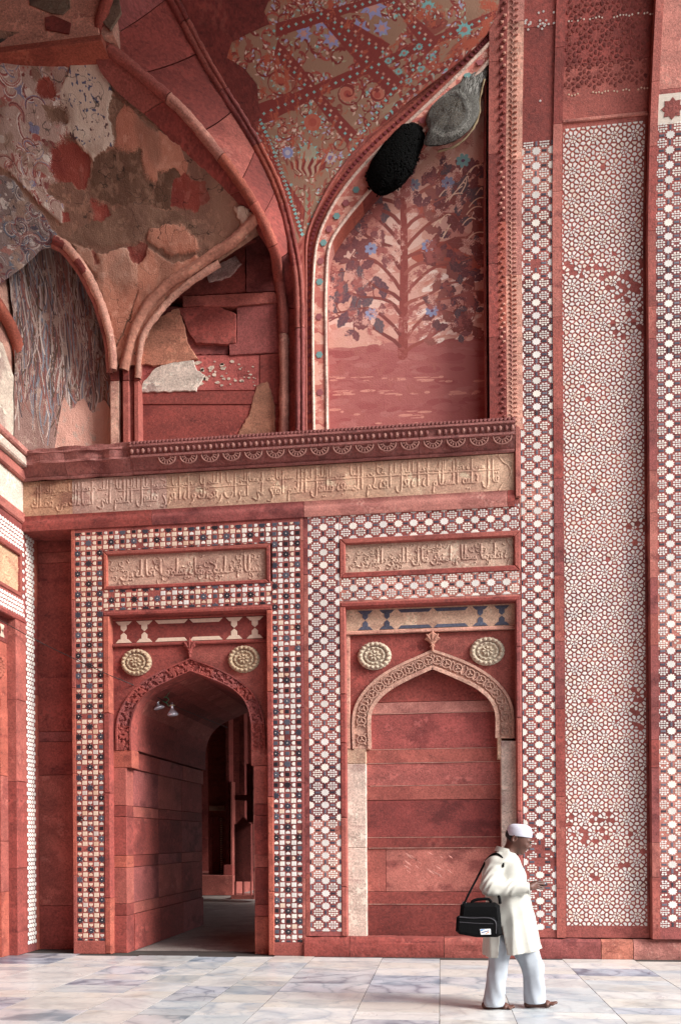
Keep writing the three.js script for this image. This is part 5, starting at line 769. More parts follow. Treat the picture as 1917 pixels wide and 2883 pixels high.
  // diamond bands
  const z = (x, y) => [x / 1.867 + 600, y / 1.867], B = (p, q) => { band(z(...p), z(...q), '#7e332e', 17, false); const P = z(...p), Q = z(...q), n = Math.round(Math.hypot(P[0] - Q[0], P[1] - Q[1]) / 11); for (let i = 0; i <= n; i++) { const x = lerp(P[0], Q[0], i / n), y = lerp(P[1], Q[1], i / n); blob(x + (i & 1 ? 5 : -5), y + (i & 1 ? -2 : 2), 5.5, ['#79b0ae', '#c9a08e', '#86b8b2', '#b98476'][i & 3], 4); } };
  B([560, 60], [970, 480]); B([330, 250], [730, 730]); B([240, 610], [1500, 70]); B([330, 160], [930, -20]); B([930, -20], [1160, 250]); B([190, 590], [475, 1200]); B([1450, 150], [1000, 520]); B([1000, 520], [700, 860]); B([700, 860], [500, 1190]); B([900, 270], [560, 60]);
  // flowers
  const ros = (x, y, R, a, b, cc) => { blob(x, y, R, a, 10); disc(x, y, R * 0.72, b); disc(x, y, R * 0.35, cc); };
  ros(790, 228, 30, '#86b3ae', '#a8927c', '#a04a40'); ros(880, 345, 34, '#7fb4b0', '#b0604e', '#a24c40'); ros(978, 265, 30, '#b98070', '#b26a58', '#a04a40'); ros(1062, 268, 28, '#b98070', '#b26a58', '#a04a40'); ros(868, 430, 32, '#6fb3b2', '#9a9480', '#a08a78'); ros(810, 430, 22, '#c9c2c2', '#8288b0', '#b0a8b4'); ros(930, 445, 20, '#8c8cb4', '#b4a49c', '#7c6c90');
  for (const [x, y] of [[1093, 172], [1137, 150], [1180, 132], [1122, 202], [1185, 195], [1218, 163], [1150, 228], [1205, 22], [1307, 84]]) ros(x, y, x > 1300 || y < 30 ? 24 : 12, '#5fb0b4', '#74a8a8', '#a86a60');
  scroll(980, 262, 40, dark); scroll(1060, 262, -40, dark); scroll(788, 228, 48, dark); scroll(800, 370, 26, dark); scroll(955, 405, 22, dark);
  for (let i = 0; i < 11; i++) leafP(868 + (i - 5) * 6, 500 + Math.abs(i - 5) * -3, -Math.PI / 2 + (i - 5) * 0.12, 60 - Math.abs(i - 5) * 4, i & 1 ? '#b0927c' : dark); for (let i = 0; i < 8; i++) leafP(867, 560 + i * 10, -Math.PI / 2 + (i & 1 ? 0.3 : -0.3), 26, i & 1 ? mid : '#8a8670');
  // red lower band with pale flowers along both edges
  for (let i = 0; i < 34; i++) { const t = i / 33; const a = [lerp(690, 848, Math.pow(t, 0.75)), lerp(280, 660, t)], b = [lerp(1380, 874, Math.pow(t, 0.5)), lerp(95, 660, t)]; disc(...a, 8, '#86362f'); blob(a[0] + 3, a[1], 7, '#7fb8b4', 4); disc(...b, 7, '#86362f'); blob(b[0] - 2, b[1], 6, '#7fb8b4', 4); }
  k.fillStyle = '#9a4c42'; const foot = lineST([846, 665], [866, 665], 4)[2][1]; k.fillRect(0, foot, w, h);
  for (let i = 0; i < 20; i++) { const y = foot + i * (h - foot) / 20; k.fillStyle = i & 1 ? '#84342e' : '#b06a5c'; k.beginPath(); k.ellipse(w / 2, y, w * 0.16, 7, 0, 0, 6.3); k.fill(); }
  wear(k, w, h, 1100, ['#a8543f', '#9c4a3c', '#b06a54'], 0.03);
  const mat = new THREE.MeshStandardMaterial({ map: canvasTex(c), roughness: 0.9, bumpMap: rep(grainBump, 4), bumpScale: 0.004 });
  mesh('painted_plaster', span.geo(0, 1, 0, 1, 0.006), mat, v);
  // bare red stone where the plaster has come off, along the rib
  const bare = [[700, 395], [735, 330], [725, 240], [690, 195], [640, 165], [655, 120], [760, 70], [745, 35], [790, -60], [430, -110], [500, -20], [590, 170], [675, 320]], st = bare.map(([x, y]) => toST(x, y)).map(([x, y]) => [x / w, 1 - y / h]);
  const tess = new TessellateModifier(0.05, 6), sg = tess.modify(new THREE.ShapeGeometry(new THREE.Shape(st.map(([s, t]) => new THREE.Vector2(s, t)))).toNonIndexed()), sp = sg.attributes.position, suv = sg.attributes.uv; for (let i = 0; i < sp.count; i++) { const q = span.at(clamp(sp.getY(i), 0, 1), clamp(sp.getX(i), 0, 1)); suv.setXY(i, q[0], q[1]); sp.setXYZ(i, q[0], q[1] - 0.006, q[2] + 0.016); } sg.computeVertexNormals(); mesh('bare_stone_patch', sg, RED[3], v);
  mesh('vault_stone', span.geo(0, 1, 0, 1, -0.02), RED[1], v);
}
{
  const sq = thing('squinch_vault', 'ruined corner vault with flaking painted plaster, bare stone and two small arches', 'vault');
  const C = (a, n = 40) => pxCurve(a, n);
  const r1 = C(R1), r2 = C(R2); const tubeOf = (pts, r, nm, mat, parts) => { const n = pts.length - 1; for (let s = 0; s < parts; s++) { const a = Math.round(s * n / parts), b = Math.round((s + 1) * n / parts); const whole = new THREE.CatmullRomCurve3(pts.map((p) => new THREE.Vector3(...p))), c = new THREE.Curve(); c.getPoint = (t, v = new THREE.Vector3()) => v.copy(whole.getPoint(lerp(a / n, b / n - 0.0012, t))); mesh(nm, roughTube(c, (b - a) * 6, r, 10, 0.02), mat[s % mat.length], sq); } };
  tubeOf(r1.map((p) => [p[0] - 0.03, p[1], p[2]]), 0.05, 'rib_stone', [RED[5], RED[0], RED[1], RED[4]], 7); tubeOf(r1.map((p) => [p[0] + 0.035, p[1], p[2] + 0.02]), 0.032, 'rib_stone', [RED[5], RED[0], RED[1], RED[4]], 7);
  tubeOf(r2, 0.068, 'rib_stone', [stone(srgb(190, 128, 112), 1), RED[0], stone(srgb(172, 84, 70), 0), RED[4], ORANGE], 8);
  // soffit between the ribs in stones
  const so = patch(R2.map(([x, y, z]) => [x + 6, y, z - 0.04]), R1.map(([x, y, z]) => [x - 6, y, z - 0.02]), 6, 40, -0.02);
  const cu = [0, 0.18, 0.33, 0.46, 0.57, 0.68, 0.8, 0.9, 1]; for (let i = 0; i + 1 < cu.length; i++) { const g = so.geo(cu[i] + 0.001, cu[i + 1] - 0.001), uv = g.attributes.uv, p = g.attributes.position; for (let q = 0; q < p.count; q++) uv.setXY(q, p.getX(q) + i * 0.37, p.getY(q)); mesh('soffit_stone', g, [RED[1], RED[5], RED[1], RED[3], RED[0], RED[3], RED[1], RED[5]][i], sq); }
  // second face inside the lower rib
  const R3 = R2.map(([x, y, z], i) => [x - [6, 6, 6, 8, 14, 34, 52, 78, 74, 50, 14, 0][i], y + [0, 0, 0, 4, 8, 14, 16, 26, 40, 60, 60, 20][i], z - 0.09]);
  const inn = patch(R2, R3, 5, 40), ci = [0, 0.3, 0.55, 0.75, 1]; for (let i = 0; i + 1 < ci.length; i++) { const g = inn.geo(ci[i], ci[i + 1] - 0.001), uv = g.attributes.uv, p = g.attributes.position; for (let q = 0; q < p.count; q++) uv.setXY(q, p.getX(q) + i * 0.37, p.getY(q)); mesh('rib_side_stone', g, [RED[1], RED[3], RED[1], RED[0]][i], sq); }
  // vault surface as a sheet over the wall, coming forward with height and towards the corner
  const roughen = (pts, amp) => { const o = []; pts.forEach((p, i) => { const q = pts[(i + 1) % pts.length], n = Math.max(1, Math.round(Math.hypot(q[0] - p[0], q[1] - p[1]) / 9)); for (let k = 0; k < n; k++) o.push([lerp(p[0], q[0], k / n) + rr(-amp, amp), lerp(p[1], q[1], k / n) + rr(-amp, amp)]); }); return o; };
  // painted plaster: swirls of white, red, blue on cream
  const mural = (base, cols, n, s) => { const [c, k] = newCanvas(512, 512, base); blotches(k, 512, 512, 120, cols, 4, 18); for (let i = 0; i < n; i++) { const x = rr(0, 512), y = rr(0, 512), R = rr(10, 40), a0 = rr(0, 6.3), tn = rr(2, 5); for (const o of [0, 4, 7, 11]) { k.strokeStyle = pick(cols); k.lineWidth = rr(1, 3.5); for (const dx of [0, 512, -512]) for (const dy of [0, 512, -512]) { k.beginPath(); for (let t = 0; t < 14; t++) { const a = a0 + t / 14 * tn, r = (R + o) * (1 - t / 40); k.lineTo(x + dx + r * Math.cos(a), y + dy + r * Math.sin(a)); } k.stroke(); } } } speckle(k, 512, 512, 500, cols, 1, 4); return k.getImageData(0, 0, 512, 512).data; };
  const mur1 = mural('#b89c90', ['#d8c8bc', '#a86058', '#84829c', '#cbb0a2', '#804442', '#c0948a', '#e0d4ca'], 120), mur2 = mural('#7c6a66', ['#bcb0a8', '#6a3a3e', '#5a6678', '#a09490', '#4e4650', '#94665e'], 150);
  const f3 = (a) => a.map(([x, y]) => [x / 3.136, y / 3.136 + 60]), f1 = (a) => a.map(([x, y]) => [x / 1.633, y / 1.633]), z3 = (a) => a.map(([x, y]) => [x / 1.633, y / 1.633 + 650]), z4 = (a) => a.map(([x, y]) => [x / 3.369, y / 3.369 + 600]);
  const H = (v) => [parseInt(v.slice(1, 3), 16), parseInt(v.slice(3, 5), 16), parseInt(v.slice(5, 7), 16)];
  const flat = (a, b, c, sc = 3, sd = 0) => (x, y, m, g) => { const t = fbm(x * sc + 50, y * sc, 1024, 4, 1330 + sd), u = smooth(0.58, 0.72, fbm(x * 14 + 9, y * 14, 1024, 3, 1350 + sd)); return [0, 1, 2].map((q) => lerp(lerp(H(a)[q], H(b)[q], smooth(0.3, 0.7, t)), H(c)[q], u * 0.55)); };
  const img = (d, s) => (x, y) => { const wx = x + 0.05 * fbm(x * 4, y * 4, 512, 3, 1370), wy = y + 0.05 * fbm(x * 4 + 9, y * 4, 512, 3, 1375), i = ((Math.floor(wx * s) & 511) + 512 * (Math.floor(wy * s) & 511)) * 4, f = smooth(0.62, 0.75, fbm(x * 6, y * 6, 1024, 4, 1380)) * 0.8; return [0, 1, 2].map((q) => lerp(d[i + q], [150, 122, 106][q], f)); };
  const STONE = flat('#96483c', '#883e36', '#b06c5e', 4, 3), PNK = flat('#c88c74', '#bc7c66', '#d8a48e', 2, 11), PNK2 = flat('#d6a690', '#c6927c', '#e0bca8', 4, 17), MORT = flat('#8c6c5a', '#785a4a', '#a4826e', 5, 23), BRN = flat('#7c5e4c', '#684c3c', '#a8846f', 5, 29), BASE = flat('#9c7662', '#866252', '#b88a74', 2.5, 31);
  const WHT = (x, y) => { const t = fbm(x * 5, y * 5, 1024, 4, 1390), c = [lerp(226, 206, t), lerp(210, 186, t), lerp(194, 168, t)], s = fbm(x * 30, y * 30, 1024, 2, 1395), e = smooth(X(285, 250, 0.6), X(200, 250, 0.6), x) * 0.09 + 0.0; return s > 0.755 - e ? (t > 0.5 ? [92, 96, 122] : [96, 70, 70]) : c; };
  const layers = [
    [f1([[440, 990], [600, 930], [800, 960], [940, 1070], [860, 1110], [720, 1040], [640, 1120], [440, 1130], [300, 1100]]), MORT, 0.006],
    [f3([[1090, 700], [1250, 880], [1450, 1010], [1590, 1110], [1660, 1240], [1640, 1400], [1400, 1390], [1350, 1430], [1280, 1330], [1250, 1140], [1030, 1110], [1010, 1000], [1040, 850]]), PNK, 0.012], [f3([[1380, 1330], [1560, 1330], [1600, 1420], [1530, 1460], [1520, 1640], [1340, 1620], [1380, 1450]]), BRN, 0.004], [f3([[830, 1240], [990, 1160], [1120, 1140], [1250, 1130], [1280, 1330], [1370, 1450], [1330, 1620], [1080, 1625], [930, 1580], [820, 1550], [800, 1400]]), BRN, 0.002],
    [f3([[1320, 1850], [1480, 1780], [1620, 1800], [1700, 1900], [1760, 2040], [1560, 2060], [1420, 2000], [1300, 1940]]), PNK, 0.016], [z4([[690, 290], [880, 330], [930, 400], [1060, 350], [1230, 350], [1390, 420], [1360, 680], [1230, 720], [950, 640], [830, 500]]), PNK2, 0.016], [z4([[900, 600], [1340, 680], [1240, 900], [1180, 1080], [1090, 1250], [1040, 1250], [1050, 1000], [960, 800]]), PNK, 0.01], [z3([[640, 60], [800, 150], [880, 130], [900, 110], [940, 170], [860, 240], [760, 320], [690, 420], [640, 620], [540, 640], [520, 560], [570, 470], [600, 380], [640, 280]]), PNK, 0.014],
    [f3([[-400, 200], [140, 230], [400, 250], [560, 330], [600, 480], [540, 600], [560, 740], [640, 1000], [580, 1060], [480, 1090], [460, 1290], [520, 1420], [300, 1400], [90, 1350], [-400, 1000]]), img(mur1, 270), 0.02], [f3([[-400, 1290], [20, 1370], [120, 1400], [250, 1560], [420, 1800], [600, 2000], [300, 2400], [-400, 2500]]), img(mur2, 330), 0.012], [f3([[90, 1340], [300, 1390], [450, 1420], [430, 1520], [560, 1640], [560, 1800], [420, 1700], [260, 1500]]), img(mur1, 330), 0.024],
    [f3([[620, 380], [700, 360], [790, 400], [830, 310], [900, 400], [980, 500], [1010, 620], [1000, 720], [980, 900], [990, 1030], [1020, 1110], [960, 1160], [830, 1240], [740, 1130], [620, 1000], [560, 900], [540, 740], [540, 600], [600, 480]]), WHT, 0.03], [f3([[360, 760], [450, 745], [530, 730], [590, 780], [620, 860], [600, 940], [540, 920], [450, 910], [400, 840]]), MORT, 0.008], [f3([[440, 190], [600, 220], [600, 330], [540, 380], [470, 280]]), MORT, 0.01], [f3([[-300, 100], [400, 130], [560, 200], [400, 290], [120, 300], [-300, 360]]), flat('#4c3c34', '#3c302c', '#786058', 6, 41), 0.006], [f3([[350, 520], [420, 500], [470, 560], [500, 640], [480, 700], [380, 690], [340, 620]]), STONE, 0.004], [f3([[1010, 650], [1100, 720], [1040, 850], [1020, 1060], [985, 1010], [985, 800]]), MORT, 0.008],
    [f3([[460, 1110], [560, 1065], [680, 1090], [760, 1150], [800, 1230], [795, 1320], [760, 1490], [700, 1510], [640, 1450], [520, 1390], [450, 1290]]), STONE, -0.01], [f3([[820, 1585], [920, 1600], [1000, 1690], [900, 1755], [810, 1750]]), STONE, -0.006], [f3([[540, 1690], [600, 1690], [610, 1770], [560, 1790]]), STONE, -0.004], [f3([[1530, 1420], [1640, 1330], [1800, 1430], [1850, 1560], [1760, 1690], [1620, 1660], [1520, 1620]]), STONE, -0.004], [z4([[1220, 330], [1400, 310], [1380, 420], [1330, 490], [1260, 470]]), STONE, -0.004], [z4([[880, 340], [910, 360], [950, 490], [900, 480]]), STONE, 0], [f1([[1080, 945], [1130, 950], [1158, 985], [1150, 1040], [1130, 1095], [1118, 1060], [1090, 1010]]), flat('#dccab8', '#cdb4a0', '#b89484', 6, 47), 0.03],
  ].map(([pts, col, h]) => { const q = pts.map(([a, b]) => { const p = onG(a, b); return [p.x, p.y]; }); return { q, col, h, bb: [Math.min(...q.map((v) => v[0])) - 0.1, Math.max(...q.map((v) => v[0])) + 0.1, Math.min(...q.map((v) => v[1])) - 0.1, Math.max(...q.map((v) => v[1])) + 0.1] }; });
  const inside = (q, x, y) => { let c = false; for (let i = 0, j = q.length - 1; i < q.length; j = i++) if ((q[i][1] > y) !== (q[j][1] > y) && x < (q[j][0] - q[i][0]) * (y - q[i][1]) / (q[j][1] - q[i][1]) + q[i][0]) c = !c; return c; };
  const layerAt = (x, y) => { const sj = 0.05 * (hash(Math.floor(x * 310) & 1023, Math.floor(y * 310) & 1023, 3) - 0.5) * smooth(0.45, 0.7, fbm(x * 3, y * 3, 1024, 2, 1470)), wx = x + sj + 0.11 * (fbm(x * 5, y * 5, 1024, 4, 1410) - 0.5) + 0.03 * (fbm(x * 26, y * 26, 1024, 3, 1430) - 0.5), wy = y + sj + 0.11 * (fbm(x * 5 + 31, y * 5, 1024, 4, 1420) - 0.5) + 0.03 * (fbm(x * 26 + 7, y * 26, 1024, 3, 1440) - 0.5); for (let i = layers.length - 1; i >= 0; i--) { const l = layers[i], b = l.bb; if (wx > b[0] && wx < b[1] && wy > b[2] && wy < b[3] && inside(l.q, wx, wy)) return l; } return null; };
  const vr = { x0: XL - 0.2, x1: X(790, 900), y0: 7.3, y1: 12.3 }, vw = 900, vh = Math.round(900 * (vr.y1 - vr.y0) / (vr.x1 - vr.x0)), px = new Uint8Array(vw * vh * 4), hb = new Float32Array(vw * vh);
  for (let j = 0; j < vh; j++) for (let i = 0; i < vw; i++) { const x = lerp(vr.x0, vr.x1, i / vw), y = lerp(vr.y0, vr.y1, j / vh), l = layerAt(x, y), c = (l ? l.col : BASE)(x, y), st = smooth(0.5, 0.72, fbm(x * 3 + 70, y * 1.6, 1024, 4, 1450)) * 0.4, o = (j * vw + i) * 4; const cr = Math.abs(fbm(x * 2.6 + 5, y * 2.6, 1024, 4, 1480) - 0.5) < 0.0035 ? 0.6 : 1; for (let q = 0; q < 3; q++) px[o + q] = clamp(lerp(c[q], [118, 86, 72][q], st) * cr, 0, 255); px[o + 3] = 255; hb[j * vw + i] = l ? l.h : 0; }
  const vt = new THREE.DataTexture(px, vw, vh); vt.colorSpace = THREE.SRGBColorSpace; vt.magFilter = THREE.LinearFilter; vt.needsUpdate = true; const hs = blurred(hb, vw, vh, 1);
  const body = [[286, 100], [367, 190], [508, 312], [612, 436], [690, 545], [733, 618], [768, 700], [770, 720], [730, 660], [612, 742], [551, 785], [478, 858], [429, 919], [394, 1010], [392, 1030], [311, 1030], [308, 1000], [300, 920], [283, 850], [250, 760], [215, 705], [190, 690], [120, 705], [60, 760], [0, 805], [-90, 840], [-90, 72], [200, 92]].map(([a, b]) => onG(a, b)), bt = new TessellateModifier(0.022, 14).modify(new THREE.ShapeGeometry(new THREE.Shape(body.map((q) => new THREE.Vector2(q.x, q.y)))).toNonIndexed());
  { const p = bt.attributes.position, uv = bt.attributes.uv; for (let i = 0; i < p.count; i++) { const x = p.getX(i), y = p.getY(i), u = clamp((x - vr.x0) / (vr.x1 - vr.x0), 0, 0.999), v = clamp((y - vr.y0) / (vr.y1 - vr.y0), 0, 0.999), h = hs[Math.floor(v * vh) * vw + Math.floor(u * vw)]; p.setZ(i, G(x, y) + h * 1.3 + 0.012 * (fbm(x * 9, y * 9, 1024, 3, 1460) - 0.5)); uv.setXY(i, u, v); } bt.deleteAttribute('normal'); const m = mergeVertices(bt, 1e-4); m.computeVertexNormals(); mesh('plastered_vault', m, new THREE.MeshStandardMaterial({ map: vt, roughness: 0.97, bumpMap: rep(grainBump, 5, 7), bumpScale: 0.02 }), sq); }
  const WHITEP = stone(srgb(220, 200, 182), 1, { rough: 0.95 }), PINK = stone(srgb(204, 140, 118), 0, { rough: 0.95, rep: 0.3 }), PINK2 = stone(srgb(214, 160, 140), 1, { rough: 0.95, rep: 0.4 }), GREYM = stone(srgb(140, 116, 98), 2, { rough: 1 });
  // lunette on the right: bare masonry, plaster remains
  const lu = (name, pts, mat, z, amp = 2) => { const q = roughen(z3(pts), amp).map(([a, b]) => { const w = W(a, b, z); return [w.x, w.y]; }); return mesh(name, prism(q, -0.4, z, 0.006), mat, sq); }, zl = -0.2;
  lu('lunette_stone', [[560, 1000], [560, 800], [1300, 800], [1300, 1000]], RED[1], zl, 0); lu('lunette_stone', [[560, 797], [560, 740], [1190, 735], [1190, 797]], RED[1], zl + 0.01, 0); lu('lunette_stone', [[1194, 797], [1194, 570], [1300, 560], [1300, 797]], RED[1], zl + 0.005, 0); lu('lunette_stone', [[560, 737], [560, 575], [1190, 570], [1190, 732]], stone(srgb(182, 92, 86), 1), zl, 0);
  lu('lunette_stone', [[540, 572], [560, 340], [820, 350], [860, 440], [1050, 530], [1050, 568]], RED[5], zl - 0.02); lu('lunette_stone', [[822, 352], [1000, 345], [1085, 380], [1085, 515], [1040, 520], [900, 515], [860, 450]], RED[1], zl + 0.03, 1); lu('lunette_stone', [[1089, 350], [1300, 330], [1300, 555], [1055, 572], [1055, 520], [1089, 515]], RED[5], zl + 0.02, 1); lu('lunette_stone', [[840, 345], [840, 300], [1260, 280], [1300, 325], [1085, 345]], RED[0], zl + 0.045, 1); lu('lunette_stone', [[700, 300], [820, 180], [960, 80], [1125, 60], [1130, 280], [840, 298]], RED[1], zl + 0.01); lu('lunette_stone', [[1130, 60], [1230, -40], [1320, 100], [1320, 275], [1134, 280]], RED[5], zl + 0.03, 1); lu('lunette_stone', [[900, 100], [1100, -40], [1230, -60], [1180, 40], [960, 110]], RED[3], zl + 0.08, 1);
  lu('white_plaster', [[636, 742], [660, 690], [720, 625], [800, 600], [890, 592], [905, 640], [945, 660], [900, 735]], stone(srgb(224, 206, 192), 1), zl + 0.028); lu('pink_plaster', [[640, 610], [660, 500], [720, 400], [820, 352], [850, 440], [860, 510], [910, 588], [720, 620]], stone(srgb(206, 138, 112), 1), zl + 0.03); lu('white_plaster', [[950, 190], [1080, 110], [1110, 150], [1060, 210], [960, 235]], stone(srgb(214, 176, 168), 1), zl + 0.034); lu('painted_plaster', [[1090, 940], [1150, 830], [1180, 710], [1230, 690], [1265, 800], [1265, 935]], stone(srgb(170, 116, 92), 1), zl + 0.02);
  for (let i = 0; i < 40; i++) { const x = rr(900, 1180), y = rr(600, 725), R = rr(4, 14) * (1.3 - (x - 900) / 300), w = W(x / 1.633, y / 1.633 + 650, zl); mesh('plaster_fleck', prism(Array.from({ length: 6 }, (_, n) => [w.x + R / 330 * rr(0.6, 1.6) * Math.cos(n * 1.047), w.y + R / 330 * rr(0.5, 1) * Math.sin(n * 1.047)]), zl - 0.01, zl + 0.006, 0), WHITEP, sq); }
  // pier between the two small arches, and arch mouldings
  const pier = (a, b, yt, yb, z, mat) => { const r = rect(a, yt, b, yb, z); mesh('pier_stone', prism(rectPoly(r), -0.4, z, 0.01), mat, sq); };
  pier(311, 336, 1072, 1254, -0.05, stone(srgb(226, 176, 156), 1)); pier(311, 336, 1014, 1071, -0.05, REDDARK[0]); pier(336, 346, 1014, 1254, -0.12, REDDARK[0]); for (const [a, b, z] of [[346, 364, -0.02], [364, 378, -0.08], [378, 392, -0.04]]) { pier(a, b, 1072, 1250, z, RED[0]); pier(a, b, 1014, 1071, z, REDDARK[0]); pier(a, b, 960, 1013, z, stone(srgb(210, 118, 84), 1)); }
  const zArch = (pts) => pts.map(([x, y]) => { const q = onG(x, y, 0.02); return [q.x, q.y, Math.max(q.z, -0.06)]; }); const ar = curve(zArch(z3([[572, 640], [585, 580], [600, 520], [625, 440], [690, 330], [770, 250], [880, 180], [980, 110], [1080, 40], [1160, -40], [1210, -90]])), 36);
  mesh('arch_moulding', tube(curve(zArch(z3([[636, 680], [640, 590], [660, 480], [720, 390], [800, 300], [900, 220], [1010, 150]])), 24).map((q) => new THREE.Vector3(...q)), 0.045, 70, 9, 0.018), PINK2, sq); mesh('arch_moulding', tube(ar.map((q) => new THREE.Vector3(...q)), 0.07, 80, 9, 0.022), PINK, sq);
  const al = curve(zArch(z4([[540, 270], [640, 330], [720, 420], [820, 560], [920, 760], [990, 940], [1040, 1120], [1070, 1280], [1080, 1400], [1082, 1500]])), 34); mesh('arch_moulding', tube(al.map((q) => new THREE.Vector3(q[0], q[1], q[2] + 0.03)), 0.06, 80, 9, 0.02), PALEPINK, sq); mesh('arch_moulding', tube(al.map((q) => new THREE.Vector3(q[0] - 0.07, q[1] - 0.02, q[2] - 0.02)), 0.05, 80, 9, 0.02), RED[2], sq);
  for (const [a, b] of [[0.02, 0.16], [0.3, 0.42]]) { const q = al.slice(Math.floor(a * 30), Math.ceil(b * 30)); mesh('bare_stone_patch', tube(q.map((v) => new THREE.Vector3(v[0] - 0.02, v[1], v[2] + 0.045)), 0.058, 12, 8), RED[3], sq); }
  // left lunette: deep hollow streaked with old paint
  const [hc, hk] = newCanvas(768, 1024, '#8c6c64'); for (let i = 0; i < 700; i++) { const x0 = rr(0, 768), y0 = rr(0, 700), l = rr(60, 330); hk.strokeStyle = pick(['#a8948c', '#6c4a4a', '#5a4a4c', '#c0aca4', '#8a5850', '#7c7c84', '#946058', '#5c4438']); hk.lineWidth = rr(2, 12); hk.beginPath(); hk.moveTo(x0, y0); hk.bezierCurveTo(x0 + rr(-40, 40), y0 + l * 0.3, x0 + rr(-60, 60), y0 + l * 0.6, x0 + rr(-60, 60), y0 + l); hk.stroke(); }
  hk.fillStyle = '#c08f80'; hk.beginPath(); hk.moveTo(330, 1024); for (let i = 0; i <= 20; i++) hk.lineTo(300 + i * 24, 760 - 30 * Math.sin(i * 0.9) + rr(-14, 14) + (i < 3 ? (3 - i) * 80 : 0)); hk.lineTo(768, 1024); hk.fill(); wear(hk, 768, 1024, 1500, ['#ac9084', '#8a6a60', '#7c5c54'], 0.0);
  const hr = { x0: XL, x1: X(318, 1000, -0.3), y0: Y(200, 1300, -0.3), y1: 10.1 }, hg = new THREE.PlaneGeometry(1, 1, 50, 60), hp = hg.attributes.position, hu = hg.attributes.uv; for (let i = 0; i < hp.count; i++) { const u = hu.getX(i), v = hu.getY(i), x = lerp(hr.x0, hr.x1, u), y = lerp(hr.y0, hr.y1, v), sw = Math.sin(u * 9 + 2.2 * v) * 0.035 * smooth(0.2, 0.5, v); hp.setXYZ(i, x, y, -0.1 + 0.34 * Math.pow(1 - u, 2) * (1 - 0.3 * v) + 0.13 * Math.pow(Math.max(0, y - 8.3), 2) - 0.18 * smooth(0.25, 0.9, u) + sw + 0.07 * (fbm(u * 6, v * 8, 512, 4, 1510) - 0.5)); } hg.computeVertexNormals(); mesh('painted_hollow', hg, new THREE.MeshStandardMaterial({ map: canvasTex(hc), roughness: 0.95, bumpMap: rep(grainBump, 2, 3), bumpScale: 0.03 }), sq);
  // side-wall lunette that meets the corner
  const zE = 2.4, sg = new THREE.PlaneGeometry(1, 1, 24, 30), gp = sg.attributes.position, gu = sg.attributes.uv; for (let i = 0; i < gp.count; i++) { const z = lerp(-0.3, zE, gu.getX(i)), y = lerp(yC1 - 0.05, 12.6, gu.getY(i)); gp.setXYZ(i, XL - 0.06 + 0.05 * (fbm(z * 3, y * 3, 512, 3, 1520) - 0.5), y, z); gu.setXY(i, z, y); } sg.computeVertexNormals(); mesh('side_lunette', sg, stone(srgb(212, 160, 140), 1), sq);
  mesh('arch_moulding', tube([[66, 1130], [62, 1040], [50, 975], [28, 915], [0, 868], [-50, 800]].map(([x, y]) => WS(x, y, XL + 0.02)), 0.09, 60, 9, 0.02), ORANGE, sq); mesh('white_plaster', prismX([[-0.05, yC1 + 0.1], [0.1, yC1 + 0.9], [0.5, yC1 + 1.3], [1.2, yC1 + 1.2], [1.2, yC1 + 0.1]], -0.1, -0.015, 0.01).translate(XL, 0, 0), WHITEP, sq);
  // ring beam at the top of the ribs, plastered
  const BZ = onG(284, 104).z + 0.12, c0 = W(286, 108, BZ), beamM = [PINK2, PINK]; const bm = (x0, x1, y0, y1, z0, z1, m, n = 'beam_stone') => mesh(n, box(x0, x1, y0, y1, z0, z1, 0.01), m, sq);
  bm(XL, c0.x - 0.02, c0.y, c0.y + 1.6, BZ - 0.5, BZ + 0.02, stone(srgb(226, 160, 138), 1)); bm(XL, c0.x + 0.03, c0.y - 0.09, c0.y - 0.003, BZ - 0.5, BZ + 0.06, ORANGE); bm(c0.x - 0.01, c0.x + 0.16, c0.y + 0.02, c0.y + 1.6, BZ - 0.5, BZ, PINK2, 'beam_stone'); 
  { const q = (a) => a.map(([x, y]) => { const w = W(x / 1.633, y / 1.633, BZ + 0.02); return [w.x, w.y]; }); mesh('mortar_patch', prism(q([[130, -60], [320, -60], [325, 40], [290, 70], [240, 65], [140, 25]]), BZ + 0.01, BZ + 0.034, 0.003), GREYM, sq); mesh('bare_stone_patch', prism(q([[210, 85], [250, 75], [330, 110], [320, 160], [215, 140]]), BZ + 0.01, BZ + 0.037, 0.003), RED[3], sq); mesh('mortar_patch', prism(q([[470, 100], [500, -40], [540, -60], [560, 60], [510, 140]]), BZ + 0.005, BZ + 0.035, 0.003), GREYM, sq); }
  // rough masonry of the vault behind and above, so that no sky shows through
  mesh('vault_core', box(XL - 0.3, 6.5, 7.4, 14.5, -3.9, -0.62, 0), RED[3], sq); mesh('vault_core', box(XL - 1.0, XL - 0.56, 0, 14.5, -3.9, 4, 0), RED[3], sq);
}

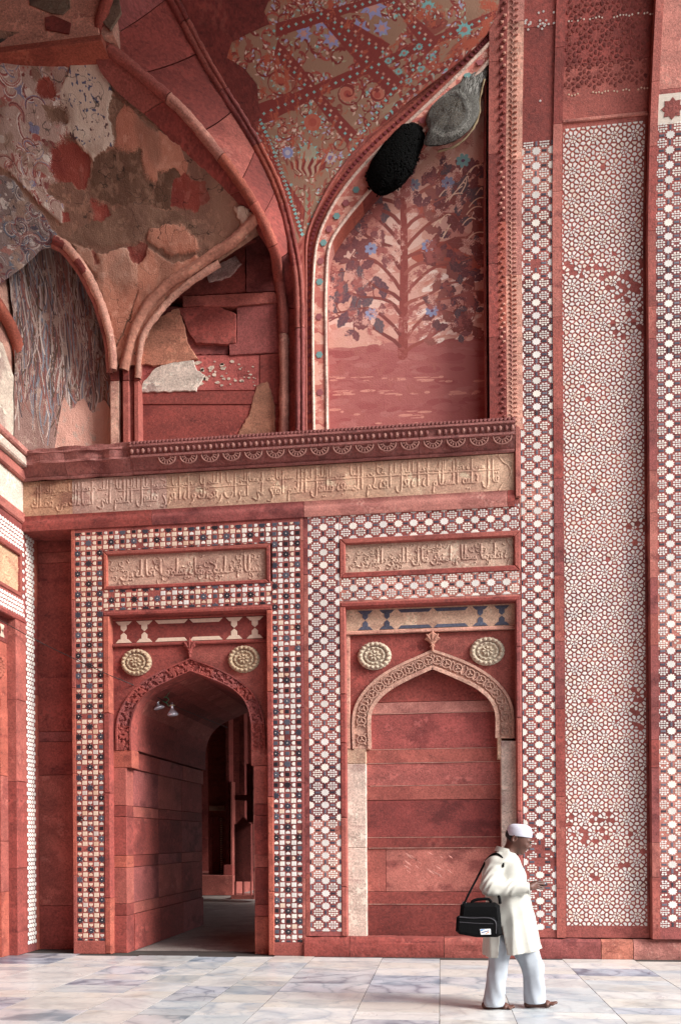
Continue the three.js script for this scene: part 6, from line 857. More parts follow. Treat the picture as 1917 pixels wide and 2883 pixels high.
// ---------------------------------------------------------------- hall behind the doorway
{
  const hall = thing('inner_hall', 'dim stone hall with pillar and platform seen through the doorway', 'hall');
  const z0 = -3.96, zb = -15.5, x0 = -15, x1 = 1.5;
  mesh('paving', box(x0, x1, -0.06, -0.004, zb, 0.3, 0), stone(srgb(176, 168, 162), 0, { rough: 0.5 }), hall); mesh('ceiling', box(x0, x1, 5.6, 6, zb, z0, 0), RED[3], hall); mesh('back_wall', box(x0, x1, 0, 6, zb - 0.4, zb, 0), RED[1], hall); mesh('end_wall', box(x0 - 0.4, x0, 0, 6, zb, z0, 0), RED[3], hall); mesh('end_wall', box(x1, x1 + 0.4, 0, 6, -7.5, z0, 0), RED[3], hall);  // right end wall, out of view, added to dim the passage
  const platform = box(x0, W(657, 2480, -12.2).x, 0, 0.58, zb, -12.2, 0.02); mesh('platform', platform, RED[0], hall);
  const at = (px, py, z) => W(px, py, z), bx = (n, a, b, ya, yb, z, d, m) => { const p = at(a, ya, z), q = at(b, yb, z); return mesh(n, box(p.x, q.x, q.y, p.y, z - d, z, 0.01), m, hall); };
  bx('wall_panel', 584, 640, 1900, 2475, -13, 0.5, RED[4]); bx('niche_frame', 590, 618, 2298, 2470, -12.95, 0.1, RED[1]); bx('niche_frame', 588, 600, 2300, 2470, -12.9, 0.1, RED[1]);
  for (let i = 0; i < 26; i++) { const p = at(622, 2305 + i * 6.2, -12.9); mesh('inlay_dot', box(p.x - 0.025, p.x + 0.025, p.y - 0.018, p.y + 0.018, -13, -12.94, 0.004), tileC[0], hall); }
  bx('moulding', 589, 632, 2268, 2282, -12.9, 0.15, BUFF); bx('pillar', 634, 648, 1900, 2468, -12.6, 0.5, RED[1]); bx('pillar_base', 630, 655, 2435, 2475, -12.4, 0.6, RED[1]); bx('pillar', 648, 655, 2200, 2450, -12.5, 0.4, RED[0]);
  bx('screen', 660, 708, 2320, 2482, -10.4, 0.2, RED[3]); bx('screen_step', 650, 716, 2520, 2534, -10.8, 0.8, RED[0]); for (const x of [662, 684, 706]) bx('screen_foot', x - 2, x + 2, 2482, 2520, -10.4, 0.1, RED[1]); { const p = at(684, 2320, -10.35); mesh('screen_crest', prism([[p.x - 0.2, p.y - 0.01], [p.x + 0.2, p.y - 0.01], [p.x + 0.12, p.y + 0.08], [p.x, p.y + 0.2], [p.x - 0.12, p.y + 0.08]], -10.6, -10.4, 0.01), RED[1], hall); }
  bx('pillar', 708, 717, 1700, 2530, -9.6, 0.6, RED[2]); bx('pillar', 694, 712, 2150, 2315, -9.9, 0.5, RED[1]); bx('bracket', 661, 718, 2238, 2252, -9.8, 0.4, RED[1]); bx('dark_post', 672, 690, 1800, 2320, -11.4, 0.4, RED[1]); bx('threshold', 560, 735, 2594, 2602, -5.2, 0.5, stone(srgb(190, 186, 182), 0));
  mesh('inner_wall_face', box(x0, X(520, 2300, z0) - 0.4, 0, 6, z0 - 0.05, z0, 0), RED[3], hall);
}

// ---------------------------------------------------------------- bees' nests under the arch
{
  const zN = 0.02;
  const nest = (name, label, outline, mat, th, sx) => {
    const pts = outline.map(([x, y]) => { const p = WL(x / 1.867 + 600, y / 1.867, zN); return [p.x, p.y]; }); let cx = 0, cy = 0; pts.forEach((p) => { cx += p[0] / pts.length; cy += p[1] / pts.length; });
    const cl = curve([...pts, pts[0]].map(([x, y]) => [x, y, 0]), 90), n = 90, rings = 12, g = new GB(), P = (i, r, s) => { const q = cl[i % n], t = r / rings, x = lerp(cx, q[0], t), y = lerp(cy, q[1], t), d = th * Math.sqrt(Math.max(0, 1 - t * t)) * (0.85 + 0.5 * (fbm(x * 9, y * 9, 512, 3, 1600) - 0.5)) + 0.012 * vnoise(x * 60, y * 60, 512, 1610); return [x, y, zN + lean(cy) * 1 + s * d]; };
    for (const s of [1, -1]) for (let r = 0; r < rings; r++) for (let i = 0; i < n; i++) g.quad(P(i, r, s), P(i + 1, r, s), P(i + 1, r + 1, s), P(i, r + 1, s));
    const o = thing(name, label, 'bee nest'), ge = g.geo(); ge.deleteAttribute('normal'); const m = mergeVertices(ge, 1e-5); m.computeVertexNormals(); return [o, mesh('comb', m, mat, o), pts, [cx, cy], P];
  };
  const beeTex = dataTex(256, (u, v) => { const f = fbm(u * 60, v * 60, 60, 2, 1620); return [0.055 + 0.08 * f * f, 0.05 + 0.07 * f * f, 0.05 + 0.06 * f * f]; });
  const [swarm, , , cS] = nest('bee_swarm', 'black hanging swarm of bees covering a nest under the arch', [[1000, 640], [1060, 628], [1102, 660], [1112, 720], [1080, 820], [1044, 920], [980, 1000], [880, 1048], [826, 1006], [808, 940], [830, 870], [890, 770], [955, 690]], new THREE.MeshPhysicalMaterial({ map: rep(beeTex, 3), color: lin(0.05, 0.05, 0.05), roughness: 1, specularIntensity: 0.1, bumpMap: rep(grainBump, 8), bumpScale: 0.02 }), 0.16);
  // loose coat of bees
  { const b = new THREE.SphereGeometry(0.011, 5, 4).scale(1.5, 1, 1), N = 3400, im = new THREE.InstancedMesh(b, new THREE.MeshPhysicalMaterial({ color: lin(0.003, 0.003, 0.003), roughness: 0.9, specularIntensity: 0.15 }), N), d = new THREE.Object3D(); const ol = [[1000, 640], [1060, 628], [1102, 660], [1112, 720], [1080, 820], [1044, 920], [980, 1000], [880, 1048], [826, 1006], [808, 940], [830, 870], [890, 770], [955, 690]].map(([x, y]) => { const p = WL(x / 1.867 + 600, y / 1.867, 0.02); return [p.x, p.y]; }); for (let i = 0; i < N; i++) { const k = rr(0, ol.length), a = ol[Math.floor(k)], c = ol[(Math.floor(k) + 1) % ol.length], f = k % 1, t = Math.sqrt(rnd()) * (rnd() < 0.1 ? 1.09 : 1.01), x = lerp(cS[0], lerp(a[0], c[0], f), t), y = lerp(cS[1], lerp(a[1], c[1], f), t); d.position.set(x, y, 0.02 + lean(cS[1]) + 0.165 * Math.sqrt(Math.max(0, 1 - t * t)) + 0.004); d.rotation.set(rr(0, 6), rr(0, 6), rr(0, 6)); d.updateMatrix(); im.setMatrixAt(i, d.matrix); } im.name = 'bees'; im.userData.kind = 'stuff'; swarm.add(im); }
  const [cc, ck] = newCanvas(512, 512, '#77756f'); { const E = (x, y, rx, ry, col, n, sz) => { for (let i = 0; i < n; i++) { const a = rr(0, 6.3), r = Math.sqrt(rnd()); ck.fillStyle = pick(col); ck.fillRect(x + rx * r * Math.cos(a), y + ry * r * Math.sin(a), rr(1, sz), rr(1, sz)); } }; E(256, 256, 360, 360, ['#8a8880', '#6a6862', '#5a5650', '#98968e'], 5200, 5); E(190, 330, 130, 110, ['#5a4c40', '#4a4038', '#6c5c4a', '#3c342e'], 3000, 5); E(150, 470, 200, 60, ['#3e3a34', '#4c463e', '#2e2a26'], 1600, 5); for (let i = 0; i < 260; i++) { ck.strokeStyle = pick(['#b8b6b0', '#a8a6a0', '#4a4844', '#c8c6c0']); ck.lineWidth = rr(2, 6); const x = rr(330, 512), y = rr(0, 200); ck.beginPath(); ck.moveTo(x, y); ck.lineTo(x - rr(4, 20), y + rr(12, 50)); ck.stroke(); } for (let i = 0; i < 900; i++) { const a = rr(0, 6.3); ck.fillStyle = pick(['#b0aea6', '#9c9a92']); ck.fillRect(190 + 165 * Math.cos(a) + rr(-14, 14), 330 + 135 * Math.sin(a) + rr(-12, 12), 4, 4); } }
  const combMat = new THREE.MeshStandardMaterial({ map: canvasTex(cc), roughness: 1, bumpMap: rep(grainBump, 4), bumpScale: 0.05 });
  const [comb, , pts] = nest('old_honeycomb', 'grey abandoned honeycomb hanging beside the black swarm', [[1452, 292], [1400, 290], [1325, 340], [1290, 415], [1200, 500], [1140, 572], [1118, 650], [1130, 700], [1108, 790], [1180, 800], [1270, 772], [1350, 700], [1398, 600], [1400, 530], [1424, 420], [1454, 340]], combMat, 0.1);
  { const g = comb.children[0].geometry, p = g.attributes.position, uv = g.attributes.uv; g.computeBoundingBox(); const b = g.boundingBox; for (let i = 0; i < p.count; i++) uv.setXY(i, (p.getX(i) - b.min.x) / (b.max.x - b.min.x), (p.getY(i) - b.min.y) / (b.max.y - b.min.y)); }
  const lo = pts.slice(9, 15).map(([x, y]) => new THREE.Vector3(x, y, 0.03 + lean(y))); mesh('wax_rim', tube(lo, 0.012, 60, 6, 0.02), plain(srgb(138, 120, 92), 0.9), comb);
}

// ---------------------------------------------------------------- cable and hanging lamps in the doorway
{
  const cable = mesh('overhead_cable', tube([WS(0, 1745, XL + 0.01), W(110, 1806, -0.05), W(205, 1852, 0.03), W(300, 1897, 0.03), W(372, 1927, -0.12), W(480, 1982, -0.9), W(560, 2016, -2.2), W(640, 2048, -3.8)], 0.006, 80, 5), plain(srgb(30, 26, 26), 0.7), scene);
  tag(cable, 'thin black cable running from the side wall into the doorway', 'cable');
  const chrome = plain(srgb(205, 205, 214), 0.18, { metalness: 0.85 }), glass = new THREE.MeshPhysicalMaterial({ color: srgb(235, 238, 250), roughness: 0.08, metalness: 0.35, clearcoat: 1 }), brass = plain(srgb(206, 190, 150), 0.4, { metalness: 0.5 }), green = plain(srgb(70, 110, 80), 0.7);
  const zL = -0.75, P = (x, y, z = zL) => W(x / 2.8 + 300, y / 2.8 + 1780, z);
  const lamp = (top, bot, label) => { const t = thing('hanging_lamp', label, 'lamp'), a = P(...top), b = P(...bot), len = a.distanceTo(b), dir = b.clone().sub(a).normalize(), q = new THREE.Quaternion().setFromUnitVectors(new THREE.Vector3(0, -1, 0), dir); t.position.copy(a); t.quaternion.copy(q); const L = (pr) => new THREE.LatheGeometry(pr.map(([r, y]) => new THREE.Vector2(r, -y)), 18); mesh('bulb', L([[0.022, len * 0.42], [0.03, len * 0.52], [0.075, len * 0.8], [0.085, len * 0.92], [0.06, len * 1.0], [0, len * 1.02]]), glass, t); mesh('holder', L([[0, -0.01], [0.028, 0], [0.034, len * 0.2], [0.026, len * 0.42], [0, len * 0.42]]), chrome, t); mesh('collar', new THREE.TorusGeometry(0.034, 0.008, 6, 14).rotateX(Math.PI / 2).translate(0, -len * 0.22, 0), brass, t); return t; };
  const l1 = lamp([398, 535], [420, 605], 'unlit silvery bulb hanging in the doorway, by the passage wall'), l2 = lamp([515, 555], [525, 660], 'unlit silvery bulb hanging lower in the doorway on a green knot');
  const cord = mesh('green_flex', tube([P(398, 535), P(430, 520), P(470, 512), P(492, 530), P(470, 552), P(445, 545), P(478, 560), P(490, 580), P(515, 555)], 0.007, 60, 5), green, scene); tag(cord, 'looped green flex joining the two hanging bulbs', 'cord');
  const susp = mesh('lamp_wire', tube([P(470, 512), P(520, 440, -0.6), P(560, 380, -0.42)], 0.004, 12, 4), green, scene); tag(susp, 'short wire holding the bulbs up to the arch', 'wire');
}

// ---------------------------------------------------------------- unseen porch roof and far walls, added so light enters from the court
{
  const roof = thing('unseen_porch_roof', 'unseen stone roof and far walls of the great porch, shaped to shade it', 'roof');
  mesh('roof_slab', box(XL - 1, 3.2, 14.2, 15, -4, 15, 0.02), stone(srgb(150, 118, 108), 0), roof); mesh('opposite_wall', box(XL - 1, 4.6, 0, 14.2, 14.6, 15.4, 0.02), stone(srgb(140, 104, 96), 0), roof);  // greyed stone weakens red bounce; roof edge set for the light
  mesh('side_wall_end', box(XL - 1, XL - 0.02, 0, 14.2, 4.0, 14.6, 0.02), RED[1], roof);
}

// ---------------------------------------------------------------- person
// surface nets over a signed distance
function nets(sdf, [x0, y0, z0], [x1, y1, z1], c) {
  const nx = Math.ceil((x1 - x0) / c) + 1, ny = Math.ceil((y1 - y0) / c) + 1, nz = Math.ceil((z1 - z0) / c) + 1, v = new Float32Array(nx * ny * nz), id = (i, j, k) => i + nx * (j + ny * k);
  for (let k = 0; k < nz; k++) for (let j = 0; j < ny; j++) for (let i = 0; i < nx; i++) v[id(i, j, k)] = sdf(x0 + i * c, y0 + j * c, z0 + k * c);
  const vi = new Int32Array(nx * ny * nz).fill(-1), pos = [], idx = [];
  for (let k = 0; k < nz - 1; k++) for (let j = 0; j < ny - 1; j++) for (let i = 0; i < nx - 1; i++) {
    let m = 0; const q = []; for (let t = 0; t < 8; t++) { const d = v[id(i + (t & 1), j + ((t >> 1) & 1), k + (t >> 2))]; q.push(d); if (d < 0) m |= 1 << t; } if (m === 0 || m === 255) continue;
    let sx = 0, sy = 0, sz = 0, n = 0; for (let a = 0; a < 8; a++) for (const bit of [1, 2, 4]) { const b = a | bit; if (b === a || ((m >> a) & 1) === ((m >> b) & 1)) continue; const t = q[a] / (q[a] - q[b]); sx += (a & 1) + (bit === 1 ? t : 0); sy += ((a >> 1) & 1) + (bit === 2 ? t : 0); sz += (a >> 2) + (bit === 4 ? t : 0); n++; }
    vi[id(i, j, k)] = pos.length / 3; pos.push(x0 + (i + sx / n) * c, y0 + (j + sy / n) * c, z0 + (k + sz / n) * c);
  }
  const quad = (a, b, d, e, flip) => { if (a < 0 || b < 0 || d < 0 || e < 0) return; flip ? idx.push(a, d, b, a, e, d) : idx.push(a, b, d, a, d, e); };
  for (let k = 1; k < nz - 1; k++) for (let j = 1; j < ny - 1; j++) for (let i = 1; i < nx - 1; i++) {
    const s = v[id(i, j, k)] < 0;
    if (s !== v[id(i + 1, j, k)] < 0) quad(vi[id(i, j - 1, k - 1)], vi[id(i, j, k - 1)], vi[id(i, j, k)], vi[id(i, j - 1, k)], !s);
    if (s !== v[id(i, j + 1, k)] < 0) quad(vi[id(i - 1, j, k - 1)], vi[id(i - 1, j, k)], vi[id(i, j, k)], vi[id(i, j, k - 1)], !s);
    if (s !== v[id(i, j, k + 1)] < 0) quad(vi[id(i - 1, j - 1, k)], vi[id(i, j - 1, k)], vi[id(i, j, k)], vi[id(i - 1, j, k)], !s);
  }
  const g = new THREE.BufferGeometry(); g.setAttribute('position', new THREE.Float32BufferAttribute(pos, 3)); g.setIndex(idx); const uv = new Float32Array(pos.length / 3 * 2); for (let i = 0; i < pos.length / 3; i++) { uv[i * 2] = pos[i * 3] + pos[i * 3 + 2] * 0.6; uv[i * 2 + 1] = pos[i * 3 + 1]; } g.setAttribute('uv', new THREE.Float32BufferAttribute(uv, 2)); g.computeVertexNormals(); return g;
}
const cap3 = (x, y, z, a, b, ra, rb) => { const dx = b[0] - a[0], dy = b[1] - a[1], dz = b[2] - a[2], px = x - a[0], py = y - a[1], pz = z - a[2], t = clamp((px * dx + py * dy + pz * dz) / (dx * dx + dy * dy + dz * dz + 1e-12), 0, 1); return Math.hypot(px - dx * t, py - dy * t, pz - dz * t) - lerp(ra, rb, t); };
const ell = (x, y, z, c, r) => (Math.hypot((x - c[0]) / r[0], (y - c[1]) / r[1], (z - c[2]) / r[2]) - 1) * Math.min(...r);
const smin = (a, b, k) => { const h = clamp(0.5 + 0.5 * (b - a) / k, 0, 1); return lerp(b, a, h) - k * h * (1 - h); };
const FS = 4.212, L = (fx, fy, z = 0) => [(fx / FS - 150) / 297, (538 - fy / FS) / 297, z];
{
  const foot = WG(1430, 2838);
  const person = thing('person', 'man in white skullcap, long cream kurta and pale trousers walking barefoot, looking at a phone', 'person');
  person.position.copy(foot);
  const cloth = (c, s) => new THREE.MeshStandardMaterial({ color: c, roughness: 0.95, bumpMap: rep(dataTex(128, (u, v) => 0.5 + 0.25 * Math.sin(u * 400) + 0.25 * Math.sin(v * 400), false), 6), bumpScale: 0.0006, map: rep(dataTex(128, (u, v) => 0.95 + 0.08 * (fbm(u * 8, v * 8, 8, 4, s) - 0.5)), 1.5) });
  const skin = new THREE.MeshStandardMaterial({ color: srgb(98, 60, 48), roughness: 0.55, map: rep(dataTex(128, (u, v) => { const f = fbm(u * 10, v * 10, 10, 4, 1700); return [0.9 + 0.15 * (f - 0.5), 0.9 + 0.2 * (f - 0.5), 0.9 + 0.2 * (f - 0.5)]; }), 4) });
  // head, in a frame tipped forward over the phone
  const HC = L(760, 288), T = 0.5, ct = Math.cos(T), st = Math.sin(T), toHead = (x, y, z) => { const dx = x - HC[0], dy = y - HC[1]; return [dx * ct - dy * st, dx * st + dy * ct, z]; };
  const headSdf = (x, y, z) => {
    const [f, u, w] = toHead(x, y, z), a = Math.abs(w); let d = ell(f, u, w, [-0.008, 0.03, 0], [0.118, 0.105, 0.088]);
    d = smin(d, ell(f, u, w, [0.045, -0.03, 0], [0.072, 0.088, 0.068]), 0.03); d = smin(d, ell(f, u, w, [0.078, -0.092, 0], [0.026, 0.022, 0.03]), 0.025);
    d = smin(d, cap3(f, u, a, [0.098, 0.034, 0], [0.082, 0.03, 0.05], 0.017, 0.012), 0.015); d = smin(d, ell(f, u, a, [0.078, -0.018, 0.046], [0.026, 0.024, 0.02]), 0.02);
    d = -smin(-d, ell(f, u, a, [0.116, 0.008, 0.034], [0.018, 0.012, 0.018]), 0.012); d = smin(d, ell(f, u, a, [0.096, 0.006, 0.034], [0.0145, 0.0125, 0.016]), 0.004);
    d = smin(d, cap3(f, u, w, [0.108, 0.022, 0], [0.129, -0.012, 0], 0.009, 0.0135), 0.01); d = smin(d, ell(f, u, a, [0.116, -0.017, 0.013], [0.013, 0.009, 0.009]), 0.008);
    d = smin(d, ell(f, u, w, [0.106, -0.048, 0], [0.011, 0.007, 0.024]), 0.006); d = smin(d, ell(f, u, w, [0.103, -0.061, 0], [0.011, 0.008, 0.022]), 0.006);
    let e = ell(f, u, a, [-0.045, -0.012, 0.088], [0.026, 0.037, 0.013]); e = Math.max(e, -ell(f, u, a, [-0.04, -0.01, 0.1], [0.016, 0.024, 0.011])); d = smin(d, e, 0.006); return d;
  };
  const neckA = L(640, 420), neckB = L(700, 330), sh = L(520, 520);
  const bodySdf = (x, y, z) => {                                      // under the clothes: neck, trunk, arms, legs
    let d = headSdf(x, y, z); d = smin(d, cap3(x, y, z, [neckA[0], neckA[1] - 0.03, 0], [neckB[0], neckB[1], 0], 0.062, 0.06), 0.03);
    const q = (a, za, b, zb, ra, rb) => cap3(x, y, z, L(...a, za), L(...b, zb), ra, rb);
    d = smin(d, q([560, 560], 0, [600, 1000], 0, 0.12, 0.11), 0.06); d = smin(d, q([540, 590], -0.1, [540, 590], 0.1, 0.06, 0.06), 0.06); d = smin(d, q([600, 1000], 0, [620, 1300], 0, 0.11, 0.11), 0.05);
    for (const s of [1, -1]) { d = smin(d, q([500, 620], s * 0.14, [s > 0 ? 420 : 530, 845], s * 0.23, 0.035, 0.035), 0.03); d = smin(d, q([s > 0 ? 420 : 530, 845], s * 0.23, [870, 835], s > 0 ? 0.17 : 0.0, 0.035, 0.028), 0.02); }
    d = smin(d, q([560, 1350], 0.06, [480, 1900], 0.06, 0.085, 0.055), 0.03); d = smin(d, q([480, 1900], 0.06, [450, 2190], 0.05, 0.055, 0.04), 0.02); d = smin(d, q([700, 1350], -0.06, [910, 1880], -0.05, 0.085, 0.055), 0.03); d = smin(d, q([910, 1880], -0.05, [915, 2190], -0.04, 0.055, 0.04), 0.02); return d;
  };
  const footSdf = (heel, ankle, ball, toe, zc, lift) => (x, y, z) => {
    const q = (a, b, ra, rb) => cap3(x, y, z, a, b, ra, rb); let d = q(L(...ankle, zc), L(...heel, zc), 0.04, 0.036); d = smin(d, q(L(...heel, zc), L(...ball, zc), 0.034, 0.026), 0.03); d = smin(d, q(L(...ankle, zc), L(...ball, zc), 0.036, 0.024), 0.03); d = smin(d, q(L(ball[0], ball[1], zc - 0.03), L(ball[0] - 14, ball[1], zc + 0.035), 0.024, 0.021), 0.02);
    for (let t = 0; t < 5; t++) { const zz = zc - 0.037 + t * 0.0195, b = L(lerp(ball[0], toe[0], 0.25), lerp(ball[1], toe[1], 0.3), zz), e = L(toe[0] - t * 13, toe[1] + t * 1.5, zz + 0.002 * t); d = smin(d, q(b, e, 0.012, t === 0 ? 0.014 : 0.0095), 0.006); } return Math.max(d, -y + 0.001 + (lift ?? 0));
  };
  const f1 = footSdf([372, 2222], [455, 2170], [600, 2236], [694, 2246], 0.05), f2 = footSdf([870, 2222], [930, 2170], [1090, 2220], [1196, 2212], -0.04);
  // hands: palm, four fingers and a thumb each, closing on the phone
  const handSdf = (s) => (x, y, z) => {                               // s = 1 near hand, -1 far hand
    const zc = s > 0 ? 0.15 : 0.0, W0 = L(872, 832, s > 0 ? 0.17 : 0), q = (a, b, ra, rb) => cap3(x, y, z, a, b, ra, rb);
    const pA = L(900, 828, zc), pB = L(960, 812, zc - s * 0.03); let d = q(W0, pA, 0.03, 0.028); for (const o of [-0.022, 0, 0.022]) d = smin(d, q([pA[0], pA[1] + o * 0.7, pA[2] + s * o * 0.4], [pB[0], pB[1] + o, pB[2] - s * 0.004], 0.017, 0.014), 0.014);
    for (let t = 0; t < 4; t++) { const o = 0.03 - t * 0.02, k0 = [pB[0] + 0.004, pB[1] + o * 0.95, pB[2] + s * 0.004], len = [0.95, 1.08, 1, 0.8][t], k1 = [k0[0] + 0.036 * len, k0[1] - 0.004 + (t < 2 ? 0.004 : -0.004), k0[2] - s * 0.010], k2 = [k1[0] + 0.024 * len, k1[1] - 0.004, k1[2] - s * 0.024], k3 = [k2[0] + 0.008, k2[1] + 0.001, k2[2] - s * 0.02]; d = smin(d, Math.min(q(k0, k1, 0.0098, 0.0088), q(k1, k2, 0.0088, 0.008), q(k2, k3, 0.008, 0.007)), 0.005); }
    const t0 = [pA[0] + 0.006, pA[1] + 0.02, pA[2] - s * 0.012], t1 = [t0[0] + 0.034, t0[1] + 0.018, t0[2] - s * 0.018], t2 = [t1[0] + 0.03, t1[1] + 0.002, t1[2] - s * 0.016], t3 = [t2[0] + 0.022, t2[1] - 0.006, t2[2] - s * 0.006]; d = smin(d, Math.min(q(t0, t1, 0.014, 0.0115), q(t1, t2, 0.0115, 0.0098), q(t2, t3, 0.0098, 0.0085)), 0.006); return d;
  };
  const parts = [nets((x, y, z) => Math.max(bodySdf(x, y, z), y - HC[1] + 0.06), [-0.32, 0.03, -0.34], [0.3, 1.55, 0.34], 0.016), nets((x, y, z) => Math.max(smin(headSdf(x, y, z), cap3(x, y, z, [neckA[0], neckA[1] - 0.03, 0], [neckB[0], neckB[1], 0], 0.062, 0.06), 0.03), 1.36 - y), [HC[0] - 0.2, 1.35, -0.12], [HC[0] + 0.2, HC[1] + 0.17, 0.12], 0.0038), nets(f1, [-0.27, -0.01, -0.04], [0.09, 0.13, 0.14], 0.005), nets(f2, [0.14, -0.01, -0.14], [0.49, 0.13, 0.06], 0.005), nets(handSdf(1), [L(850, 0)[0], L(0, 900)[1], 0.02], [L(1100, 0)[0], L(0, 750)[1], 0.22], 0.0035), nets(handSdf(-1), [L(850, 0)[0], L(0, 900)[1], -0.05], [L(1100, 0)[0], L(0, 750)[1], 0.15], 0.0035)];
  mesh('body', mergeGeometries(parts), skin, person);
  // face details
  const hp = (f, u, w) => { const x = f * ct + u * st, y = -f * st + u * ct; return new THREE.Vector3(HC[0] + x, HC[1] + y, w); };
  const hair = plain(srgb(20, 17, 18), 0.8), white = plain(srgb(225, 220, 212), 0.4);
  for (const s of [1, -1]) { mesh('eye', new THREE.SphereGeometry(0.0125, 12, 8).translate(...hp(0.098, 0.003, s * 0.034).toArray()), plain(srgb(60, 40, 34), 0.4), person); mesh('eyebrow', tube([hp(0.117, 0.03, s * 0.014), hp(0.113, 0.035, s * 0.034), hp(0.096, 0.03, s * 0.055)], 0.0048, 10, 5), hair, person); }
  mesh('moustache', tube([hp(0.1, -0.044, -0.034), hp(0.113, -0.036, -0.014), hp(0.116, -0.034, 0), hp(0.113, -0.036, 0.014), hp(0.1, -0.044, 0.034)], 0.0075, 18, 6), hair, person);
  mesh('hair', nets((x, y, z) => { const [f, u, w] = toHead(x, y, z); let d = ell(f, u, w, [-0.014, 0.03, 0], [0.124, 0.112, 0.0945]) + 0.004 * (fbm(x * 60, y * 60 + z * 40, 512, 2, 1710) - 0.5); const lim = Math.max(f + 0.022 - 0.5 * u, -0.062 - u - 0.35 * Math.min(0, f + 0.02)); d = Math.max(d, lim); return Math.max(d, -ell(f, u, w, [-0.045, -0.012, Math.sign(w) * 0.09], [0.03, 0.042, 0.03])); }, [HC[0] - 0.19, HC[1] - 0.16, -0.12], [HC[0] + 0.17, HC[1] + 0.16, 0.12], 0.0048), hair, person);
  { const c = L(768, 236), g = new THREE.LatheGeometry([[0.99, -0.012], [1.03, -0.01], [1.035, 0.012], [1.02, 0.03], [0.97, 0.062], [0.84, 0.092], [0.6, 0.108], [0.3, 0.113], [0, 0.114]].map(([r, y]) => new THREE.Vector2(r, y)), 40).scale(0.118, 0.93, 0.099).rotateZ(-0.12).translate(c[0], c[1], 0); mesh('skullcap', g, cloth(srgb(200, 200, 212), 1720), person); }
  // kurta
  const prof = [[425, 505, 700, 0.075], [455, 470, 735, 0.12], [490, 410, 765, 0.185], [540, 360, 785, 0.215], [640, 345, 822, 0.2], [760, 345, 856, 0.19], [900, 365, 888, 0.185], [1000, 378, 905, 0.185], [1150, 385, 942, 0.2], [1280, 372, 972, 0.215], [1400, 360, 990, 0.23], [1500, 354, 1006, 0.24], [1560, 350, 1024, 0.25], [1700, 345, 1040, 0.26]].map(([y, b, f, w]) => [L(0, y)[1], L(b, 0)[0], L(f, 0)[0], w]);
  const kAt = (y) => { if (y >= prof[0][0]) return prof[0]; for (let i = 0; i + 1 < prof.length; i++) if (y >= prof[i + 1][0]) { const t = (prof[i][0] - y) / (prof[i][0] - prof[i + 1][0]); return prof[i].map((v, k) => lerp(v, prof[i + 1][k], t)); } return prof.at(-1); };
  const yCol = prof[0][0] + 0.012, waist = L(0, 1000)[1], slitTop = L(0, 1275)[1], hemF = (x) => L(0, 1612 - (x - L(610, 0)[0]) * FS * 297 * 0.12)[1], hemB = L(0, 1652)[1];
  const kurtaSdf = (x, y, z) => {
    const [, b, f, w] = kAt(y), cx = (b + f) / 2, a = (f - b) / 2, an = Math.atan2(z / w, (x - cx) / a), low = smooth(waist, L(0, 1560)[1], -y * 0 + (waist - y) + waist) , drop = clamp((waist + 0.1 - y) / 0.55, 0, 1);
    const fold = drop * (0.03 * (0.5 - Math.abs(Math.sin(an * 3.5 + y))) + 0.012 * (0.5 - Math.abs(Math.sin(an * 6.5 - 2 * y + 1)))) + (1 - drop) * 0.006 * Math.sin(an * 6 + y * 30) + 0.005 * Math.sin(y * 46 + an * 4) * smooth(0.75, 0.95, y) * (1 - drop);
    let d = (Math.hypot((x - cx) / a, z / w) - 1) * Math.min(a, w) - fold;
    d = Math.max(d, y - yCol - 0.0 * x);
    // sleeves, loose, bunched at the elbow
    const wr = 0.0045 * Math.sin((x * 0.9 - y) * 70 + z * 40 + 2 * Math.sin(x * 30)) * smooth(0.9, 1.1, 2.2 - Math.abs(y - L(0, 800)[1]) * 6), S = (p, zp, q, zq, ra, rb) => cap3(x, y, z, L(...p, zp), L(...q, zq), ra, rb);
    let s1 = smin(S([485, 580], 0.14, [412, 800], 0.235, 0.085, 0.085), S([415, 832], 0.24, [845, 846], 0.18, 0.078, 0.05), 0.05) + wr; s1 = Math.max(s1, x - L(862, 0)[0]);
    let s2 = smin(S([500, 585], -0.14, [540, 840], -0.24, 0.072, 0.08), S([540, 840], -0.24, [840, 850], -0.01, 0.08, 0.05), 0.05) + wr; s2 = Math.max(s2, x - L(855, 0)[0]);
    let open = d; d = smin(d, Math.min(s1, s2), 0.035);
    // skirt: hollow, slit at the sides, two hems
    if (y < waist) { d = Math.max(open < d - 0.001 ? d : d, y < slitTop ? -(open + 0.019) : -9); const t = clamp((slitTop - y) / (slitTop - hemB), 0, 1), g0 = lerp(L(540, 0)[0], L(505, 0)[0], t), g1 = lerp(L(548, 0)[0], L(612, 0)[0], t); if (y < slitTop) { const inSlit = Math.max(g0 - x, x - g1); d = Math.max(d, -inSlit); } d = Math.max(d, (x > (g0 + g1) / 2 ? hemF(x) : hemB) - y); }
    return d;
  };
  const kc = cloth(srgb(192, 190, 181), 1730); mesh('kurta', nets(kurtaSdf, [-0.32, hemB - 0.02, -0.38], [0.42, yCol + 0.02, 0.38], 0.0085), kc, person);
  mesh('collar', (() => { const g = new THREE.CylinderGeometry(0.078, 0.09, 0.05, 28, 1, true).scale(1.02, 1, 0.88).rotateZ(-0.28); const p = L(600, 415); g.translate(p[0], p[1], 0); return g; })(), kc, person);
  mesh('placket', tube([L(700, 450, 0.04), L(738, 520, 0.06), L(762, 600, 0.08), L(785, 740, 0.08)].map((v) => new THREE.Vector3(v[0] + 0.004, v[1], v[2])), 0.0045, 20, 5), plain(srgb(150, 140, 124), 0.9), person);
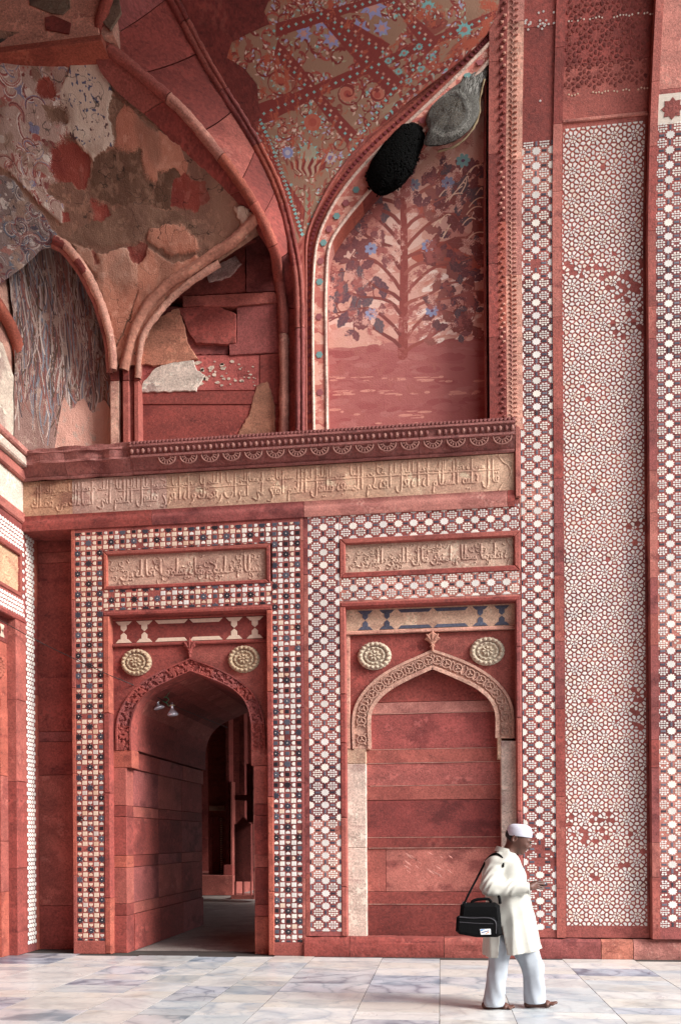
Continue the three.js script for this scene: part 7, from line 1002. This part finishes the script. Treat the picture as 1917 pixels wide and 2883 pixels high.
  // trousers, wide at the hem
  const trSdf = (x, y, z) => { const q = (a, za, b, zb, ra, rb) => cap3(x, y, z, L(...a, za), L(...b, zb), ra, rb); const f = 0.003 * Math.sin(x * 60 + y * 14 + z * 50 + 3 * Math.sin(y * 6)) + 0.003 * Math.sin(y * 23 + x * 30); let a = smin(q([545, 1500], 0.07, [500, 1850], 0.06, 0.112, 0.088), q([500, 1850], 0.06, [462, 2185], 0.05, 0.086, 0.1), 0.03) - f, b = smin(q([800, 1480], -0.06, [925, 1800], -0.05, 0.13, 0.1), q([925, 1800], -0.05, [945, 2180], -0.04, 0.096, 0.103), 0.03) - f; a = Math.max(a, L(0, 2232 - (x - L(330, 0)[0]) * 20)[1] - y); b = Math.max(b, L(0, 2205 + (L(1000, 0)[0] - x) * 40)[1] - y); let d = Math.min(smin(a, b, 0.01), smin(q([660, 1300], 0, [660, 1400], 0, 0.15, 0.13), Math.min(a, b), 0.06)); d = Math.max(d, y - L(0, 1290)[1]); return d; };
  mesh('trousers', nets(trSdf, [-0.34, L(0, 2262)[1], -0.24], [0.42, L(0, 1270)[1], 0.26], 0.0095), cloth(srgb(170, 176, 184), 1740), person);

  const B = (fx, fy) => { const p = L(fx, fy); return [p[0], p[1]]; }, at = new THREE.Vector3(foot.x, foot.y, foot.z);
  const bag = thing('shoulder_bag', 'black padded shoulder bag with front pocket and small white patch', 'bag'); bag.position.copy(at);
  const nylon = new THREE.MeshPhysicalMaterial({ color: lin(0.0025, 0.0025, 0.003), roughness: 0.85, specularIntensity: 0.25, bumpMap: rep(grainBump, 12), bumpScale: 0.003 }), trim = plain(lin(0.03, 0.027, 0.033), 0.6), z0 = 0.24, z1 = 0.4;
  mesh('main_compartment', prism([[66, 1140], [80, 1030], [110, 1002], [300, 1000], [470, 1000], [512, 1030], [524, 1180], [535, 1340], [490, 1372], [110, 1350], [60, 1330]].map((p) => B(...p)).map((p) => p), z0, z1 - 0.02, 0.03), nylon, bag);
  const pk = mesh('front_pocket', prism([[28, 1160], [50, 1140], [440, 1150], [470, 1190], [505, 1210], [530, 1345], [480, 1375], [250, 1378], [60, 1345], [18, 1310]].map((p) => B(...p)), z1 - 0.04, z1 + 0.03, 0.028), nylon, bag);
  mesh('zip', tube([[60, 1150], [200, 1160], [400, 1162], [455, 1200], [462, 1330]].map((p) => new THREE.Vector3(...B(...p), z1 + 0.028)), 0.006, 30, 5), trim, pk); mesh('zip', tube([[60, 1205], [250, 1218], [430, 1222]].map((p) => new THREE.Vector3(...B(...p), z1 + 0.03)), 0.004, 20, 5), trim, pk);
  mesh('handle', tube([[195, 1030], [205, 990], [240, 968], [330, 956], [395, 962], [420, 995]].map((p) => new THREE.Vector3(...B(...p), (z0 + z1) / 2)), 0.014, 30, 8), nylon, bag);
  const [a, b] = [B(285, 1345), B(402, 1278)], pt = mesh('patch', prism([[a[0], b[1] - 0.004], [a[0] + 0.008, a[1]], [b[0] + 0.003, a[1] + 0.003], [b[0], b[1]]], z1 + 0.02, z1 + 0.034, 0.001), plain(srgb(232, 234, 236), 0.6), bag);
  const tri = (p, c) => mesh('patch_mark', prism(p.map((q) => B(...q)), z1 + 0.03, z1 + 0.0355, 0), plain(c, 0.6), pt); tri([[290, 1288], [345, 1282], [298, 1306]], srgb(70, 140, 200)); tri([[300, 1318], [380, 1296], [384, 1304], [304, 1326]], srgb(70, 84, 130)); tri([[345, 1332], [384, 1308], [388, 1316], [352, 1336]], srgb(226, 132, 60));
  const strapPts = [L(122, 1000, 0.32), L(180, 880, 0.3), L(250, 760, 0.22), L(322, 640, 0.1), L(390, 520, 0.06), L(450, 462, 0.09), L(500, 450, 0.12), L(545, 478, 0.165), L(566, 520, 0.2), L(562, 600, 0.222)];
  const flat = new THREE.CatmullRomCurve3(strapPts.map((p) => new THREE.Vector3(...p))), sg = new THREE.TubeGeometry(flat, 70, 0.011, 6); mesh('strap', sg, nylon, bag); mesh('strap', tube([L(520, 1010, 0.31), L(515, 960, 0.3), L(508, 930, 0.27)].map((p) => new THREE.Vector3(...p)), 0.014, 10, 6), nylon, bag); mesh('strap_ring', new THREE.TorusGeometry(0.016, 0.004, 6, 14).translate(...L(118, 1006, 0.32)), plain(srgb(120, 120, 125), 0.3, { metalness: 0.8 }), bag);
  const ph = thing('mobile_phone', 'small dark mobile phone held in both hands', 'phone'); ph.position.copy(at); const pc = L(1012, 808, 0.075); const pg = mesh('case', box(-0.052, 0.052, -0.024, 0.024, -0.008, 0.008, 0.004).rotateX(-1.2).rotateZ(0.12), plain(srgb(40, 40, 46), 0.3), ph, new THREE.Vector3(...pc)); mesh('screen', box(-0.03, 0.04, -0.019, 0.019, 0.008, 0.0095, 0.0005).rotateX(-1.2).rotateZ(0.12), plain(srgb(170, 176, 186), 0.15), ph, new THREE.Vector3(...pc));
}

renderer.render(scene, camera);
